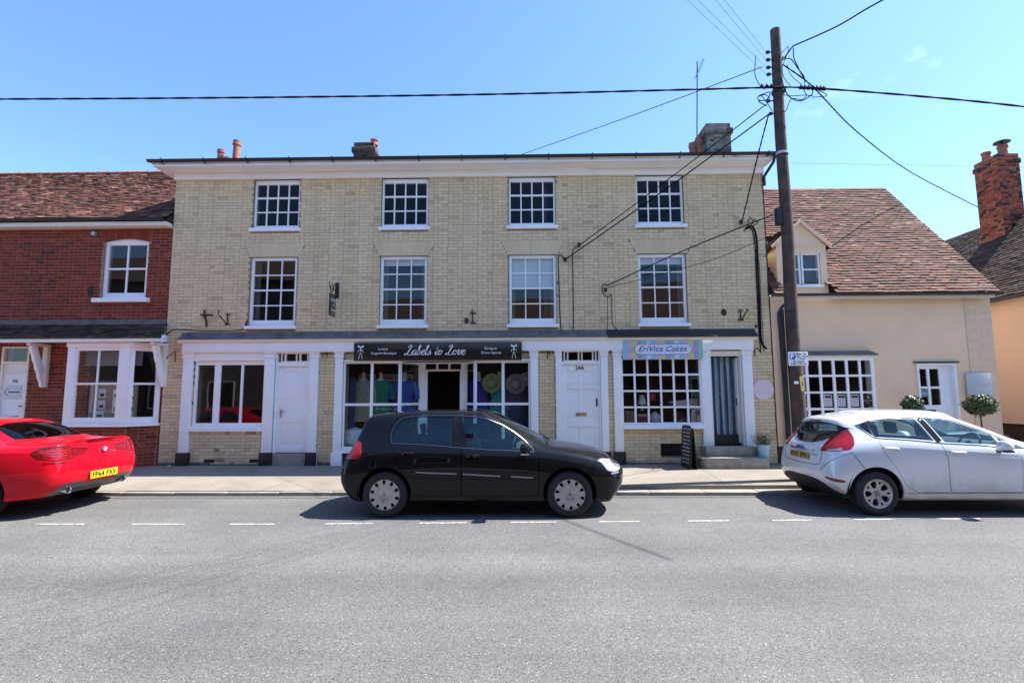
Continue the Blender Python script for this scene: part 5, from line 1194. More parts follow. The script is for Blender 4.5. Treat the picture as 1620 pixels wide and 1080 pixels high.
# ---------------------------------------------------------------- black hatchback
def golf():
    base = [.10, .28, .50, .78, 1.15, 1.70, 2.05, 2.40, 2.70, 2.95, 3.30, 3.62, 3.88, 4.03]
    c14 = lambda v: [v]*14
    rows = [
     ([0]*14, [.22]+[.2]*12+[.22]),
     ([.36]+[.42]*12+[.34], [.22]+[.2]*12+[.22]),
     ([.64,.74,.77,.78,.78,.78,.78,.78,.78,.78,.78,.77,.73,.58], [.25,.215,.205,.2,.2,.2,.2,.2,.2,.2,.2,.2,.2,.225]),
     ([.70,.80,.845,.862,.868,.868,.868,.868,.868,.866,.864,.85,.79,.62], [.34,.31,.30,.30,.29,.29,.29,.29,.29,.29,.30,.30,.31,.33]),
     ([.735,.825,.862,.875,.878,.878,.878,.878,.878,.878,.878,.862,.81,.65], [.48,.47,.46,.46,.45,.45,.45,.45,.45,.45,.46,.46,.47,.47]),
     ([.735,.825,.865,.880,.882,.882,.882,.882,.882,.882,.880,.862,.80,.635], [.64,.64,.64,.63,.63,.62,.62,.61,.61,.61,.61,.61,.61,.60]),
     ([.70,.785,.830,.850,.860,.864,.864,.862,.860,.852,.838,.806,.735,.58], [.86,.86,.87,.88,.88,.87,.86,.85,.845,.84,.825,.785,.73,.665]),
     ([.645,.725,.765,.785,.795,.80,.80,.795,.79,.775,.745,.69,.62,.52], [1.0,1.015,1.03,1.04,1.035,1.005,.985,.965,.95,.935,.90,.85,.78,.695]),
     ([.60,.655,.695,.715,.725,.73,.728,.722,.70,.69,.62,.56,.50,.45], [1.16,1.18,1.20,1.215,1.22,1.215,1.205,1.19,1.12,.985,.935,.885,.81,.715]),
     ([.565,.585,.60,.61,.62,.625,.62,.60,.58,.50,.44,.40,.37,.33], [1.325,1.385,1.405,1.42,1.43,1.43,1.425,1.385,1.21,1.005,.955,.903,.828,.728]),
     ([.40,.41,.42,.42,.42,.42,.42,.40,.32,.25,.22,.2,.19,.17], [1.375,1.418,1.44,1.457,1.47,1.473,1.465,1.43,1.245,1.022,.966,.912,.836,.735]),
     ([0]*14, [1.383,1.428,1.452,1.47,1.483,1.486,1.478,1.442,1.255,1.03,.972,.918,.842,.74]),
    ]
    ov = {}
    for j, x in {0:.24,1:.24,2:.22,3:.13,4:.075,5:.08,6:.155,7:.225,8:.30,9:.37,10:.37,11:.37}.items(): ov[(j,0)] = (x, None, None)
    for j, x in {3:.28,4:.27,5:.27,6:.30,7:.36,8:.44,9:.50,10:.52,11:.52}.items(): ov[(j,1)] = (x, None, None)
    for j, x in {7:.56,8:.62,9:.70,10:.72,11:.72}.items(): ov[(j,2)] = (x, None, None)
    for j, x in {7:.82,8:.88,9:.92,10:.92,11:.92}.items(): ov[(j,3)] = (x, None, None)
    for j, x in {8:2.32,9:2.20,10:2.23,11:2.24}.items(): ov[(j,7)] = (x, None, None)
    for j, x in {8:2.58,9:2.58,10:2.61,11:2.62}.items(): ov[(j,8)] = (x, None, None)
    for j, x in {8:2.93,9:3.00,10:3.05,11:3.07}.items(): ov[(j,9)] = (x, None, None)
    for j, x in {2:3.92,3:4.02,4:4.06,5:4.06,6:4.02,7:3.98,8:3.97,9:3.985,10:4.0,11:4.01}.items(): ov[(j,13)] = (x, None, None)
    T = dict(lines=rib_table(base, rows, ov), side=(2, 9), bow_r=[.04,.06,.075,.07,.045,.035,.03,.0], bow_f=[.05,.11,.13,.13,.10,.06,.03,0])
    P = carpaint('black_car_paint', (.006, .0065, .0085))
    WM = dict(tyre=TYRE, dark=DARK, rim=SILVER, badge=DARKCHROME, chrome=DARK)
    S = dict(label='black five door hatchback with silver wheel covers, parked in front of the boutique shop window', T=T, paint=P, axles=(.734, 3.312), tyre_r=.318, rim_r=.216, wheel='cap', wheel_m=WM, track=.868, L=4.2,
      windows=[[(.815,1.045),(.80,1.11),(.815,1.20),(.865,1.30),(.945,1.365),(1.06,1.385),(1.35,1.395),(1.655,1.392),(1.665,.995),(1.4,1.015),(1.1,1.035)],
               [(1.79,1.388),(1.96,1.378),(2.14,1.345),(2.34,1.27),(2.52,1.165),(2.66,1.06),(2.76,.96),(2.76,.935),(2.5,.945),(2.2,.955),(1.88,.975)]],
      windscreen=([(.60,1.0),(.60,1.05),(.52,1.375),(0,1.41),(-.52,1.375),(-.60,1.05),(-.60,1.0),(0,1.055)], 2.15, 3.4),
      rear_window=([(-.53,1.06),(-.45,1.30),(0,1.325),(.45,1.30),(.53,1.06),(0,1.045)], -.2, .75),
      side_parts=[('rear_door', [(.755,1.07),(.74,1.14),(.76,1.25),(.84,1.36),(.95,1.412),(1.73,1.425),(1.735,1.0),(1.79,.95),(1.805,.30),(1.20,.30),(1.09,.42),(.965,.62),(.90,.80),(.83,.93)], .42, P),
                  ('front_door', [(1.742,1.42),(1.97,1.407),(2.17,1.368),(2.37,1.29),(2.57,1.18),(2.72,1.06),(2.83,.945),(2.88,.88),(2.88,.30),(1.815,.30),(1.80,.95),(1.745,1.0)], .42, P),
                  ('tail_light', [(.0,1.06),(.34,1.05),(.375,.96),(.385,.86),(.33,.80),(0,.80)], .50, RED),
                  ('headlight', [(3.73,.80),(3.82,.80),(3.97,.765),(4.07,.70),(4.11,.635),(3.95,.62),(3.85,.635)], .30, CLEARLENS)],
      other_parts=[('lower_intake', [(-.62,.27),(-.60,.40),(-.45,.44),(.45,.44),(.60,.40),(.62,.27)], 4.0, 4.4, 'x', PLASTIC), ('bonnet', [(2.98,-.70),(3.5,-.665),(3.95,-.44),(3.985,0),(3.95,.44),(3.5,.665),(2.98,.70),(3.06,.3),(3.08,0),(3.06,-.3)], .66, 1.3, 'z', P)],
      handles=[('rear', 1.03, .90), ('front', 1.95, .865)], recess_mat=CHROME, mirror=(2.68, .96), mirror_base=CHROME,
      ribbons=[('rubbing_strip', [(1.17,.632),(1.74,.610)], .016, .008, STRIP, False), ('rubbing_strip', [(1.83,.607),(2.35,.578)], .016, .008, STRIP, False), ('rubbing_strip', [(2.50,.573),(2.80,.556)], .016, .008, STRIP, False),
        ('window_trim', [(.80,1.028),(.779,1.10),(.79,1.20),(.84,1.305),(.93,1.38),(1.06,1.402),(1.35,1.413),(1.72,1.412),(1.96,1.398),(2.16,1.36),(2.36,1.283),(2.55,1.17),(2.70,1.055),(2.82,.93),(2.81,.905),(2.5,.925),(2.2,.935),(1.82,.963),(1.4,.998),(1.1,1.018)], .007, .004, DARKCHROME, True),
        ('window_divider', [(1.067,1.395),(1.07,1.035)], .022, .004, PLASTIC, False), ('pillar_trim', [(1.70,1.40),(1.715,.99)], .06, .003, PLASTIC, False)],
      dash=(2.78, .96), shelf=(.45, 1.0, -.62, .62, .90, .93), beltz=.93, seats=[(2.0,-.36,0),(2.0,.36,0),(1.12,-.36,0),(1.12,.36,0)])
    root, c = build_car(S)
    sp = MB(); sp.prism([(.325,1.392),(.33,1.378),(.44,1.36),(.66,1.425),(.60,1.44),(.45,1.415)], -.50, .50, 'y'); sp.v = [(x, y, z-.05*(y/.5)**4) for x, y, z in sp.v]; sp.build('spoiler', P, root, bevel=.008)
    a = MB(); a.tube([(.93, 0, 1.47), (.72, 0, 1.62)], [.004, .002], 5); a.build('aerial', PLASTIC, root)
    for s_ in (-1, 1):
        c.ribbon([(3.66,.60),(3.75,.622),(3.84,.618)], .007, s_, .0025).build('bumper_seam', DARK, root)
        c.ribbon([(.42,.86),(.47,.70),(.44,.62)], .006, s_, .0025).build('bumper_seam', DARK, root)
        c.ribbon([(3.90,.60),(4.02,.61)], .022, s_, .005).build('bumper_strip', STRIP, root)
    g = MB(); g.box(4.10, 4.135, -.34, .34, .575, .60); g.build('grille', PLASTIC, root)
    for s in (-1, 1): g = MB(); g.tube([(3.06, s*.1-.3, 1.045), (3.0, s*.1, 1.07), (2.96, s*.1+.28, 1.095)], .008, 5); g.build('wiper', PLASTIC, root)
    b = MB(); b.box(rear_x(c, .62)-.006, rear_x(c, .62)+.004, -.26, .26, .565, .675); b.build('number_plate', OLDPLATE, root, bevel=.004)
    return root, c

# ---------------------------------------------------------------- silver hatchback
def fiesta():
    base = [.10, .26, .45, .66, 1.0, 1.45, 1.85, 2.15, 2.5, 2.85, 3.15, 3.42, 3.66, 3.80]
    rows = [
     ([0]*14, [.24]+[.2]*12+[.22]),
     ([.34]+[.42]*12+[.34], [.24]+[.2]*12+[.22]),
     ([.58,.69,.74,.76,.77,.77,.77,.77,.77,.77,.76,.75,.70,.56], [.27,.235,.215,.205,.2,.2,.2,.2,.2,.2,.2,.2,.2,.225]),
     ([.66,.765,.815,.838,.845,.845,.845,.845,.845,.845,.842,.825,.76,.60], [.34,.33,.32,.31,.30,.29,.29,.29,.29,.30,.30,.31,.32,.34]),
     ([.70,.80,.842,.855,.855,.85,.85,.85,.852,.856,.856,.838,.78,.62], [.48,.48,.47,.46,.46,.45,.45,.45,.45,.46,.46,.47,.48,.48]),
     ([.695,.80,.845,.860,.858,.852,.852,.855,.860,.862,.858,.835,.77,.60], [.66,.66,.66,.65,.65,.64,.63,.63,.62,.62,.62,.62,.62,.60]),
     ([.66,.765,.812,.832,.845,.850,.850,.848,.845,.840,.82,.78,.70,.54], [.86,.88,.90,.92,.92,.89,.87,.855,.84,.83,.815,.78,.735,.67]),
     ([.615,.71,.75,.77,.785,.79,.79,.785,.775,.755,.72,.66,.59,.49], [1.0,1.03,1.06,1.075,1.07,1.045,1.02,1.0,.975,.945,.905,.855,.79,.70]),
     ([.575,.645,.68,.695,.705,.715,.712,.70,.675,.66,.60,.54,.48,.42], [1.13,1.155,1.18,1.20,1.21,1.21,1.20,1.19,1.10,1.0,.945,.89,.82,.72]),
     ([.545,.57,.585,.595,.605,.61,.60,.575,.55,.48,.43,.39,.35,.31], [1.25,1.285,1.32,1.345,1.365,1.37,1.365,1.325,1.19,1.02,.965,.91,.84,.735]),
     ([.38,.39,.40,.41,.41,.41,.40,.36,.32,.25,.22,.2,.19,.16], [1.30,1.345,1.38,1.41,1.432,1.44,1.428,1.375,1.225,1.035,.977,.92,.85,.743]),
     ([0]*14, [1.31,1.355,1.392,1.422,1.446,1.455,1.442,1.388,1.235,1.042,.984,.926,.855,.748]),
    ]
    ov = {}
    for j, x in {0:.16,1:.16,2:.13,3:.07,4:.035,5:.05,6:.09,7:.19,8:.29,9:.36,10:.33,11:.31}.items(): ov[(j,0)] = (x, None, None)
    for j, x in {3:.20,4:.18,5:.20,6:.25,7:.36,8:.45,9:.50,10:.48,11:.47}.items(): ov[(j,1)] = (x, None, None)
    for j, x in {7:.56,8:.63,9:.68,10:.68,11:.68}.items(): ov[(j,2)] = (x, None, None)
    for j, x in {7:.78,8:.86,9:.88,10:.88,11:.88}.items(): ov[(j,3)] = (x, None, None)
    for j, x in {8:2.14,9:1.98,10:2.0,11:2.01}.items(): ov[(j,7)] = (x, None, None)
    for j, x in {8:2.46,9:2.40,10:2.42,11:2.43}.items(): ov[(j,8)] = (x, None, None)
    for j, x in {8:2.82,9:2.87,10:2.91,11:2.93}.items(): ov[(j,9)] = (x, None, None)
    for j, x in {2:3.70,3:3.78,4:3.83,5:3.83,6:3.79,7:3.75,8:3.73,9:3.74,10:3.75,11:3.76}.items(): ov[(j,13)] = (x, None, None)
    T = dict(lines=rib_table(base, rows, ov), side=(2, 9), bow_r=[.04,.05,.06,.075,.075,.06,.04,.0], bow_f=[.05,.10,.12,.12,.10,.06,.03,0])
    P = carpaint('silver_car_paint', (.74, .76, .79), .25)
    P.node_tree.nodes['Principled BSDF'].inputs['Roughness'].default_value = .32
    N = P.node_tree.nodes; L = P.node_tree.links; bs = N['Principled BSDF']      # road dirt splashed up the sills and behind the wheels
    tcn = N.new('ShaderNodeTexCoord'); sp_ = N.new('ShaderNodeSeparateXYZ'); L.new(tcn.outputs['Object'], sp_.inputs[0])
    m1 = N.new('ShaderNodeMapRange'); m1.inputs[1].default_value = .62; m1.inputs[2].default_value = .22; m1.inputs[3].default_value = -.25; m1.inputs[4].default_value = .75; m1.clamp = False; L.new(sp_.outputs[2], m1.inputs[0])
    n1 = N.new('ShaderNodeTexNoise'); n1.inputs['Scale'].default_value = 4.5; n1.inputs['Detail'].default_value = 9; n1.inputs['Roughness'].default_value = .7; L.new(tcn.outputs['Object'], n1.inputs['Vector'])
    m2 = N.new('ShaderNodeMath'); m2.operation = 'MULTIPLY_ADD'; L.new(n1.outputs[0], m2.inputs[0]); m2.inputs[1].default_value = 1.4; m2.inputs[2].default_value = -.62
    m3 = N.new('ShaderNodeMath'); m3.operation = 'ADD'; m3.use_clamp = True; L.new(m1.outputs[0], m3.inputs[0]); L.new(m2.outputs[0], m3.inputs[1])
    m4 = N.new('ShaderNodeMath'); m4.operation = 'MULTIPLY'; m4.inputs[1].default_value = .75; L.new(m3.outputs[0], m4.inputs[0])
    mx_ = N.new('ShaderNodeMixRGB'); mx_.inputs[1].default_value = (.74, .76, .79, 1); mx_.inputs[2].default_value = (.30, .24, .17, 1); L.new(m4.outputs[0], mx_.inputs[0]); L.new(mx_.outputs[0], bs.inputs['Base Color'])
    m5 = N.new('ShaderNodeMath'); m5.operation = 'SUBTRACT'; m5.use_clamp = True; m5.inputs[0].default_value = 1.0; L.new(m4.outputs[0], m5.inputs[1]); L.new(m5.outputs[0], bs.inputs['Coat Weight'])
    WM = dict(tyre=TYRE, dark=DARK, rim=SILVER, badge=DARKCHROME, chrome=DARK)
    S = dict(label='silver five door hatchback with muddy sills parked in front of the cream cottage', T=T, paint=P, axles=(.60, 3.09), tyre_r=.305, rim_r=.202, wheel='alloy', wheel_m=WM, track=.848, L=3.95, arch=.345,
      windows=[[(.505,1.238),(.67,1.085),(.675,1.29)], [(.70,1.298),(.95,1.322),(1.20,1.335),(1.335,1.335),(1.475,1.03),(1.1,1.062),(.70,1.082)],
               [(1.46,1.342),(1.66,1.328),(1.83,1.296),(2.02,1.24),(2.20,1.17),(2.355,1.098),(2.40,.972),(2.1,.985),(1.62,1.012)],
               [(2.41,1.072),(2.70,.93),(2.43,.945)]],
      windscreen=([(.56,1.01),(.55,1.06),(.47,1.315),(0,1.355),(-.47,1.315),(-.55,1.06),(-.56,1.01),(0,1.07)], 1.9, 3.3),
      rear_window=([(-.62,1.195),(-.52,1.235),(-.25,1.268),(0,1.275),(.25,1.268),(.52,1.235),(.62,1.195),(.50,1.07),(.38,1.0),(.20,.958),(0,.948),(-.20,.958),(-.38,1.0),(-.50,1.07)], -.2, .66),
      side_parts=[('rear_door', [(.71,1.06),(.715,1.345),(1.37,1.372),(1.40,1.34),(1.54,1.01),(1.60,.79),(1.605,.325),(1.14,.325),(1.0,.42),(.92,.58),(.84,.72),(.75,.85),(.70,.97)], .42, P),
                  ('front_door', [(1.42,1.372),(1.66,1.36),(1.86,1.325),(2.06,1.265),(2.25,1.185),(2.42,1.10),(2.60,1.0),(2.62,.80),(2.60,.325),(1.615,.325),(1.61,.79),(1.55,1.01)], .42, P),
                  ('tail_light', [(-.05,.845),(.30,.90),(.375,.97),(.415,1.09),(.385,1.205),(.30,1.18),(.12,1.06),(.0,.97),(-.05,.95)], .46, RED),
                  ('rear_reflector', [(-.03,.52),(.20,.475),(.17,.445),(.05,.455)], .60, DEEPRED),
                  ('headlight', [(3.20,.86),(3.4,.85),(3.66,.76),(3.84,.66),(3.80,.62),(3.6,.65),(3.38,.72)], .30, CLEARLENS)],
      other_parts=[('bonnet', [(2.80,-.68),(3.3,-.62),(3.68,-.42),(3.75,0),(3.68,.42),(3.3,.62),(2.80,.68),(2.90,.3),(2.94,0),(2.90,-.3)], .66, 1.3, 'z', P),
                   ('bumper_insert', [(-.76,.24),(-.70,.32),(-.58,.405),(-.42,.45),(-.2,.465),(.2,.465),(.42,.45),(.58,.405),(.70,.32),(.76,.24),(.40,.19),(-.40,.19)], -.3, .42, 'x', PLASTIC)],
      handles=[('rear', .84, .93), ('front', 1.76, .875)], mirror=(2.30, .965), mirror_k=1.25,
      ribbons=[('window_trim', [(.495,1.238),(.60,1.272),(.70,1.312),(1.1,1.345),(1.35,1.352),(1.66,1.342),(1.84,1.31),(2.04,1.252),(2.25,1.165),(2.45,1.07),(2.74,.925),(2.42,.93),(2.1,.968),(1.60,.995),(1.1,1.045),(.66,1.07)], .010, .004, PLASTIC, True),
                ('pillar_trim', [(.687,1.30),(.688,1.085)], .03, .004, PLASTIC, False), ('pillar_trim', [(1.40,1.34),(1.545,1.02)], .085, .003, PLASTIC, False),
                ('body_crease', [(.72,.955),(1.6,.905),(2.6,.84)], .010, .003, P, False), ('sill_seam', [(1.02,.312),(2.6,.312)], .005, .003, PLASTIC, False)],
      dash=(2.62, .985), shelf=(.55, .95, -.58, .58, .93, .95), beltz=.96, seats=[(1.75,-.34,0),(1.75,.34,0),(.98,-.34,0),(.98,.34,0)])
    root, c = build_car(S)
    sp = MB(); sp.prism([(.265,1.30),(.27,1.285),(.42,1.275),(.60,1.355),(.52,1.372),(.36,1.335)], -.50, .50, 'y'); sp.v = [(x+.06*(y/.5)**4, y, z-.055*(y/.5)**4) for x, y, z in sp.v]; sp.build('spoiler', P, root, bevel=.01)
    b = MB(); b.box(.262, .28, -.14, .14, 1.282, 1.299); b.build('high_brake_light', DEEPRED, root)
    surf_ribbon(c, [(.36,-.57,1.17),(.12,-.50,.95),(.03,-.52,.80),(0,-.50,.68),(0,-.42,.655),(-.02,0,.645),(0,.42,.655),(0,.50,.68),(.03,.52,.80),(.12,.50,.95),(.36,.57,1.17)], .007, DARK, root, 'tailgate_seam')
    surf_ribbon(c, [(.0,-.52,.60),(.15,-.75,.80),(.30,-.83,.885)], .005, DARK, root, 'bumper_seam'); surf_ribbon(c, [(.30,-.83,.885),(.42,-.85,.68),(.47,-.85,.60)], .005, DARK, root, 'bumper_seam')
    surf_ribbon(c, [(0,-.33,.865),(-.02,0,.86),(0,.33,.865)], .035, CHROME, root, 'chrome_strip', .012)
    b = MB(); b.lathe([(.001, -.022), (.05, -.018), (.055, -.006), (.056, .02)], (-.005, 0, .885), 'x', 24); vs = [(x, y*1.25, .885+(z-.885)*.55) for x, y, z in b.v]; b.v = vs; b.build('maker_badge', mat('blue_badge', (.02,.05,.25), .2, coat=1), root, smooth=40)
    b = MB(); b.tube([(.20, 0, .985), (.25, .10, 1.03), (.30, .32, 1.09)], [.018, .011, .008], 6); b.build('wiper', PLASTIC, root)
    plate(root, 'AY61 XPN', (rear_x(c, .765), 0, .765), .52, .11, OLDPLATE, '-x')
    text('lettering', 'Fiesta', .055, (rear_x(c, .80, (-.38,), .02)-.002, -.38, .80), CHROME, root, facing='-x', shear=.3, extrude=.003)
    for y in (-.48, -.16, .16, .48):
        b = MB(); b.lathe([(.001, -.008), (.012, -.006), (.014, 0), (.014, .03)], (.028+abs(y)*.05, y, .36), 'x', 12); b.build('parking_sensor', TRIM, root, smooth=40)
    lm = MB()
    for k in range(3): lm.lathe([(.001, 0), (.028, 0), (.032, -.004)], (.10+k*.07, -.80, .90+k*.012), 'y', 14)
    a = MB(); a.tube([(1.95, 0, 1.45), (1.62, 0, 1.63)], [.004, .002], 5); a.build('aerial', PLASTIC, root)
    for s in (-1, 1): g = MB(); g.tube([(2.90, s*.1-.3, 1.06), (2.85, s*.1, 1.085), (2.80, s*.1+.28, 1.11)], .008, 5); g.build('wiper', PLASTIC, root)
    # reversing lamp strip at the foot of the tail light
    for s in (-1, 1):
        surf_ribbon(c, [(.04,s*.60,.90),(.10,s*.70,.915),(.19,s*.77,.93)], .034, CLEARLENS, root, 'reversing_light', .004)
    return root, c

# ---------------------------------------------------------------- red coupe
LAMPRED = mat('dark_red_lamp', (.20, .004, .008), .1, coat=1, var=.5, vscale=30)
def coupe():
    base = [.10, .30, .62, .95, 1.35, 1.85, 2.30, 2.75, 3.15, 3.45, 3.9, 4.3, 4.6, 4.72]
    rows = [
     ([0]*14, [.30,.27,.24]+[.19]*10+[.20]),
     ([.40]+[.42]*12+[.38], [.30,.27,.24]+[.19]*10+[.20]),
     ([.62,.77,.85,.87,.87,.87,.87,.87,.87,.87,.87,.85,.78,.60], [.325,.285,.25,.22,.19,.19,.19,.19,.19,.19,.19,.19,.19,.20]),
     ([.685,.83,.905,.925,.925,.92,.92,.92,.92,.92,.92,.905,.83,.64], [.40,.37,.34,.32,.30,.29,.29,.29,.29,.29,.30,.30,.31,.32]),
     ([.715,.855,.93,.944,.942,.935,.93,.93,.935,.94,.944,.92,.84,.65], [.50,.50,.49,.48,.47,.46,.46,.46,.46,.46,.47,.47,.47,.46]),
     ([.72,.86,.932,.947,.944,.936,.932,.932,.937,.943,.945,.915,.83,.64], [.66,.67,.68,.68,.67,.66,.65,.64,.63,.63,.62,.61,.60,.57]),
     ([.695,.835,.895,.918,.922,.92,.918,.915,.912,.905,.89,.85,.76,.60], [.88,.90,.91,.91,.90,.88,.87,.86,.85,.845,.82,.77,.71,.64]),
     ([.65,.765,.82,.84,.85,.855,.855,.85,.84,.81,.77,.70,.62,.52], [1.0,1.0,1.0,1.0,.995,.985,.975,.965,.955,.93,.89,.83,.76,.68]),
     ([.58,.65,.70,.72,.735,.745,.745,.735,.71,.68,.62,.56,.50,.44], [1.035,1.035,1.04,1.07,1.13,1.155,1.16,1.15,1.06,.975,.93,.87,.79,.70]),
     ([.44,.46,.50,.56,.585,.60,.60,.59,.55,.50,.44,.40,.36,.32], [1.045,1.05,1.055,1.16,1.28,1.32,1.325,1.30,1.16,1.0,.95,.885,.805,.71]),
     ([.25,.26,.30,.34,.37,.40,.40,.38,.32,.27,.22,.2,.19,.17], [1.05,1.055,1.065,1.19,1.325,1.365,1.372,1.345,1.195,1.02,.965,.895,.815,.715]),
     ([0]*14, [1.052,1.058,1.07,1.20,1.338,1.378,1.386,1.358,1.207,1.03,.972,.90,.82,.72]),
    ]
    ov = {}
    for j, x in {0:.24,1:.24,2:.20,3:.13,4:.09,5:.07,6:.11,7:.14,8:.14,9:.12,10:.115,11:.11}.items(): ov[(j,0)] = (x, None, None)
    for j, x in {8:.70,9:.70,10:.68,11:.67}.items(): ov[(j,2)] = (x, None, None)
    for j, x in {8:1.05,9:1.02,10:1.0,11:1.0}.items(): ov[(j,3)] = (x, None, None)
    for j, x in {8:1.45,9:1.45,10:1.42,11:1.42}.items(): ov[(j,4)] = (x, None, None)
    for j, x in {8:2.68,9:2.62,10:2.65,11:2.66}.items(): ov[(j,7)] = (x, None, None)
    for j, x in {8:3.08,9:3.03,10:3.06,11:3.07}.items(): ov[(j,8)] = (x, None, None)
    for j, x in {2:4.62,3:4.68,4:4.72,5:4.72,6:4.68,7:4.62,8:4.62,9:4.64,10:4.66,11:4.67}.items(): ov[(j,13)] = (x, None, None)
    T = dict(lines=rib_table(base, rows, ov), side=(2, 9), bow_r=[.04,.05,.065,.065,.06,.05,.03,.0], bow_f=[.08,.13,.15,.15,.12,.08,.03,0],
             creases=[(7,0,2,.5),(9,0,1,.6)])
    P = carpaint('red_car_paint', (.56, .004, .016)); P.node_tree.nodes['Principled BSDF'].inputs['Roughness'].default_value = .4
    WM = dict(tyre=TYRE, dark=DARK, rim=mat('dark_alloy', (.12,.12,.13), .3, metal=.8), badge=SILVER, chrome=PLASTIC)
    S = dict(label='glossy red coupe seen from behind, parked at the left by the red brick house', T=T, paint=P, axles=(1.05, 3.92), tyre_r=.335, rim_r=.245, wheel='alloy', wheel_m=WM, track=.925, L=4.89, arch=.39, rearglass=glass('dark_car_glass', (.16, .17, .18), 1., 1.5, sheets=.9),
      windows=[[(1.30,1.03),(1.48,1.16),(1.70,1.265),(1.92,1.295),(1.94,1.0),(1.6,1.01)], [(1.98,1.30),(2.3,1.305),(2.55,1.28),(2.78,1.20),(3.0,1.07),(3.12,.965),(2.6,.975),(1.98,.998)]],
      windscreen=([(.60,.995),(.52,1.29),(0,1.335),(-.52,1.29),(-.60,.995),(0,1.06)], 2.6, 3.9),
      rear_window=([(-.60,1.085),(-.54,1.265),(-.30,1.31),(0,1.318),(.30,1.31),(.54,1.265),(.60,1.085),(.3,1.09),(0,1.092),(-.3,1.09)], .4, 1.5),
      side_parts=[('door', [(1.955,1.325),(2.3,1.335),(2.58,1.305),(2.85,1.21),(3.08,1.06),(3.20,.90),(3.18,.32),(2.02,.32),(1.955,.55)], .40, P),
                  ('tail_light', [(-.1,.99),(.27,1.0),(.36,.96),(.395,.915),(.28,.845),(-.1,.79)], .52, LAMPRED),
                  ('headlight', [(4.1,.80),(4.3,.83),(4.6,.72),(4.8,.64),(4.5,.62),(4.25,.70)], .35, CLEARLENS)],
      other_parts=[('bonnet', [(3.40,-.76),(4.2,-.66),(4.58,-.45),(4.68,0),(4.58,.45),(4.2,.66),(3.40,.76),(3.45,.3),(3.46,0),(3.45,-.3)], .64, 1.3, 'z', P),
                   ('tail_light', [(.515,.965),(.27,.945),(.24,.915),(.33,.855),(.515,.835)], -.3, .3, 'x', LAMPRED), ('tail_light', [(-.515,.965),(-.27,.945),(-.24,.915),(-.33,.855),(-.515,.835)], -.3, .3, 'x', LAMPRED),
                   ('diffuser', [(-.74,.28),(-.62,.46),(-.36,.465),(-.29,.415),(.29,.415),(.36,.465),(.62,.46),(.74,.28),(.5,.2),(-.5,.2)], -.3, .45, 'x', TRIM)],
      handles=[('door', 2.18, .86)], mirror=(2.98, .99), steer_y=-.36,
      ribbons=[('body_crease', [(.46,.905),(1.2,.90),(2.4,.87)], .008, .002, P, False), ('window_trim', [(1.27,1.02),(1.46,1.172),(1.69,1.282),(1.92,1.315),(2.3,1.322),(2.57,1.295),(2.82,1.205),(3.04,1.07),(3.17,.955),(2.6,.962),(1.98,.985),(1.6,.998)], .009, .004, CHROME, True)],
      dash=(3.05, .975), shelf=(.75, 1.30, -.58, .58, 1.0, 1.03), beltz=.93, seats=[(2.3,-.38,0),(2.3,.38,0),(1.42,-.36,0),(1.42,.36,0)])
    root, c = build_car(S)
    surf_ribbon(c, [(.66,-.66,1.06),(.40,-.66,1.035),(.22,-.62,1.0),(.10,-.523,.96),(.04,-.518,.86),(.02,-.50,.765),(-.01,-.45,.735),(-.02,-.3,.725),(-.03,0,.72),(-.02,.3,.725),(-.01,.45,.735),(.02,.50,.765),(.04,.518,.86),(.10,.523,.96),(.22,.62,1.0),(.40,.66,1.035),(.66,.66,1.06)], .006, DARK, root, 'boot_seam')
    sp = MB(); n_ = 16; pr_ = [(.088,1.066),(.092,1.052),(.15,1.035),(.26,1.045),(.18,1.060)]; m5 = len(pr_)
    sp.v = [(x+.05*(-1+2*k/n_)**2, (-1+2*k/n_)*.58, z-.018*abs(-1+2*k/n_)**3) for k in range(n_+1) for x, z in pr_]; sp.f = [(k*m5+q, k*m5+(q+1) % m5, (k+1)*m5+(q+1) % m5, (k+1)*m5+q) for k in range(n_) for q in range(m5)]+[tuple(range(m5)), tuple(n_*m5+q for q in range(m5))]; sp.mi = [0]*len(sp.f); sp.tone = [0]*len(sp.f); sp.build('boot_lip', P, root, bevel=.004)
    b = MB(); b.prism([(.088,1.03),(.086,1.016),(.15,1.012),(.15,1.03)], -.24, .24, 'y'); b.build('high_brake_light', DEEPRED, root)
    b = MB(); b.lathe([(.0008, -.014), (.036, -.012), (.041, -.006), (.042, .03)], (.025, 0, .895), 'x', 28); bo = b.build('maker_badge', CHROME, root, smooth=30)
    for k in range(4):
        q = MB(); q.prism([(0, .895)]+[(.029*math.cos(R(90*k+a)), .895+.029*math.sin(R(90*k+a))) for a in range(0, 91, 15)], .0085, .0125, 'x'); q.build('badge_quarter', mat('badge_white', (.8,.8,.8), .3) if k % 2 else mat('badge_blue', (.03,.15,.5), .3), bo)
    text('lettering', '640d', .055, (rear_x(c, .845, (-.17,), .02), -.17, .845), CHROME, root, facing='-x', extrude=.003)
    plate(root, 'FP64 FXV', (rear_x(c, .525), 0, .525), .52, .111, YELLOWPLATE, '-x')
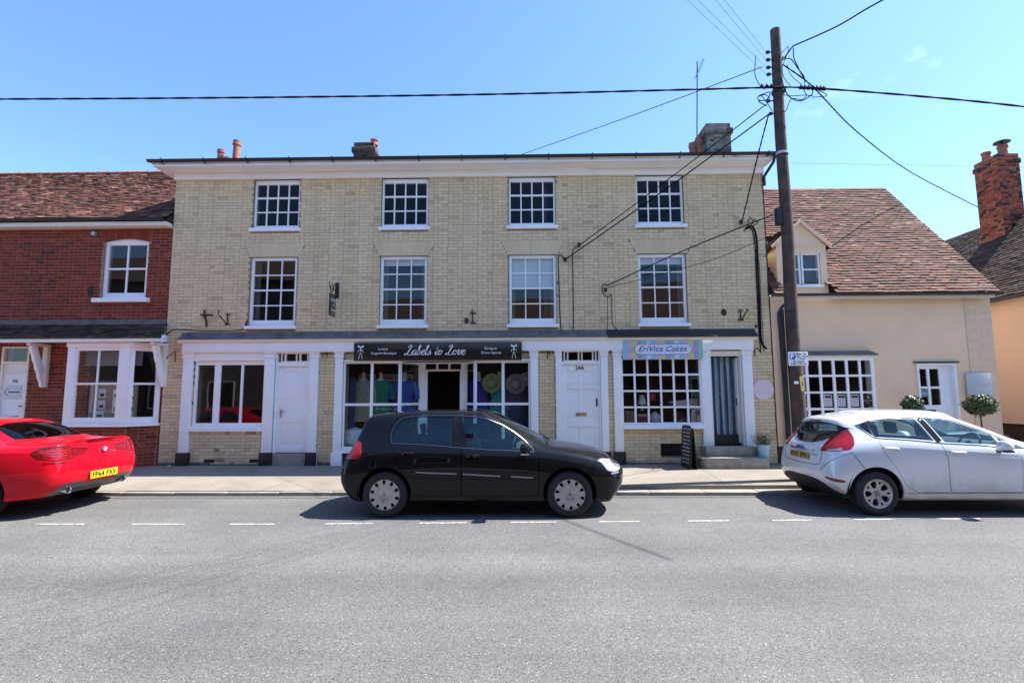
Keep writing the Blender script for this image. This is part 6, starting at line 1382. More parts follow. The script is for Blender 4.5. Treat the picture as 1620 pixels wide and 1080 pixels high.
    for s in (-1, 1):
        b = MB(); b.lathe([(.034, .05), (.040, -.02), (.048, -.03), (.05, -.02), (.05, .10)], (.12, s*.52, .355), 'x', 22); b.build('exhaust_tip', CHROME, root, smooth=40)
        b = MB(); b.lathe([(.0005, -.018), (.039, -.016)], (.12, s*.52, .355), 'x', 18); b.build('exhaust_bore', DARK, root)
        surf_ribbon(c, [(.02,s*.62,.765),(.10,s*.76,.765),(.22,s*.84,.77)], .022, DEEPRED, root, 'rear_reflector', .004)
        for pts_ in ([(.37,s*.90,.93),(.27,s*.86,1.0),(.15,s*.74,.995),(.10,s*.53,.99)], [(.38,s*.90,.92),(.28,s*.88,.845),(.12,s*.76,.80),(.06,s*.53,.80)], [(.05,s*.51,.97),(.04,s*.27,.948),(.03,s*.235,.915),(.03,s*.33,.852),(.03,s*.51,.832)]):
            surf_ribbon(c, pts_, .014, DARK, root, 'lamp_surround', .003)
        for k in range(3):
            surf_ribbon(c, [(.08,s*.60,.86+k*.04),(.12,s*.73,.865+k*.04),(.22,s*.82,.875+k*.03)], .005, mat('lamp_light_bar', (.55,.03,.03), .3), root, 'lamp_bar', .004)
    return root, c
# ================================================================== SIGNS
def strokes(paths, m, name, parent, ox, oz, s, Y, slant=.42, wmin=.010, wmax=.034):
    """pen lettering: every stroke a flat ribbon whose width follows a slanted nib"""
    b = MB()
    for pth in paths:
        P = [Vector((x+z*slant, z)) for x, z in pth]; pts = []
        for i in range(len(P)-1):
            p0, p1, p2, p3 = P[max(i-1, 0)], P[i], P[i+1], P[min(i+2, len(P)-1)]
            for k in range(6):
                t = k/6; pts.append(.5*((2*p1)+(p2-p0)*t+(2*p0-5*p1+4*p2-p3)*t*t+(3*p1-p0-3*p2+p3)*t**3))
        pts.append(P[-1]); L = []; Rr = []
        for i, p in enumerate(pts):
            t = (pts[min(i+1, len(pts)-1)]-pts[max(i-1, 0)]); t = t.normalized() if t.length > 1e-6 else Vector((1, 0)); n = Vector((-t.y, t.x))
            e = min(1, i/4, (len(pts)-1-i)/4)*.6+.4; dn = max(0, -t.y) ; w_ = (wmin+(wmax-wmin)*dn**1.2)*e/s if False else (wmin+(wmax-wmin)*abs(t.y)**1.5*(1 if t.y < 0 else .35))*e
            L.append(p+n*w_); Rr.append(p-n*w_)
        n0 = len(b.v)
        for p, q in zip(L, Rr): b.v += [(ox+p.x*s, Y, oz+p.y*s), (ox+q.x*s, Y, oz+q.y*s)]
        for i in range(len(pts)-1): b.f.append((n0+2*i, n0+2*i+1, n0+2*i+3, n0+2*i+2)); b.mi.append(0); b.tone.append(0)
    me = bpy.data.meshes.new(name); me.from_pydata(b.v, [], b.f); me.materials.append(m)
    o = bpy.data.objects.new(name, me); COL.objects.link(o); setparent(o, parent); return o
GL = {  # glyph strokes on a unit x-height = .5, cap height = 1; (strokes, advance)
 'L': ([[(.16,.72),(.22,.90),(.38,1.0),(.46,.90),(.38,.66),(.28,.36),(.18,.12),(.02,.0),(-.10,.06),(-.02,.15),(.16,.08),(.36,-.02),(.54,.02),(.62,.16)]], .66),
 'a': ([[(.36,.40),(.22,.50),(.06,.36),(.02,.14),(.12,.0),(.26,.10),(.38,.46),(.36,.20),(.38,.02),(.48,.04),(.58,.20)]], .50),
 'b': ([[(-.02,.18),(.14,.50),(.24,.90),(.20,1.0),(.12,.85),(.08,.40),(.06,.12),(.16,.0),(.30,.10),(.34,.34),(.26,.46),(.30,.34),(.50,.36)]], .44),
 'e': ([[(-.04,.18),(.16,.24),(.32,.36),(.26,.50),(.12,.44),(.04,.22),(.10,.02),(.24,.0),(.42,.18)]], .38),
 'l': ([[(-.04,.18),(.14,.50),(.24,.92),(.19,1.0),(.11,.80),(.07,.30),(.10,.03),(.20,.02),(.34,.18)]], .29),
 's': ([[(-.04,.18),(.16,.40),(.20,.54),(.20,.36),(.28,.14),(.18,.0),(.02,.04),(.04,.12)]], .36),
 't': ([[(-.04,.18),(.12,.50),(.20,.78),(.12,.50),(.06,.14),(.12,.0),(.24,.06),(.34,.18)],[(.0,.54),(.30,.56)]], .32),
 'o': ([[(.22,.50),(.06,.38),(.02,.14),(.14,.0),(.30,.10),(.34,.36),(.22,.50),(.24,.40),(.48,.38)]], .46),
 'v': ([[(-.06,.36),(.04,.50),(.10,.40),(.10,.10),(.16,.0),(.30,.16),(.34,.42),(.30,.50),(.46,.42)]], .42), ' ': ([], .38)}
def script(txt, m, parent, x0, x1, z, Y, hgt, name='lettering', slant=.22, wmax=.034, wmin=.010):
    x = 0; P = []
    for ch in txt:
        g, adv = GL[ch]; P += [[(a+x, c) for a, c in st] for st in g]; x += adv
    tot = x+.42; s = (x1-x0)/tot; sz = hgt
    P = [[(a, c*sz/s) for a, c in st] for st in P]
    return strokes(P, m, name, parent, x0, z, s, Y, slant=slant*s/sz*sz/s, wmin=wmin, wmax=wmax)
WHITEINK = mat('white_print', (.78, .80, .82), .5); SIGNBLACK = mat('sign_black', (.008, .008, .009), .25, coat=.5)
S1 = empty('shop_sign', (-1.87, -.15, 2.7), 'long black fascia sign reading Labels to Love over the boutique', 'sign')
sx0, sx1, sz0, sz1 = XZ(560, 555, -.17)[0], XZ(825.5, 555, -.17)[0], 2.475, 2.885
b = MB(); b.box(sx0, sx1, -.172, -.125, sz0, sz1); b.build('board', SIGNBLACK, S1, bevel=.004)
zc = (sz0+sz1)/2; X_ = lambda px: XZ(px, 556, -.172)[0]
script('Labels to Love', WHITEINK, S1, X_(641), X_(742), zc-.075, -.1755, .215, wmax=.062, wmin=.026)
for (t, px, dz) in (('Luxury', 606, .05), ('Lingerie Boutique', 607, -.045), ('Designer', 776.5, .05), ('Dress Agency', 777, -.045)): text('lettering', t, .08, (X_(px), -.1735, zc+dz+.01), WHITEINK, S1, extrude=.001)
for px in (570.5, 813):     # little lingerie figure drawn in white on each end
    x = X_(px); f = MB(); q = lambda pts: f.prism([(x+a, zc+c) for a, c in pts], -.176, -.1725, 'y')
    q([(-.06,.15),(-.01,.12),(-.03,.09),(-.07,.11)]); q([(.01,.12),(.065,.15),(.07,.11),(.03,.09)]); q([(-.022,.12),(.022,.12),(.018,.085),(-.018,.085)]); q([(-.025,.05),(.025,.05),(.015,.01),(-.015,.01)]); q([(-.01,.08),(.01,.08),(.008,.055),(-.008,.055)])
    q([(-.03,-.03),(.03,-.03),(.0,-.065)]); q([(-.03,-.07),(-.02,-.07),(-.035,-.17),(-.045,-.17)]); q([(.02,-.07),(.03,-.07),(.045,-.17),(.035,-.17)]); q([(-.05,.04),(-.04,.05),(-.055,-.02),(-.065,-.02)]); q([(.05,.04),(.04,.05),(.055,-.02),(.065,-.02)])
    f.build('figure_emblem', WHITEINK, S1)
S2 = empty('shop_sign', (3.2, -.13, 2.7), 'pastel striped sign reading EriVica Cakes over the small paned shop window', 'sign')
cx0_, cx1_ = XZ(985.5, 552, -.15)[0], XZ(1112, 552, -.15)[0]; cz0, cz1 = 2.495, 2.895
b = MB(); b.box(cx0_, cx1_, -.145, -.122, cz0, cz1); b.build('board', PAINT, S2)
pal = [('sky_print', (.22, .52, .72)), ('pink_print', (.62, .42, .56)), ('lime_print', (.50, .62, .22)), ('violet_print', (.38, .30, .66)), ('mint_print', (.22, .56, .42)), ('ice_print', (.55, .64, .82))]
seq = [0, 1, 2, 3, 4, 5, 0, 1, 2, 3, 4, 5, 0, 1, 2, 3, 4]; n_ = len(seq)
for k, c in enumerate(seq):
    a = cx0_+(cx1_-cx0_)*k/n_; c2_ = cx0_+(cx1_-cx0_)*(k+1)/n_; b = MB(); b.box(a, c2_, -.149, -.1455, cz0, cz1); b.build('stripe', mat(pal[c][0], pal[c][1], .5), S2)
def pill(x0, x1, z0, z1, y0, y1, n=10):
    r = (z1-z0)/2; zc_ = (z0+z1)/2; pts = [(x1-r+math.sin(math.pi*k/n)*r, zc_+math.cos(math.pi*k/n)*r) for k in range(n+1)]+[(x0+r-math.sin(math.pi*k/n)*r, zc_-math.cos(math.pi*k/n)*r) for k in range(n+1)]
    return MB().prism(pts, y0, y1, 'y')
pxx = lambda p: XZ(p, 552, -.15)[0]
pill(pxx(1003.2), pxx(1094.6), cz0+.085, cz1-.075, -.153, -.1495).build('label_border', mat('navy_print', (.05, .05, .16), .5), S2); pill(pxx(1003.9), pxx(1093.9), cz0+.095, cz1-.085, -.1565, -.1535).build('label_panel', mat('pale_blue_print', (.66, .70, .86), .5), S2)
me_ = text('lettering', 'EriVica Cakes', .175, ((pxx(1048)), -.158, (cz0+cz1)/2+.01), mat('navy_print', (.05, .05, .16), .5), S2, shear=.35, extrude=.001, bold=.001, space=1.0)
xs_ = [v.co.x for v in me_.data.vertices]; k = (pxx(1087)-pxx(1010))/(max(xs_)-min(xs_)); mid = (max(xs_)+min(xs_))/2
for v in me_.data.vertices: v.co.x = pxx(1048.5)+(v.co.x-mid)*k
for px, cc in ((998.5, (.60, .35, .50)), (1099.5, (.50, .40, .70))):
    b = MB()
    for r in (.075, .045, .018): b.lathe([(r, 0), (r, -.003), (r-.010, -.003), (r-.010, 0)], (pxx(px), -.15, (cz0+cz1)/2), 'y', 20)
    b.build('swirl_emblem', mat('swirl_print', cc, .5), S2)
# hanging sign
S3 = empty('hanging_sign', (-4.1, -.45, 3.8), 'small black hanging sign on a scrolled iron arm left of the second sash window', 'sign')
b = MB(); X0_ = XZ(533.5, 450, 0)[0]
b.prism([(-.02-.0, 3.93), (-.0, 3.93), (-.0, 4.30), (-.02, 4.30)], X0_-.04, X0_+.05, 'x'); b.build('wall_plate', BLACKIRON, S3, bevel=.01)
b = MB(); b.tube([(X0_, -.01, 4.10), (X0_, -.46, 4.10)], .012, 6)
sp_ = [(X0_, -.02-.4*t, 4.12+.13*math.sin(t*math.pi*2.0)*(1-t*.3)) for t in [k/18 for k in range(19)]]; b.tube(sp_, .010, 6)
b.tube([(X0_, -.44-.05*math.sin(a), 4.17+.05*math.cos(a)) for a in [R(x) for x in range(0, 300, 25)]], .009, 6); b.tube([(X0_, -.25-.05*math.sin(a), 4.19+.05*math.cos(a)) for a in [R(x) for x in range(0, 320, 25)]], .009, 6)
for y in (-.12, -.40): b.tube([(X0_, y, 4.10), (X0_, y, 3.98)], .006, 5)
b.build('arm', BLACKIRON, S3, smooth=50)
b = MB(); b.box(X0_-.012, X0_+.012, -.44, -.08, 3.48, 3.985); bd = b.build('board', SIGNBLACK, S3, bevel=.005)
for t, z, sz in (('Labels', 3.85, .115), ('to', 3.73, .09), ('Love', 3.62, .115)):
    for fc in ('-x', '+x'): text('lettering', t, sz, (X0_+(.0135 if fc == '+x' else -.0135), -.26, z), WHITEINK, S3, facing=fc, shear=.4, extrude=.0008)
for s_ in (-1, 1): q = MB(); q.box(X0_+s_*.0135-.0008, X0_+s_*.0135+.0008, -.38, -.14, 3.52, 3.54); q.build('small_print', mat('grey_ink', (.25, .25, .25), .5), S3)
# round pink plaque
b = MB(); px0, pz0 = XZ(1207.5, 616, -.02); b.lathe([(.0008, -.03), (.222, -.03), (.232, -.02), (.232, 0)], (px0, -.004, pz0), 'y', 48); S4 = tag(b.build('round_plaque', mat('pink_plaque', (.74, .60, .62), .5), smooth=30), 'round pink plaque with faint emblem on brick right of the curtained doorway', 'plaque')
text('emblem', 'L', .16, (px0, -.036, pz0), mat('faint_pink_print', (.78, .65, .67), .5), S4, extrude=.001)
# parking sign, notices
POLE_X, POLE_Y = 5.128, -1.90
S5 = empty('parking_sign', (5.13, -2.06, 2.3), 'white and blue parking restriction sign on the wooden pole', 'sign')
qx0, qx1 = XZ(1247.5, 567, -2.07)[0], XZ(1279, 567, -2.07)[0]; qz0, qz1 = XZ(1262, 578, -2.07)[1], XZ(1262, 556.5, -2.07)[1]; qc = (qx0+qx1)/2; w_ = qx1-qx0; h_ = qz1-qz0
b = MB(); b.box(qx0, qx1, -2.065, -2.052, qz0, qz1); b.build('plate', mat('sign_white', (.72, .74, .80), .4), S5, bevel=.006); b = MB(); b.box(qx0+.03, qx0+.34*w_, -2.069, -2.0655, qz1-.56*h_, qz1-.1*h_); b.build('blue_panel', mat('sign_blue', (.03, .13, .42), .4), S5, bevel=.0)
text('symbol', 'P', .125, (qx0+.19*w_, -2.071, qz1-.33*h_), WHITEINK, S5, extrude=.0008, bold=.003)
for t, dx, dz in (('Mon - Sat', .66, .14), ('8 am - 6 pm', .66, .32), ('1 hour', .66, .5), ('No return', .5, .70), ('within 2 hours', .5, .87)): text('lettering', t, .05, (qx0+dx*w_, -2.0675, qz1-dz*h_), BLACKINK, S5, extrude=.0006, bold=.0008)
b = MB(); b.box(POLE_X-.10, POLE_X+.10, -2.052, -2.035, (qz0+qz1)/2-.02, (qz0+qz1)/2+.02); b.build('strap', STEEL, S5)
b = MB(); ax, az = XZ(1267, 607, -2.04); b.prism([(ax-.02, az+.14), (ax+.05, az+.14), (ax+.06, az-.13), (ax+.0, az-.13)], -2.048, -2.035, 'y'); NT = tag(b.build('yellow_notice', mat('yellow_notice', (.72, .56, .18), .6)), 'yellow paper notice fixed to the wooden pole below the parking sign', 'notice'); text('lettering', '2', .10, (ax+.02, -2.050, az+.0), BLACKINK, NT, extrude=.0005)
b = MB(); ax, az = XZ(1260, 605, -2.04); b.box(ax-.04, ax+.04, -2.040, -2.030, az-.025, az+.025); tag(b.build('number_tag', mat('sign_white', (.72, .74, .80), .4)), 'small white tag on the wooden pole left of the yellow notice', 'tag')

# ================================================================== POLE AND CABLES
PL = empty('telegraph_pole', (POLE_X, POLE_Y, .15), 'tall brown wooden telegraph pole in front of the cottage', 'pole')
b = MB(); n_ = 16; pts = [(POLE_X, POLE_Y, .1)]+[(POLE_X+.010*math.sin(k*.9), POLE_Y, .1+8.86*k/n_) for k in range(1, n_+1)]
b.tube(pts, [.128-.036*k/n_ for k in range(n_+1)], 18); b.build('shaft', WOOD, PL, smooth=40)
b = MB(); b.box(POLE_X-.20, POLE_X-.145, POLE_Y-.0, POLE_Y+.06, .15, 3.3); b.build('cable_guard', mat('dark_blue_plastic', (.012, .012, .014), .6), PL, bevel=.01)
b = MB(); b.box(POLE_X-.20, POLE_X-.11, POLE_Y-.07, POLE_Y+.05, 4.93, 5.26); b.build('joint_box', BLACKPAINT, PL, bevel=.01)
ins = []
for (px, py) in [(1214, 83), (1214.5, 95), (1215, 107), (1215.5, 118), (1236, 92), (1215, 160), (1219, 180), (1240, 143)]:
    x, z = XZ(px, py, POLE_Y); s = -1 if px < 1228 else 1; b = MB(); b.tube([(POLE_X+s*.05, POLE_Y, z), (x, POLE_Y, z)], .012, 6); b.lathe([(.001, -.035), (.025, -.03), (.038, -.01), (.03, .01), (.04, .025), (.02, .04), (.001, .045)], (x, POLE_Y, z), 'x', 10); b.build('insulator', BLACKIRON, PL, smooth=40); ins.append((x, z))
for k in range(9):
    z = 1.2+k*.85; b = MB(); b.box(POLE_X-.03, POLE_X-.012, POLE_Y-.138+k*.004, POLE_Y-.08, z, z+.018); b.build('bolt', IRON, PL)
b = MB(); b.lathe([(.108, 0), (.114, .0), (.114, .05), (.108, .05)], (POLE_X, POLE_Y, XZ(1238, 245, POLE_Y)[1]), 'z', 18); b.build('band', STEEL, PL)
def cable(pts, r, label, name='overhead_cable', m=CABLE, sag=0., n=14, twist=False, group=None, parent=None, smooth=True):
    P = []; V_ = [Vector(p) for p in pts]
    for i in range(len(V_)-1):
        p0, a, c, p3 = V_[max(i-1, 0)], V_[i], V_[i+1], V_[min(i+2, len(V_)-1)]
        for k in range(n):
            t = k/n; q = .5*((2*a)+(c-p0)*t+(2*p0-5*a+4*c-p3)*t*t+(3*a-p0-3*c+p3)*t**3) if smooth and len(V_) > 2 else a.lerp(c, t); P.append(q-Vector((0, 0, sag*4*t*(1-t))))
    P.append(Vector(pts[-1])); b = MB()
    if twist:
        Q1, Q2 = [], []; fin = []
        for i in range(len(P)-1):
            seg = (P[i+1]-P[i]).length; m_ = max(1, int(seg/.05))
            for k in range(m_): fin.append(P[i].lerp(P[i+1], k/m_))
        fin.append(P[-1]); L_ = 0
        for i, p in enumerate(fin):
            if i: L_ += (p-fin[i-1]).length
            t = (fin[min(i+1, len(fin)-1)]-fin[max(i-1, 0)]).normalized(); a = t.cross(Vector((0, 0, 1))).normalized(); c = t.cross(a); an = L_*2*math.pi/twist; q = (a*math.cos(an)+c*math.sin(an))*r*.40; Q1.append(p+q); Q2.append(p-q)
        b.tube(Q1, r*.85, 5); b.tube(Q2, r*.85, 5)
    else: b.tube(P, r, 5)
    o = b.build(name, m, parent, smooth=60)
    if parent is None: tag(o, label, 'cable', group)
    return o
PY = POLE_Y-.14
at = lambda px, py, Y=PY: onY(px, py, Y)
cable([at(-420, 158), at(0, 157), at(400, 154.5), at(800, 149), at(1205, 139), at(1228, 138), at(1300, 140.5), at(1460, 153), at(1620, 169), at(2000, 215)], .017, 'thick black twisted cable running along the street across the whole sky', twist=1.1, n=6)
cable([at(1206, 106), onY(1000, 183, .4), onY(818, 247, 3.0)], .009, 'thin black wire from the pole top down to the roof ridge', n=6)
for k, (px, py, q) in enumerate([(1087, 0, 118), (1104, 0, 107), (1132, 0, 95), (1146, 0, 83)]):
    a = at(1212, q); e = onY(px, py, -4.5); d = Vector(e)-Vector(a); cable([a, tuple(Vector(a)+d*2.2)], .0035, ['leftmost', 'second', 'third', 'rightmost'][k]+' of four thin grey wires rising left from the pole top', m=mat('pale_wire', (.06, .065, .08), .8), n=4, group='thin wires from the pole top')
a = at(1262, 70); e = onY(1397, 0, -3.5); cable([at(1241, 92), at(1254, 74), a, tuple(Vector(a).lerp(Vector(e), .5)-Vector((0, 0, .05))), e, tuple(Vector(e)+(Vector(e)-Vector(a))*1.2)], .014, 'black cable rising right from the pole top out of the picture', n=5)
cable([at(1238, 102), at(1275, 128), onY(1300, 152, -1.4), onY(1355, 208, -.1), onY(1440, 272, 2.2), onY(1548, 328, 3.6)], .012, 'twisted black cable from the pole down right to the tall brick chimney', twist=.3, n=4)
cable([onY(1250, 258, 2.2), onY(1700, 266, 2.2)], .004, 'very thin pale wire behind the pole toward the right edge', m=mat('pale_wire', (.06, .065, .08), .8), n=3)
W0 = -.03
cable([at(1212, 165, POLE_Y-.06), onY(916, 388, W0)], .011, 'upper black service wire from the pole to the wall insulator between the right windows', n=14, sag=.03)
cable([at(1216, 181, POLE_Y-.06), onY(893, 411, W0)], .014, 'lower black service wire from the pole to the bracket beside the third sash window', n=14, sag=.03)
cable([at(1216, 181, POLE_Y-.06), onY(1198, 250, -1.2), onY(1174, 350, W0)], .013, 'short thick cable dropping from the pole to the upper right wall bracket', twist=.3, n=5)
cable([onY(960, 452, W0), onY(1085, 395, -.85), (POLE_X-.13, POLE_Y, XZ(1236, 336, POLE_Y)[1])], .013, 'thick black cable slanting across the fourth sash window to the pole box', n=6)
cable([onY(962, 455, W0), onY(1120, 413, -1.05), (POLE_X-.13, POLE_Y, XZ(1236, 366, POLE_Y)[1])], .006, 'thin wire slanting below the thick cable by the fourth sash window', n=6)
def wallrun(pts, r, label, **k): return cable([(*XZ(p[0], p[1])[:1], W0+.012, XZ(p[0], p[1])[1]) for p in pts], r, label, name='wall_cable', n=5, **k)
wallrun([(893, 411), (889, 405), (885, 404), (883, 411), (884, 440), (886, 500), (888, 523)], .010, 'black cable clipped down the brick just right of the third sash window')
wallrun([(916, 388), (906, 396), (905.5, 410), (906.5, 450), (907, 521)], .009, 'black cable running straight down from the upper wall insulator')
wallrun([(960, 452), (954, 450), (953, 462), (958, 468), (962, 470), (967, 466), (968, 490), (969, 512), (976, 521)], .008, 'looped black cable below the insulator left of the fourth sash window')
wallrun([(961, 468), (961, 521)], .005, 'thin wire dropping beside the looped cable on the brick')
wallrun([(1179, 362), (1186, 358), (1193, 364), (1197, 385), (1198, 420), (1200, 460), (1202, 510), (1204, 540), (1212, 552)], .022, 'thickest black cable bundle down the right corner of the yellow brick front')
wallrun([(1176, 366), (1184, 361), (1190, 366), (1194, 390), (1195.5, 430), (1198, 480), (1200, 520), (1203, 558)], .012, 'thinner black cable left of the thick bundle at the building corner')
wallrun([(1195, 395), (1201, 420), (1203, 470), (1206, 520), (1208, 556)], .006, 'loose thin wire right of the thick bundle at the building corner')
wallrun([(388, 524), (391.5, 507), (387, 517), (378, 522.5), (320, 523), (282, 521), (270, 524), (262, 534)], .010, 'black cable sagging along the brick above the left shop window')
b = MB()
for (p, q) in (((888, 540), (888.5, 562)), ((909, 540), (909, 552)), ((961, 528), (962, 560))): b.tube([(XZ(*p, -.21)[0], -.20, XZ(*p, -.21)[1]), (XZ(*q, -.13)[0], -.13, XZ(*q, -.13)[1])], .005, 5)
for (px, py, lb) in [(916, 388, 'black wall insulator holding the upper service wire'), (894, 411, 'black wall insulator beside the top corner of the third sash window'), (958, 459, 'black wall insulator left of the fourth sash window'), (1172, 352, 'black wall insulator at the upper right of the brick front')]:
    x, z = XZ(px, py, -.05); m_ = MB(); m_.tube([(x, 0, z), (x, -.06, z)], .014, 6); m_.lathe([(.001, -.05), (.028, -.045), (.04, -.01), (.03, .01), (.042, .03), (.025, .05), (.001, .055)], (x, -.07, z), 'z', 10); tag(m_.build('wall_insulator', BLACKIRON, smooth=40), lb, 'insulator')
m_ = MB()
pr = [(1180, 354), (1184, 346), (1190, 353), (1186, 358), (1192, 348), (1196, 355), (1188, 360)]; m_.tube([(*XZ(*p)[:1], -.08-.02*(k % 2), XZ(*p)[1]) for k, p in enumerate(pr)], .012, 6); tag(m_.build('cable_joint', CABLE, smooth=50), 'tangle of black cable ends at the upper right wall insulator', 'cable')
# tangle on the pole
rr = random.Random(3)
loops = [[(1236, 85), (1247, 74), (1246, 84), (1238, 105), (1240, 122), (1252, 138)], [(1255, 76), (1256, 92), (1262, 105), (1265, 112), (1275, 128), (1290, 139)], [(1236, 96), (1250, 93), (1262, 108), (1272, 122), (1273, 132)], [(1245, 102), (1252, 120), (1268, 134)], [(1238, 150), (1252, 152), (1275, 151), (1268, 158), (1252, 157), (1243, 176), (1238, 176)], [(1196, 88), (1194, 115), (1200, 132), (1210, 142)], [(1204, 160), (1198, 155), (1210, 150), (1218, 156)], [(1235, 122), (1246, 150), (1265, 160), (1284, 150), (1285, 140)], [(1203, 150), (1210, 158), (1222, 176)], [(1290, 141), (1308, 150), (1302, 153), (1285, 154)], [(1270, 138), (1276, 150), (1286, 152)], [(1200, 152), (1218, 146), (1213, 158), (1200, 160), (1213, 168)]]
for lp in loops:
    P = [onY(p[0], p[1], PY-.02-rr.random()*.12) for p in lp]; cable(P, rr.choice([.006, .008, .010]), '', name='jumper_wire', parent=PL, n=6)
for px in (1204, 1212, 1219, 1266, 1272, 1278, 1285, 1291, 1297, 1302):
    x, _, z = at(px, 138+(px-1228)*.06 if px > 1228 else 139); b = MB(); b.tube([(x-.025, PY-.03, z), (x+.025, PY-.03, z)], .035, 7); b.tube([(x, PY-.03, z), (x, PY-.03, z+.06)], .014, 5); b.build('cable_clamp', CABLE, PL)
b = MB(); x0_ = XZ(1225, 139, PY)[0]; b.lathe([(.09, -.05), (.125, -.03), (.125, .03), (.09, .05)], (POLE_X, POLE_Y, XZ(1228, 139, PY)[1]), 'z', 14); b.build('clamp_band', BLACKIRON, PL)
# aerial on the roof
ax, az = XZ(1101, 245, 1.5); ax2, az2 = XZ(1104, 92, 1.5)
AE = empty('tv_aerial', (ax, 1.5, az), 'thin television aerial on a mast beside the right chimney', 'aerial'); b = MB(); b.tube([(ax, 1.5, az-.6), (ax2-.02, 1.5, az2-.1)], .016, 6); b.build('mast', BLACKIRON, AE)
b = MB(); p0, p1 = onY(1100, 124, 1.5), onY(1113, 94, 1.5); b.tube([p0, p1], .008, 5)
for k in range(9):
    t = k/8; c = Vector(p0).lerp(Vector(p1), t); b.tube([c-Vector((.10-.004*k, .10, .03)), c+Vector((.10-.004*k, .10, .03))], .005, 4)
b.build('boom', BLACKIRON, AE)

# ================================================================== IRON BRACKETS ON THE FRONT
def iron(name, label, strokes_, r=.012, Y0=0.):
    m_ = MB()
    for st in strokes_: m_.tube([(XZ(p[0], p[1], -p[2] if len(p) > 2 else -.03)[0], -(p[2] if len(p) > 2 else .03), XZ(p[0], p[1], -p[2] if len(p) > 2 else -.03)[1]) for p in st], r, 6)
    tag(m_.build(name, IRON, smooth=50), label, 'wall bracket', 'old iron brackets on the yellow brick front')
iron('wall_bracket', 'rusty T shaped iron bracket at the far left of the brick front', [[(317, 498), (337, 498)], [(323, 490), (324, 499), (327, 517)], [(321, 498), (326, 506), (327, 516)]], .018)
iron('wall_bracket', 'rusty iron bracket with scrolled arm left of the first sash window', [[(357, 497), (364, 497)], [(360, 497), (360, 513)], [(355, 513), (364, 513)], [(358, 512, .03), (350, 502, .30), (346, 498, .38), (345, 494, .40), (347, 491, .41)]], .014)
iron('wall_bracket', 'small black iron cross bracket between the second and third sash windows', [[(747, 489), (748, 510)], [(743, 495), (753, 495)], [(744, 511), (753, 511)]], .015)
iron('wall_bracket', 'iron bracket with raised arm right of the fourth sash window', [[(1168, 491), (1176, 491)], [(1172, 491), (1172, 506)], [(1167, 506), (1176, 506)], [(1174, 505, .03), (1180, 494, .3), (1182, 488, .4), (1184, 492, .4)]], .014)
iron('wall_bracket', 'triangular iron hook left of the white entablature on the corner brick', [[(276, 556, .02), (277.5, 557, .03), (277, 572, .03)], [(263, 566, .28), (276, 556, .03)], [(264, 564, .30), (265, 568, .28)]], .009)
iron('wall_bracket', 'triangular iron hook on the brick pier right of the left door', [[(517.5, 556, .03), (517, 567, .03)], [(510, 563, .2), (517, 557, .03)], [(509, 561, .22), (511, 565, .2)]], .008)
iron('wall_bracket', 'short iron hook on the brick pier left of door 24A', [[(867, 555, .02), (866, 568, .02)], [(866, 556, .03), (872, 562, .14)]], .010)
iron('wall_bracket', 'small rusty iron hook above the pink plaque', [[(1194, 563, .02), (1194, 552, .02), (1198, 550, .10), (1202, 556, .14)]], .011)
for (px, py, r, lb) in [(738, 507, .055, 'dark oval rust mark of a removed fitting between second and third sash windows'), (1145, 494, .065, 'dark square rust mark of a removed fitting right of the fourth sash window'), (1196, 516, .03, 'small rusty stub near the cable bundle at the building corner')]:
    x, z = XZ(px, py); m_ = MB(); m_.prism([(x+r*math.cos(R(a))*rr.uniform(.8, 1.15), z+r*1.2*math.sin(R(a))*rr.uniform(.8, 1.1)) for a in range(0, 360, 40)], -.028, -.004, 'y'); tag(m_.build('rust_patch', IRON), lb, 'wall fitting')

# ================================================================== PAVEMENT THINGS
ST = empty('door_steps', (4.5, -.4, .15), 'two stone steps with rounded corners below the curtained doorway', 'steps')
def roundrect(x0, x1, y0, y1, r, n=6):
    pts = [(x1, y1), (x0, y1)]
    pts += [(x0+r-r*math.cos(R(90*k/n)), y0+r-r*math.sin(R(90*k/n))) for k in range(n+1)]+[(x1-r+r*math.sin(R(90*k/n)), y0+r-r*math.cos(R(90*k/n))) for k in range(n+1)]
    return pts
sx = lambda px, Y: XZ(px, 720, Y)[0]
b = MB(); b.prism(roundrect(sx(1110, -.62), sx(1219.5, -.62), -.66, -.0, .16), .12, .37, 'z'); b.build('lower_step', CONC, ST, bevel=.02)
b = MB(); b.prism(roundrect(sx(1116, -.3), sx(1200, -.3), -.30, .12, .04), .372, .57, 'z'); b.build('upper_step', CONC, ST, bevel=.015)
AB = empty('pavement_board', (3.55, -.45, .17), 'black A board covered in chalk writing in front of the cake shop', 'sign')
def aboard(b, y0, y1): pass
x0_, x1_ = XZ(1086.5, 735, -.75)[0], XZ(1099, 735, -.55)[0]
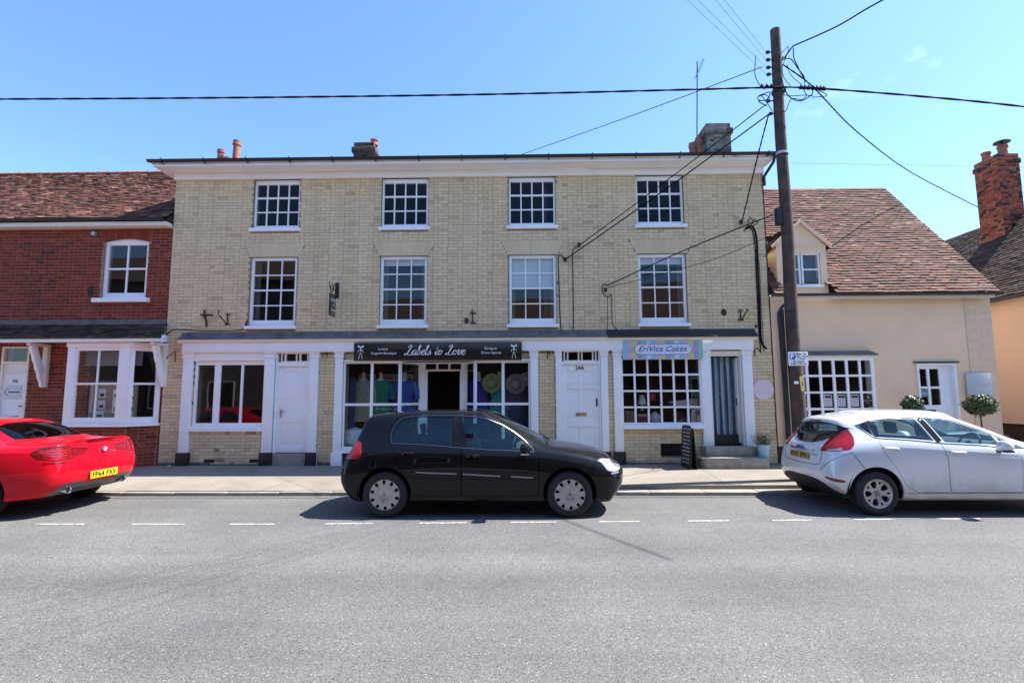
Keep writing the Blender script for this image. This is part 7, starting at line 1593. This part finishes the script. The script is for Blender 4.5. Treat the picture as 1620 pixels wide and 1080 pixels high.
# board seen almost edge-on: its face turned to the left, leaning
BT = Matrix.Translation((3.53, -.50, .165)) @ Matrix.Rotation(R(93), 4, 'Z')
def tb(mb): mb.v = [tuple(BT @ Vector(p)) for p in mb.v]; return mb
for s in (-1, 1):
    m_ = MB(); t = .06*s
    pts = [(-.27, 0), (.27, 0), (.27, .80)]+[(.27-.08*(1-math.cos(R(a))), .80+.08*math.sin(R(a))) for a in range(15, 91, 15)]+[(-.27+.08*(1-math.cos(R(a))), .80+.08*math.sin(R(a))) for a in range(90, 0, -15)]+[(-.27, .80)]
    n_ = len(pts); m_.v = [(p, t*(1-q/.88)-.012*0+.0, q) for p, q in pts]+[(p, t*(1-q/.88)+s*.02, q) for p, q in pts]; m_.f = [tuple(range(n_)), tuple(range(n_, 2*n_))[::-1]]+[(i, (i+1) % n_, n_+(i+1) % n_, n_+i) for i in range(n_)]; m_.mi = [0]*len(m_.f); m_.tone = [0]*len(m_.f)
    p_ = tb(m_).build('panel', mat('blackboard', (.012, .012, .012), .6, var=.3, vscale=8), AB)
    for k in range(10):
        z = .10+k*.077; y = t*(1-z/.88)+s*.022; y2 = t*(1-(z+.03)/.88)+s*.022; u = -.20
        q = MB()
        while u < .18:
            l_ = rr.uniform(.02, .075); q.add([(u, y, z), (u+l_, y, z+rr.uniform(-.004, .004)), (u+l_-.006, y2, z+.028), (u+.004, y2, z+.03)], [(0, 1, 2, 3)]); u += l_+rr.uniform(.010, .02)
        tb(q).build('chalk_line', mat('chalk', (.42, .41, .38), .9), p_)
# planter
PT = empty('potted_plant', (5.13, -.35, .17), 'pale blue bucket with wispy shrub at the foot of the brick corner', 'plant')
pc = (XZ(1208, 712, -.42)[0], -.42); pz = .372
b = MB(); b.lathe([(.001, .0), (.095, 0), (.135, .245), (.142, .25), (.142, .262), (.13, .262), (.12, .22), (.001, .22)], (pc[0], pc[1], pz), 'z', 28); b.build('bucket', mat('pale_blue_enamel', (.30, .50, .62), .4), PT, smooth=40)
b = MB(); b.lathe([(.001, .2), (.122, .21)], (pc[0], pc[1], pz), 'z', 16); b.build('soil', DARK, PT)
def leafcloud(n, c, rad, size, r_, lo=0., shell=.55):
    b = MB()
    for _ in range(n):
        while True:
            v = Vector((r_.uniform(-1, 1), r_.uniform(-1, 1), r_.uniform(-1, 1)))
            if shell < v.length < 1: break
        k = 1+.09*math.sin(v.x*7+v.z*5)+.08*math.sin(v.y*9+v.x*3)+.05*math.sin(v.z*17+v.x*13)+(.14 if r_.random() < .03 else 0)
        p = Vector(c)+Vector((v.x*rad[0], v.y*rad[1], v.z*rad[2]))*k; a = Vector((r_.gauss(0, 1), r_.gauss(0, 1), r_.gauss(0, .6))).normalized(); n_ = (v.normalized()+Vector((r_.gauss(0, .5), r_.gauss(0, .5), r_.gauss(0, .5)))).normalized(); s_ = n_.cross(a).normalized(); a = s_.cross(n_); L_ = size*r_.uniform(.7, 1.3)
        b.add([p-a*L_*.5, p+s_*L_*.22-n_*L_*.03, p+a*L_*.5-n_*L_*.08, p-s_*L_*.22-n_*L_*.03], [(0, 1, 2, 3)], 0, r_.random())
    return b
LEAF = tonemat('bay_leaf', [(0, (.018, .035, .012)), (.6, (.045, .085, .022)), (1, (.11, .15, .04))], rough=.4, noise=.1, bump=0, spec=.5)
HERB = tonemat('grey_herb_leaf', [(0, (.03, .04, .02)), (1, (.11, .11, .06))], rough=.8, noise=.1, bump=0)
b = MB(); r9 = random.Random(9)
for k in range(42):
    a = r9.uniform(0, 6.28); l_ = r9.uniform(.12, .32); q = Vector((math.cos(a)*l_*r9.uniform(.3, .8), math.sin(a)*l_*.6, l_)); base_ = Vector((pc[0]+r9.uniform(-.06, .06), pc[1]+r9.uniform(-.05, .05), pz+.21)); b.tube([base_, base_+q*.6, base_+q+Vector((0, 0, -.02))], .0025, 3, cap=False)
b.build('twigs', mat('twig', (.09, .06, .04), .9), PT); lf = leafcloud(700, (pc[0]-.03, pc[1], pz+.36), (.22, .15, .15), .03, r9, shell=.1); lf.build('foliage', HERB, PT, toned=True)
# bay trees
for (px, py, rx, rz, lab, n_) in [(1550, 641, .29, .215, 'round clipped bay tree on a thin stem below the grey board', 3800), (1444, 640, .20, .19, 'smaller round bay tree left of the cottage door', 2300)]:
    x, z = XZ(px, py, -.55); t_ = empty('bay_tree', (x, -.55, .15), lab, 'tree'); r8 = random.Random(px)
    b = MB(); b.tube([(x, -.55, .4), (x+.012, -.55, .8), (x-.01, -.545, z)], [.018, .016, .014], 8)
    for k in range(6): a = k*1.05; b.tube([(x, -.55, z-.12), (x+rx*.6*math.cos(a), -.55+rx*.5*math.sin(a), z+.05)], [.010, .005], 5)
    b.build('trunk', mat('bark', (.12, .085, .055), .9, var=.3, vscale=20), t_, smooth=50); leafcloud(n_, (x, -.55, z), (rx, rx*.95, rz), .055, r8, shell=.2).build('crown', LEAF, t_, toned=True)
    b = MB(); b.lathe([(.001, 0), (.14, 0), (.18, .30), (.19, .31), (.19, .33), (.16, .33), (.15, .27), (.001, .27)], (x, -.55, .13), 'z', 24); b.build('pot', TERRA, t_, smooth=40)
# small pavement bits
x, z = XZ(268, 733, -.1); b = MB(); b.lathe([(.001, .03), (.03, .028), (.035, .0), (.001, 0)], (XZ(268, 733, -.15)[0], -.15, .165), 'z', 14); tag(b.build('ground_stud', STEEL, smooth=40), 'small shiny metal stud on the pavement at the left brick corner', 'stud')
b = MB(); x = XZ(501, 720, -.03)[0]; b.tube([(x, -.05, .17), (x, -.05, .40)], .022, 8); b.tube([(x, -.05, .40), (x, -.05, .46)], .03, 8); tag(b.build('standpipe', mat('pale_pipe', (.45, .42, .38), .6), smooth=50), 'short pale pipe against the brick right of the left door', 'pipe')

# ================================================================== IN THE SHOPS
def garment(x, y, z0, h, wd, col, name, label, sleeves=False, busts=True, group='clothes on busts in the boutique windows', pat=None):
    t = empty(name, (x, y, z0), label, 'garment', group); m_ = mat('cloth_'+name+str(len(MATS)), tuple(q*.7 for q in col), .9, var=.35, vscale=30, var2=pat)
    prof = [(.50, 0), (.47, .25), (.34, .52), (.40, .66), (.46, .80), (.40, .90), (.22, .965)]
    b = MB(); n_ = 20; vs = []
    for (r_, q) in prof:
        for k in range(n_):
            a = 2*math.pi*k/n_; f = 1+.05*math.sin(a*5)*(1-q); vs.append((x+wd*r_*math.cos(a)*f, y+wd*.55*r_*math.sin(a)*f, z0+h*q))
    b.add(vs, [(i*n_+k, i*n_+(k+1) % n_, (i+1)*n_+(k+1) % n_, (i+1)*n_+k) for i in range(len(prof)-1) for k in range(n_)])
    if sleeves:
        for s in (-1, 1): b.tube([(x+s*wd*.36, y, z0+h*.88), (x+s*wd*.52, y, z0+h*.72), (x+s*wd*.56, y-.02, z0+h*.5)], [wd*.12, wd*.11, wd*.10], 8)
    b.build('dress', m_, t, smooth=60)
    if busts:
        b = MB(); b.lathe([(.001, .13), (.04, .12), (.045, 0), (.085, -.04), (.10, -.09)], (x, y-.012, z0+h), 'z', 14); b.build('bust_neck', mat('bust_linen', (.45, .42, .38), .9), t, smooth=60)
        b = MB(); b.tube([(x, y, .2), (x, y, z0+.1)], .015, 6); b.build('stand', DARK, t)
xs_ = lambda px, Y: XZ(px, 620, Y)[0]
GB = [(602, 1.15, .62, (.02, .22, .14), 'emerald green dress on a bust in the left boutique window'), (640, 1.15, .60, (.05, .12, .42), 'blue patterned top on a bust near the lobby, left boutique window'), (575, 1.15, .62, (.30, .33, .24), 'pale green floral dress on a bust in the left boutique window'), (758, 1.15, .60, (.015, .02, .28), 'royal blue dress with white collar in the right boutique window'), (790, 1.15, .60, (.02, .26, .25), 'shiny teal dress in the right boutique window'), (818, 1.05, .66, (.03, .04, .12), 'dark navy patterned dress at the right end of the boutique window')]
for px, y, wd, c_, lb in GB: garment(xs_(px, .55), .55, 1.10 if px != 818 else .95, 1.02, wd*.92, c_, 'dress_display', lb, sleeves=px in (640, 602))
garment(xs_(553, .45), .45, .95, 1.25, .34, (.03, .06, .16), 'hanging_coat', 'long dark blue coat hanging at the left end of the boutique window', busts=False); garment(xs_(563, .75), .75, 1.2, .9, .28, (.28, .06, .03), 'hanging_coat', 'rust red garment beside the blue coat in the boutique window', busts=False)
for px, py, r, c_, lb in [(778, 606, .23, (.28, .32, .12), 'large green brimmed hat in the right boutique window'), (816, 607, .24, (.30, .24, .22), 'large dusky pink hat at the right of the boutique window'), (833, 599, .16, (.35, .30, .28), 'small pale hat high at the right edge of the boutique window')]:
    x, z = XZ(px, py, .35); b = MB(); b.lathe([(r, .0), (r*.97, -.02), (r*.5, -.015), (r*.46, -.10), (r*.3, -.13), (.001, -.135)], (x, .35, z), 'y', 28); tag(b.build('hat', mat('felt_'+str(px), tuple(q*.6 for q in c_), .9), smooth=50), lb, 'hat')
SHT = empty('louvre_shutter', (-3.2, 1.0, 1.9), 'white louvred shutter screen behind the dresses in the left boutique window', 'shutter')
for (a, c) in ((567, 594), (600, 624), (626, 653)):
    x0_, x1_ = xs_(a, 1.0), xs_(c, 1.0); b = MB(); frame_rect(b, x0_, x1_, 1.2, 2.22, .04, 1.0, 1.03); b.build('frame', PAINT2, SHT)
    for k in range(12): b = MB(); z = 1.27+k*.078; b.box(x0_+.04, x1_-.04, 1.0, 1.02, z, z+.032); b.build('slat', PAINT2, SHT)
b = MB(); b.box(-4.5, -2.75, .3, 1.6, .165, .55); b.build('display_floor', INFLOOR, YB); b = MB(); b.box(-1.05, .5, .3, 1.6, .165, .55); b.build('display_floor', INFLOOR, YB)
x = xs_(552, .4); b = MB(); b.lathe([(.001, 0), (.24, .03), (.28, .2), (.2, .36), (.001, .42)], (x+.15, .42, .56), 'z', 14); tag(b.build('cushion', mat('pale_blue_cloth', (.42, .50, .58), .9), smooth=60), 'pale blue cushion low in the left boutique window', 'cushion')
b = MB(); b.lathe([(.001, 0), (.18, .02), (.2, .12), (.001, .22)], (x+.38, .36, .56), 'z', 12); tag(b.build('cushion', mat('orange_cloth', (.50, .27, .14), .9), smooth=60), 'small orange cushion low in the left boutique window', 'cushion')
# cake shop shelf
b = MB(); b.box(2.27, 4.03, .05, .75, .98, 1.06); b.build('window_shelf', PAINT2, YB)
xc = lambda px: XZ(px, 655, .3)[0]; zc_ = lambda py: XZ(1045, py, .3)[1]
def thing1(name, lb, cat, mb, m, **k): return tag(mb.build(name, m, smooth=k.get('smooth'), bevel=k.get('bevel', 0)), lb, cat)
CR1 = empty('crate', (xc(997), .3, 1.06), 'slatted wooden crate at the left of the cake shop window', 'crate')
for k in range(5): b = MB(); b.box(xc(990)+k*.036, xc(990)+k*.036+.030, .25, .27, 1.065, 1.33); b.build('slat', mat('crate_wood', (.32, .19, .10), .8, var=.2, vscale=12), CR1)
b = MB(); b.box(xc(989), xc(1004), .27, .45, 1.065, 1.33); b.build('box', mat('crate_wood', (.32, .19, .10), .8, var=.2, vscale=12), CR1)
b = MB(); b.lathe([(.001, 0), (.05, 0), (.015, .03), (.015, .12), (.11, .14), (.11, .15), (.09, .16), (.08, .25), (.06, .26), (.055, .34), (.03, .35), (.001, .36)], (xc(1016), .3, 1.34), 'z', 20); thing1('cake_stand', 'tiered white cake on a stand in the cake shop window', 'cake stand', b, mat('icing', (.55, .55, .50), .6), smooth=40)
b = MB(); b.box(xc(1008), xc(1025), .22, .42, 1.065, 1.20); thing1('box', 'low dark red box under the tiered cake', 'box', b, mat('dark_red_card', (.20, .02, .025), .7), bevel=.01); b = MB(); b.box(xc(1008), xc(1025), .2, .44, 1.201, 1.26); thing1('tray', 'pale tray on the dark red box', 'tray', b, mat('pale_wood', (.35, .25, .18), .7))
b = MB(); b.lathe([(.001, 0), (.10, .02), (.13, .08), (.12, .17), (.07, .21), (.02, .25), (.001, .25)], (xc(1036), .28, 1.065), 'z', 18); thing1('teapot', 'rounded white patterned pot in the cake shop window', 'pot', b, mat('white_china', (.55, .53, .52), .3, var=.3, vscale=24), smooth=50)
b = MB(); b.lathe([(.001, 0), (.09, 0), (.10, .14), (.07, .18), (.001, .18)], (xc(1036), .55, 1.55), 'z', 14); b.tube([(xc(1036), .55, 1.73), (xc(1036), .55, 2.6)], .006, 4); thing1('pendant_lamp', 'red pendant lamp hanging in the cake shop window', 'lamp', b, mat('red_enamel', (.35, .01, .012), .3), smooth=50)
b = MB(); b.prism([(xc(1066), zc_(636)), (xc(1110), zc_(630)), (xc(1110), zc_(643)), (xc(1082), zc_(645))], .5, .9, 'y'); thing1('cloth', 'white table cloth edge behind the right panes of the cake shop', 'cloth', b, PAINT2)
b = MB(); b.box(xc(1098), xc(1107), .28, .30, zc_(628), zc_(621)); thing1('green_card', 'small green card in the right panes of the cake shop', 'card', b, mat('green_card', (.04, .30, .14), .6))
b = MB(); b.lathe([(.001, 0), (.06, 0), (.065, .18), (.04, .24), (.04, .28), (.001, .28)], (xc(1096), .25, 1.065), 'z', 16); thing1('jar', 'pale frosted jar at the right end of the cake shop shelf', 'jar', b, mat('frosted', (.50, .56, .55), .3), smooth=40)
b = MB(); b.lathe([(.001, 0), (.05, 0), (.055, .12), (.001, .15)], (xc(1104), .25, 1.065), 'z', 16); thing1('jar', 'small yellowish jar beside the frosted one on the cake shop shelf', 'jar', b, mat('honey_jar', (.45, .40, .22), .3), smooth=40)
b = MB(); b.box(xc(1070), xc(1085), .40, .6, 1.065, 1.30); thing1('box', 'dark maroon box behind the right panes of the cake shop', 'box', b, mat('maroon_card', (.12, .012, .016), .6))
# strip curtain in the cake shop doorway
CU = empty('strip_curtain', (4.5, .14, 2.5), 'blue and grey striped fabric strip curtain in the cake shop doorway', 'curtain'); x = 4.292; k = 0; cols_ = [('strip_grey', (.26, .28, .28)), ('strip_blue', (.03, .09, .20)), ('strip_deep', (.02, .055, .13)), ('strip_pale', (.34, .38, .38))]
while x < 4.80:
    w_ = .040; nm, c_ = cols_[k % 4]; b = MB(); n_ = 14; vs = []
    for i in range(n_+1):
        z = 2.54-(2.54-.80)*i/n_; dx = .004*math.sin(i*.35+k*1.3)*i/n_+(.004*i/n_ if x > 4.6 else 0); dy = .006*math.sin(i*.4+k*2.1); y_ = .17+dy+.007*(k % 2); vs += [(x+dx, y_, z), (x+dx+w_/2, y_-.008, z), (x+dx+w_, y_+.002, z)]
    b.add(vs, [(3*i+q, 3*i+q+1, 3*i+q+4, 3*i+q+3) for i in range(n_) for q in (0, 1)]); b.build('strip', mat(nm, c_, .8, var=.2, vscale=12), CU, smooth=60); x += .034; k += 1

# ================================================================== PARK THE CARS
g_, _ = golf(); g_.location = (-2.665, -3.38, 0)
g_.scale = (1.007, 1, 1)
f_, _ = fiesta(); f_.location = (4.40, -3.27, 0)
c_, _ = coupe(); c_.location = (-6.53, -3.5, 0); c_.rotation_euler = (0, 0, math.pi)

for s_ in (WORK, TYPE): bpy.data.scenes.remove(s_)
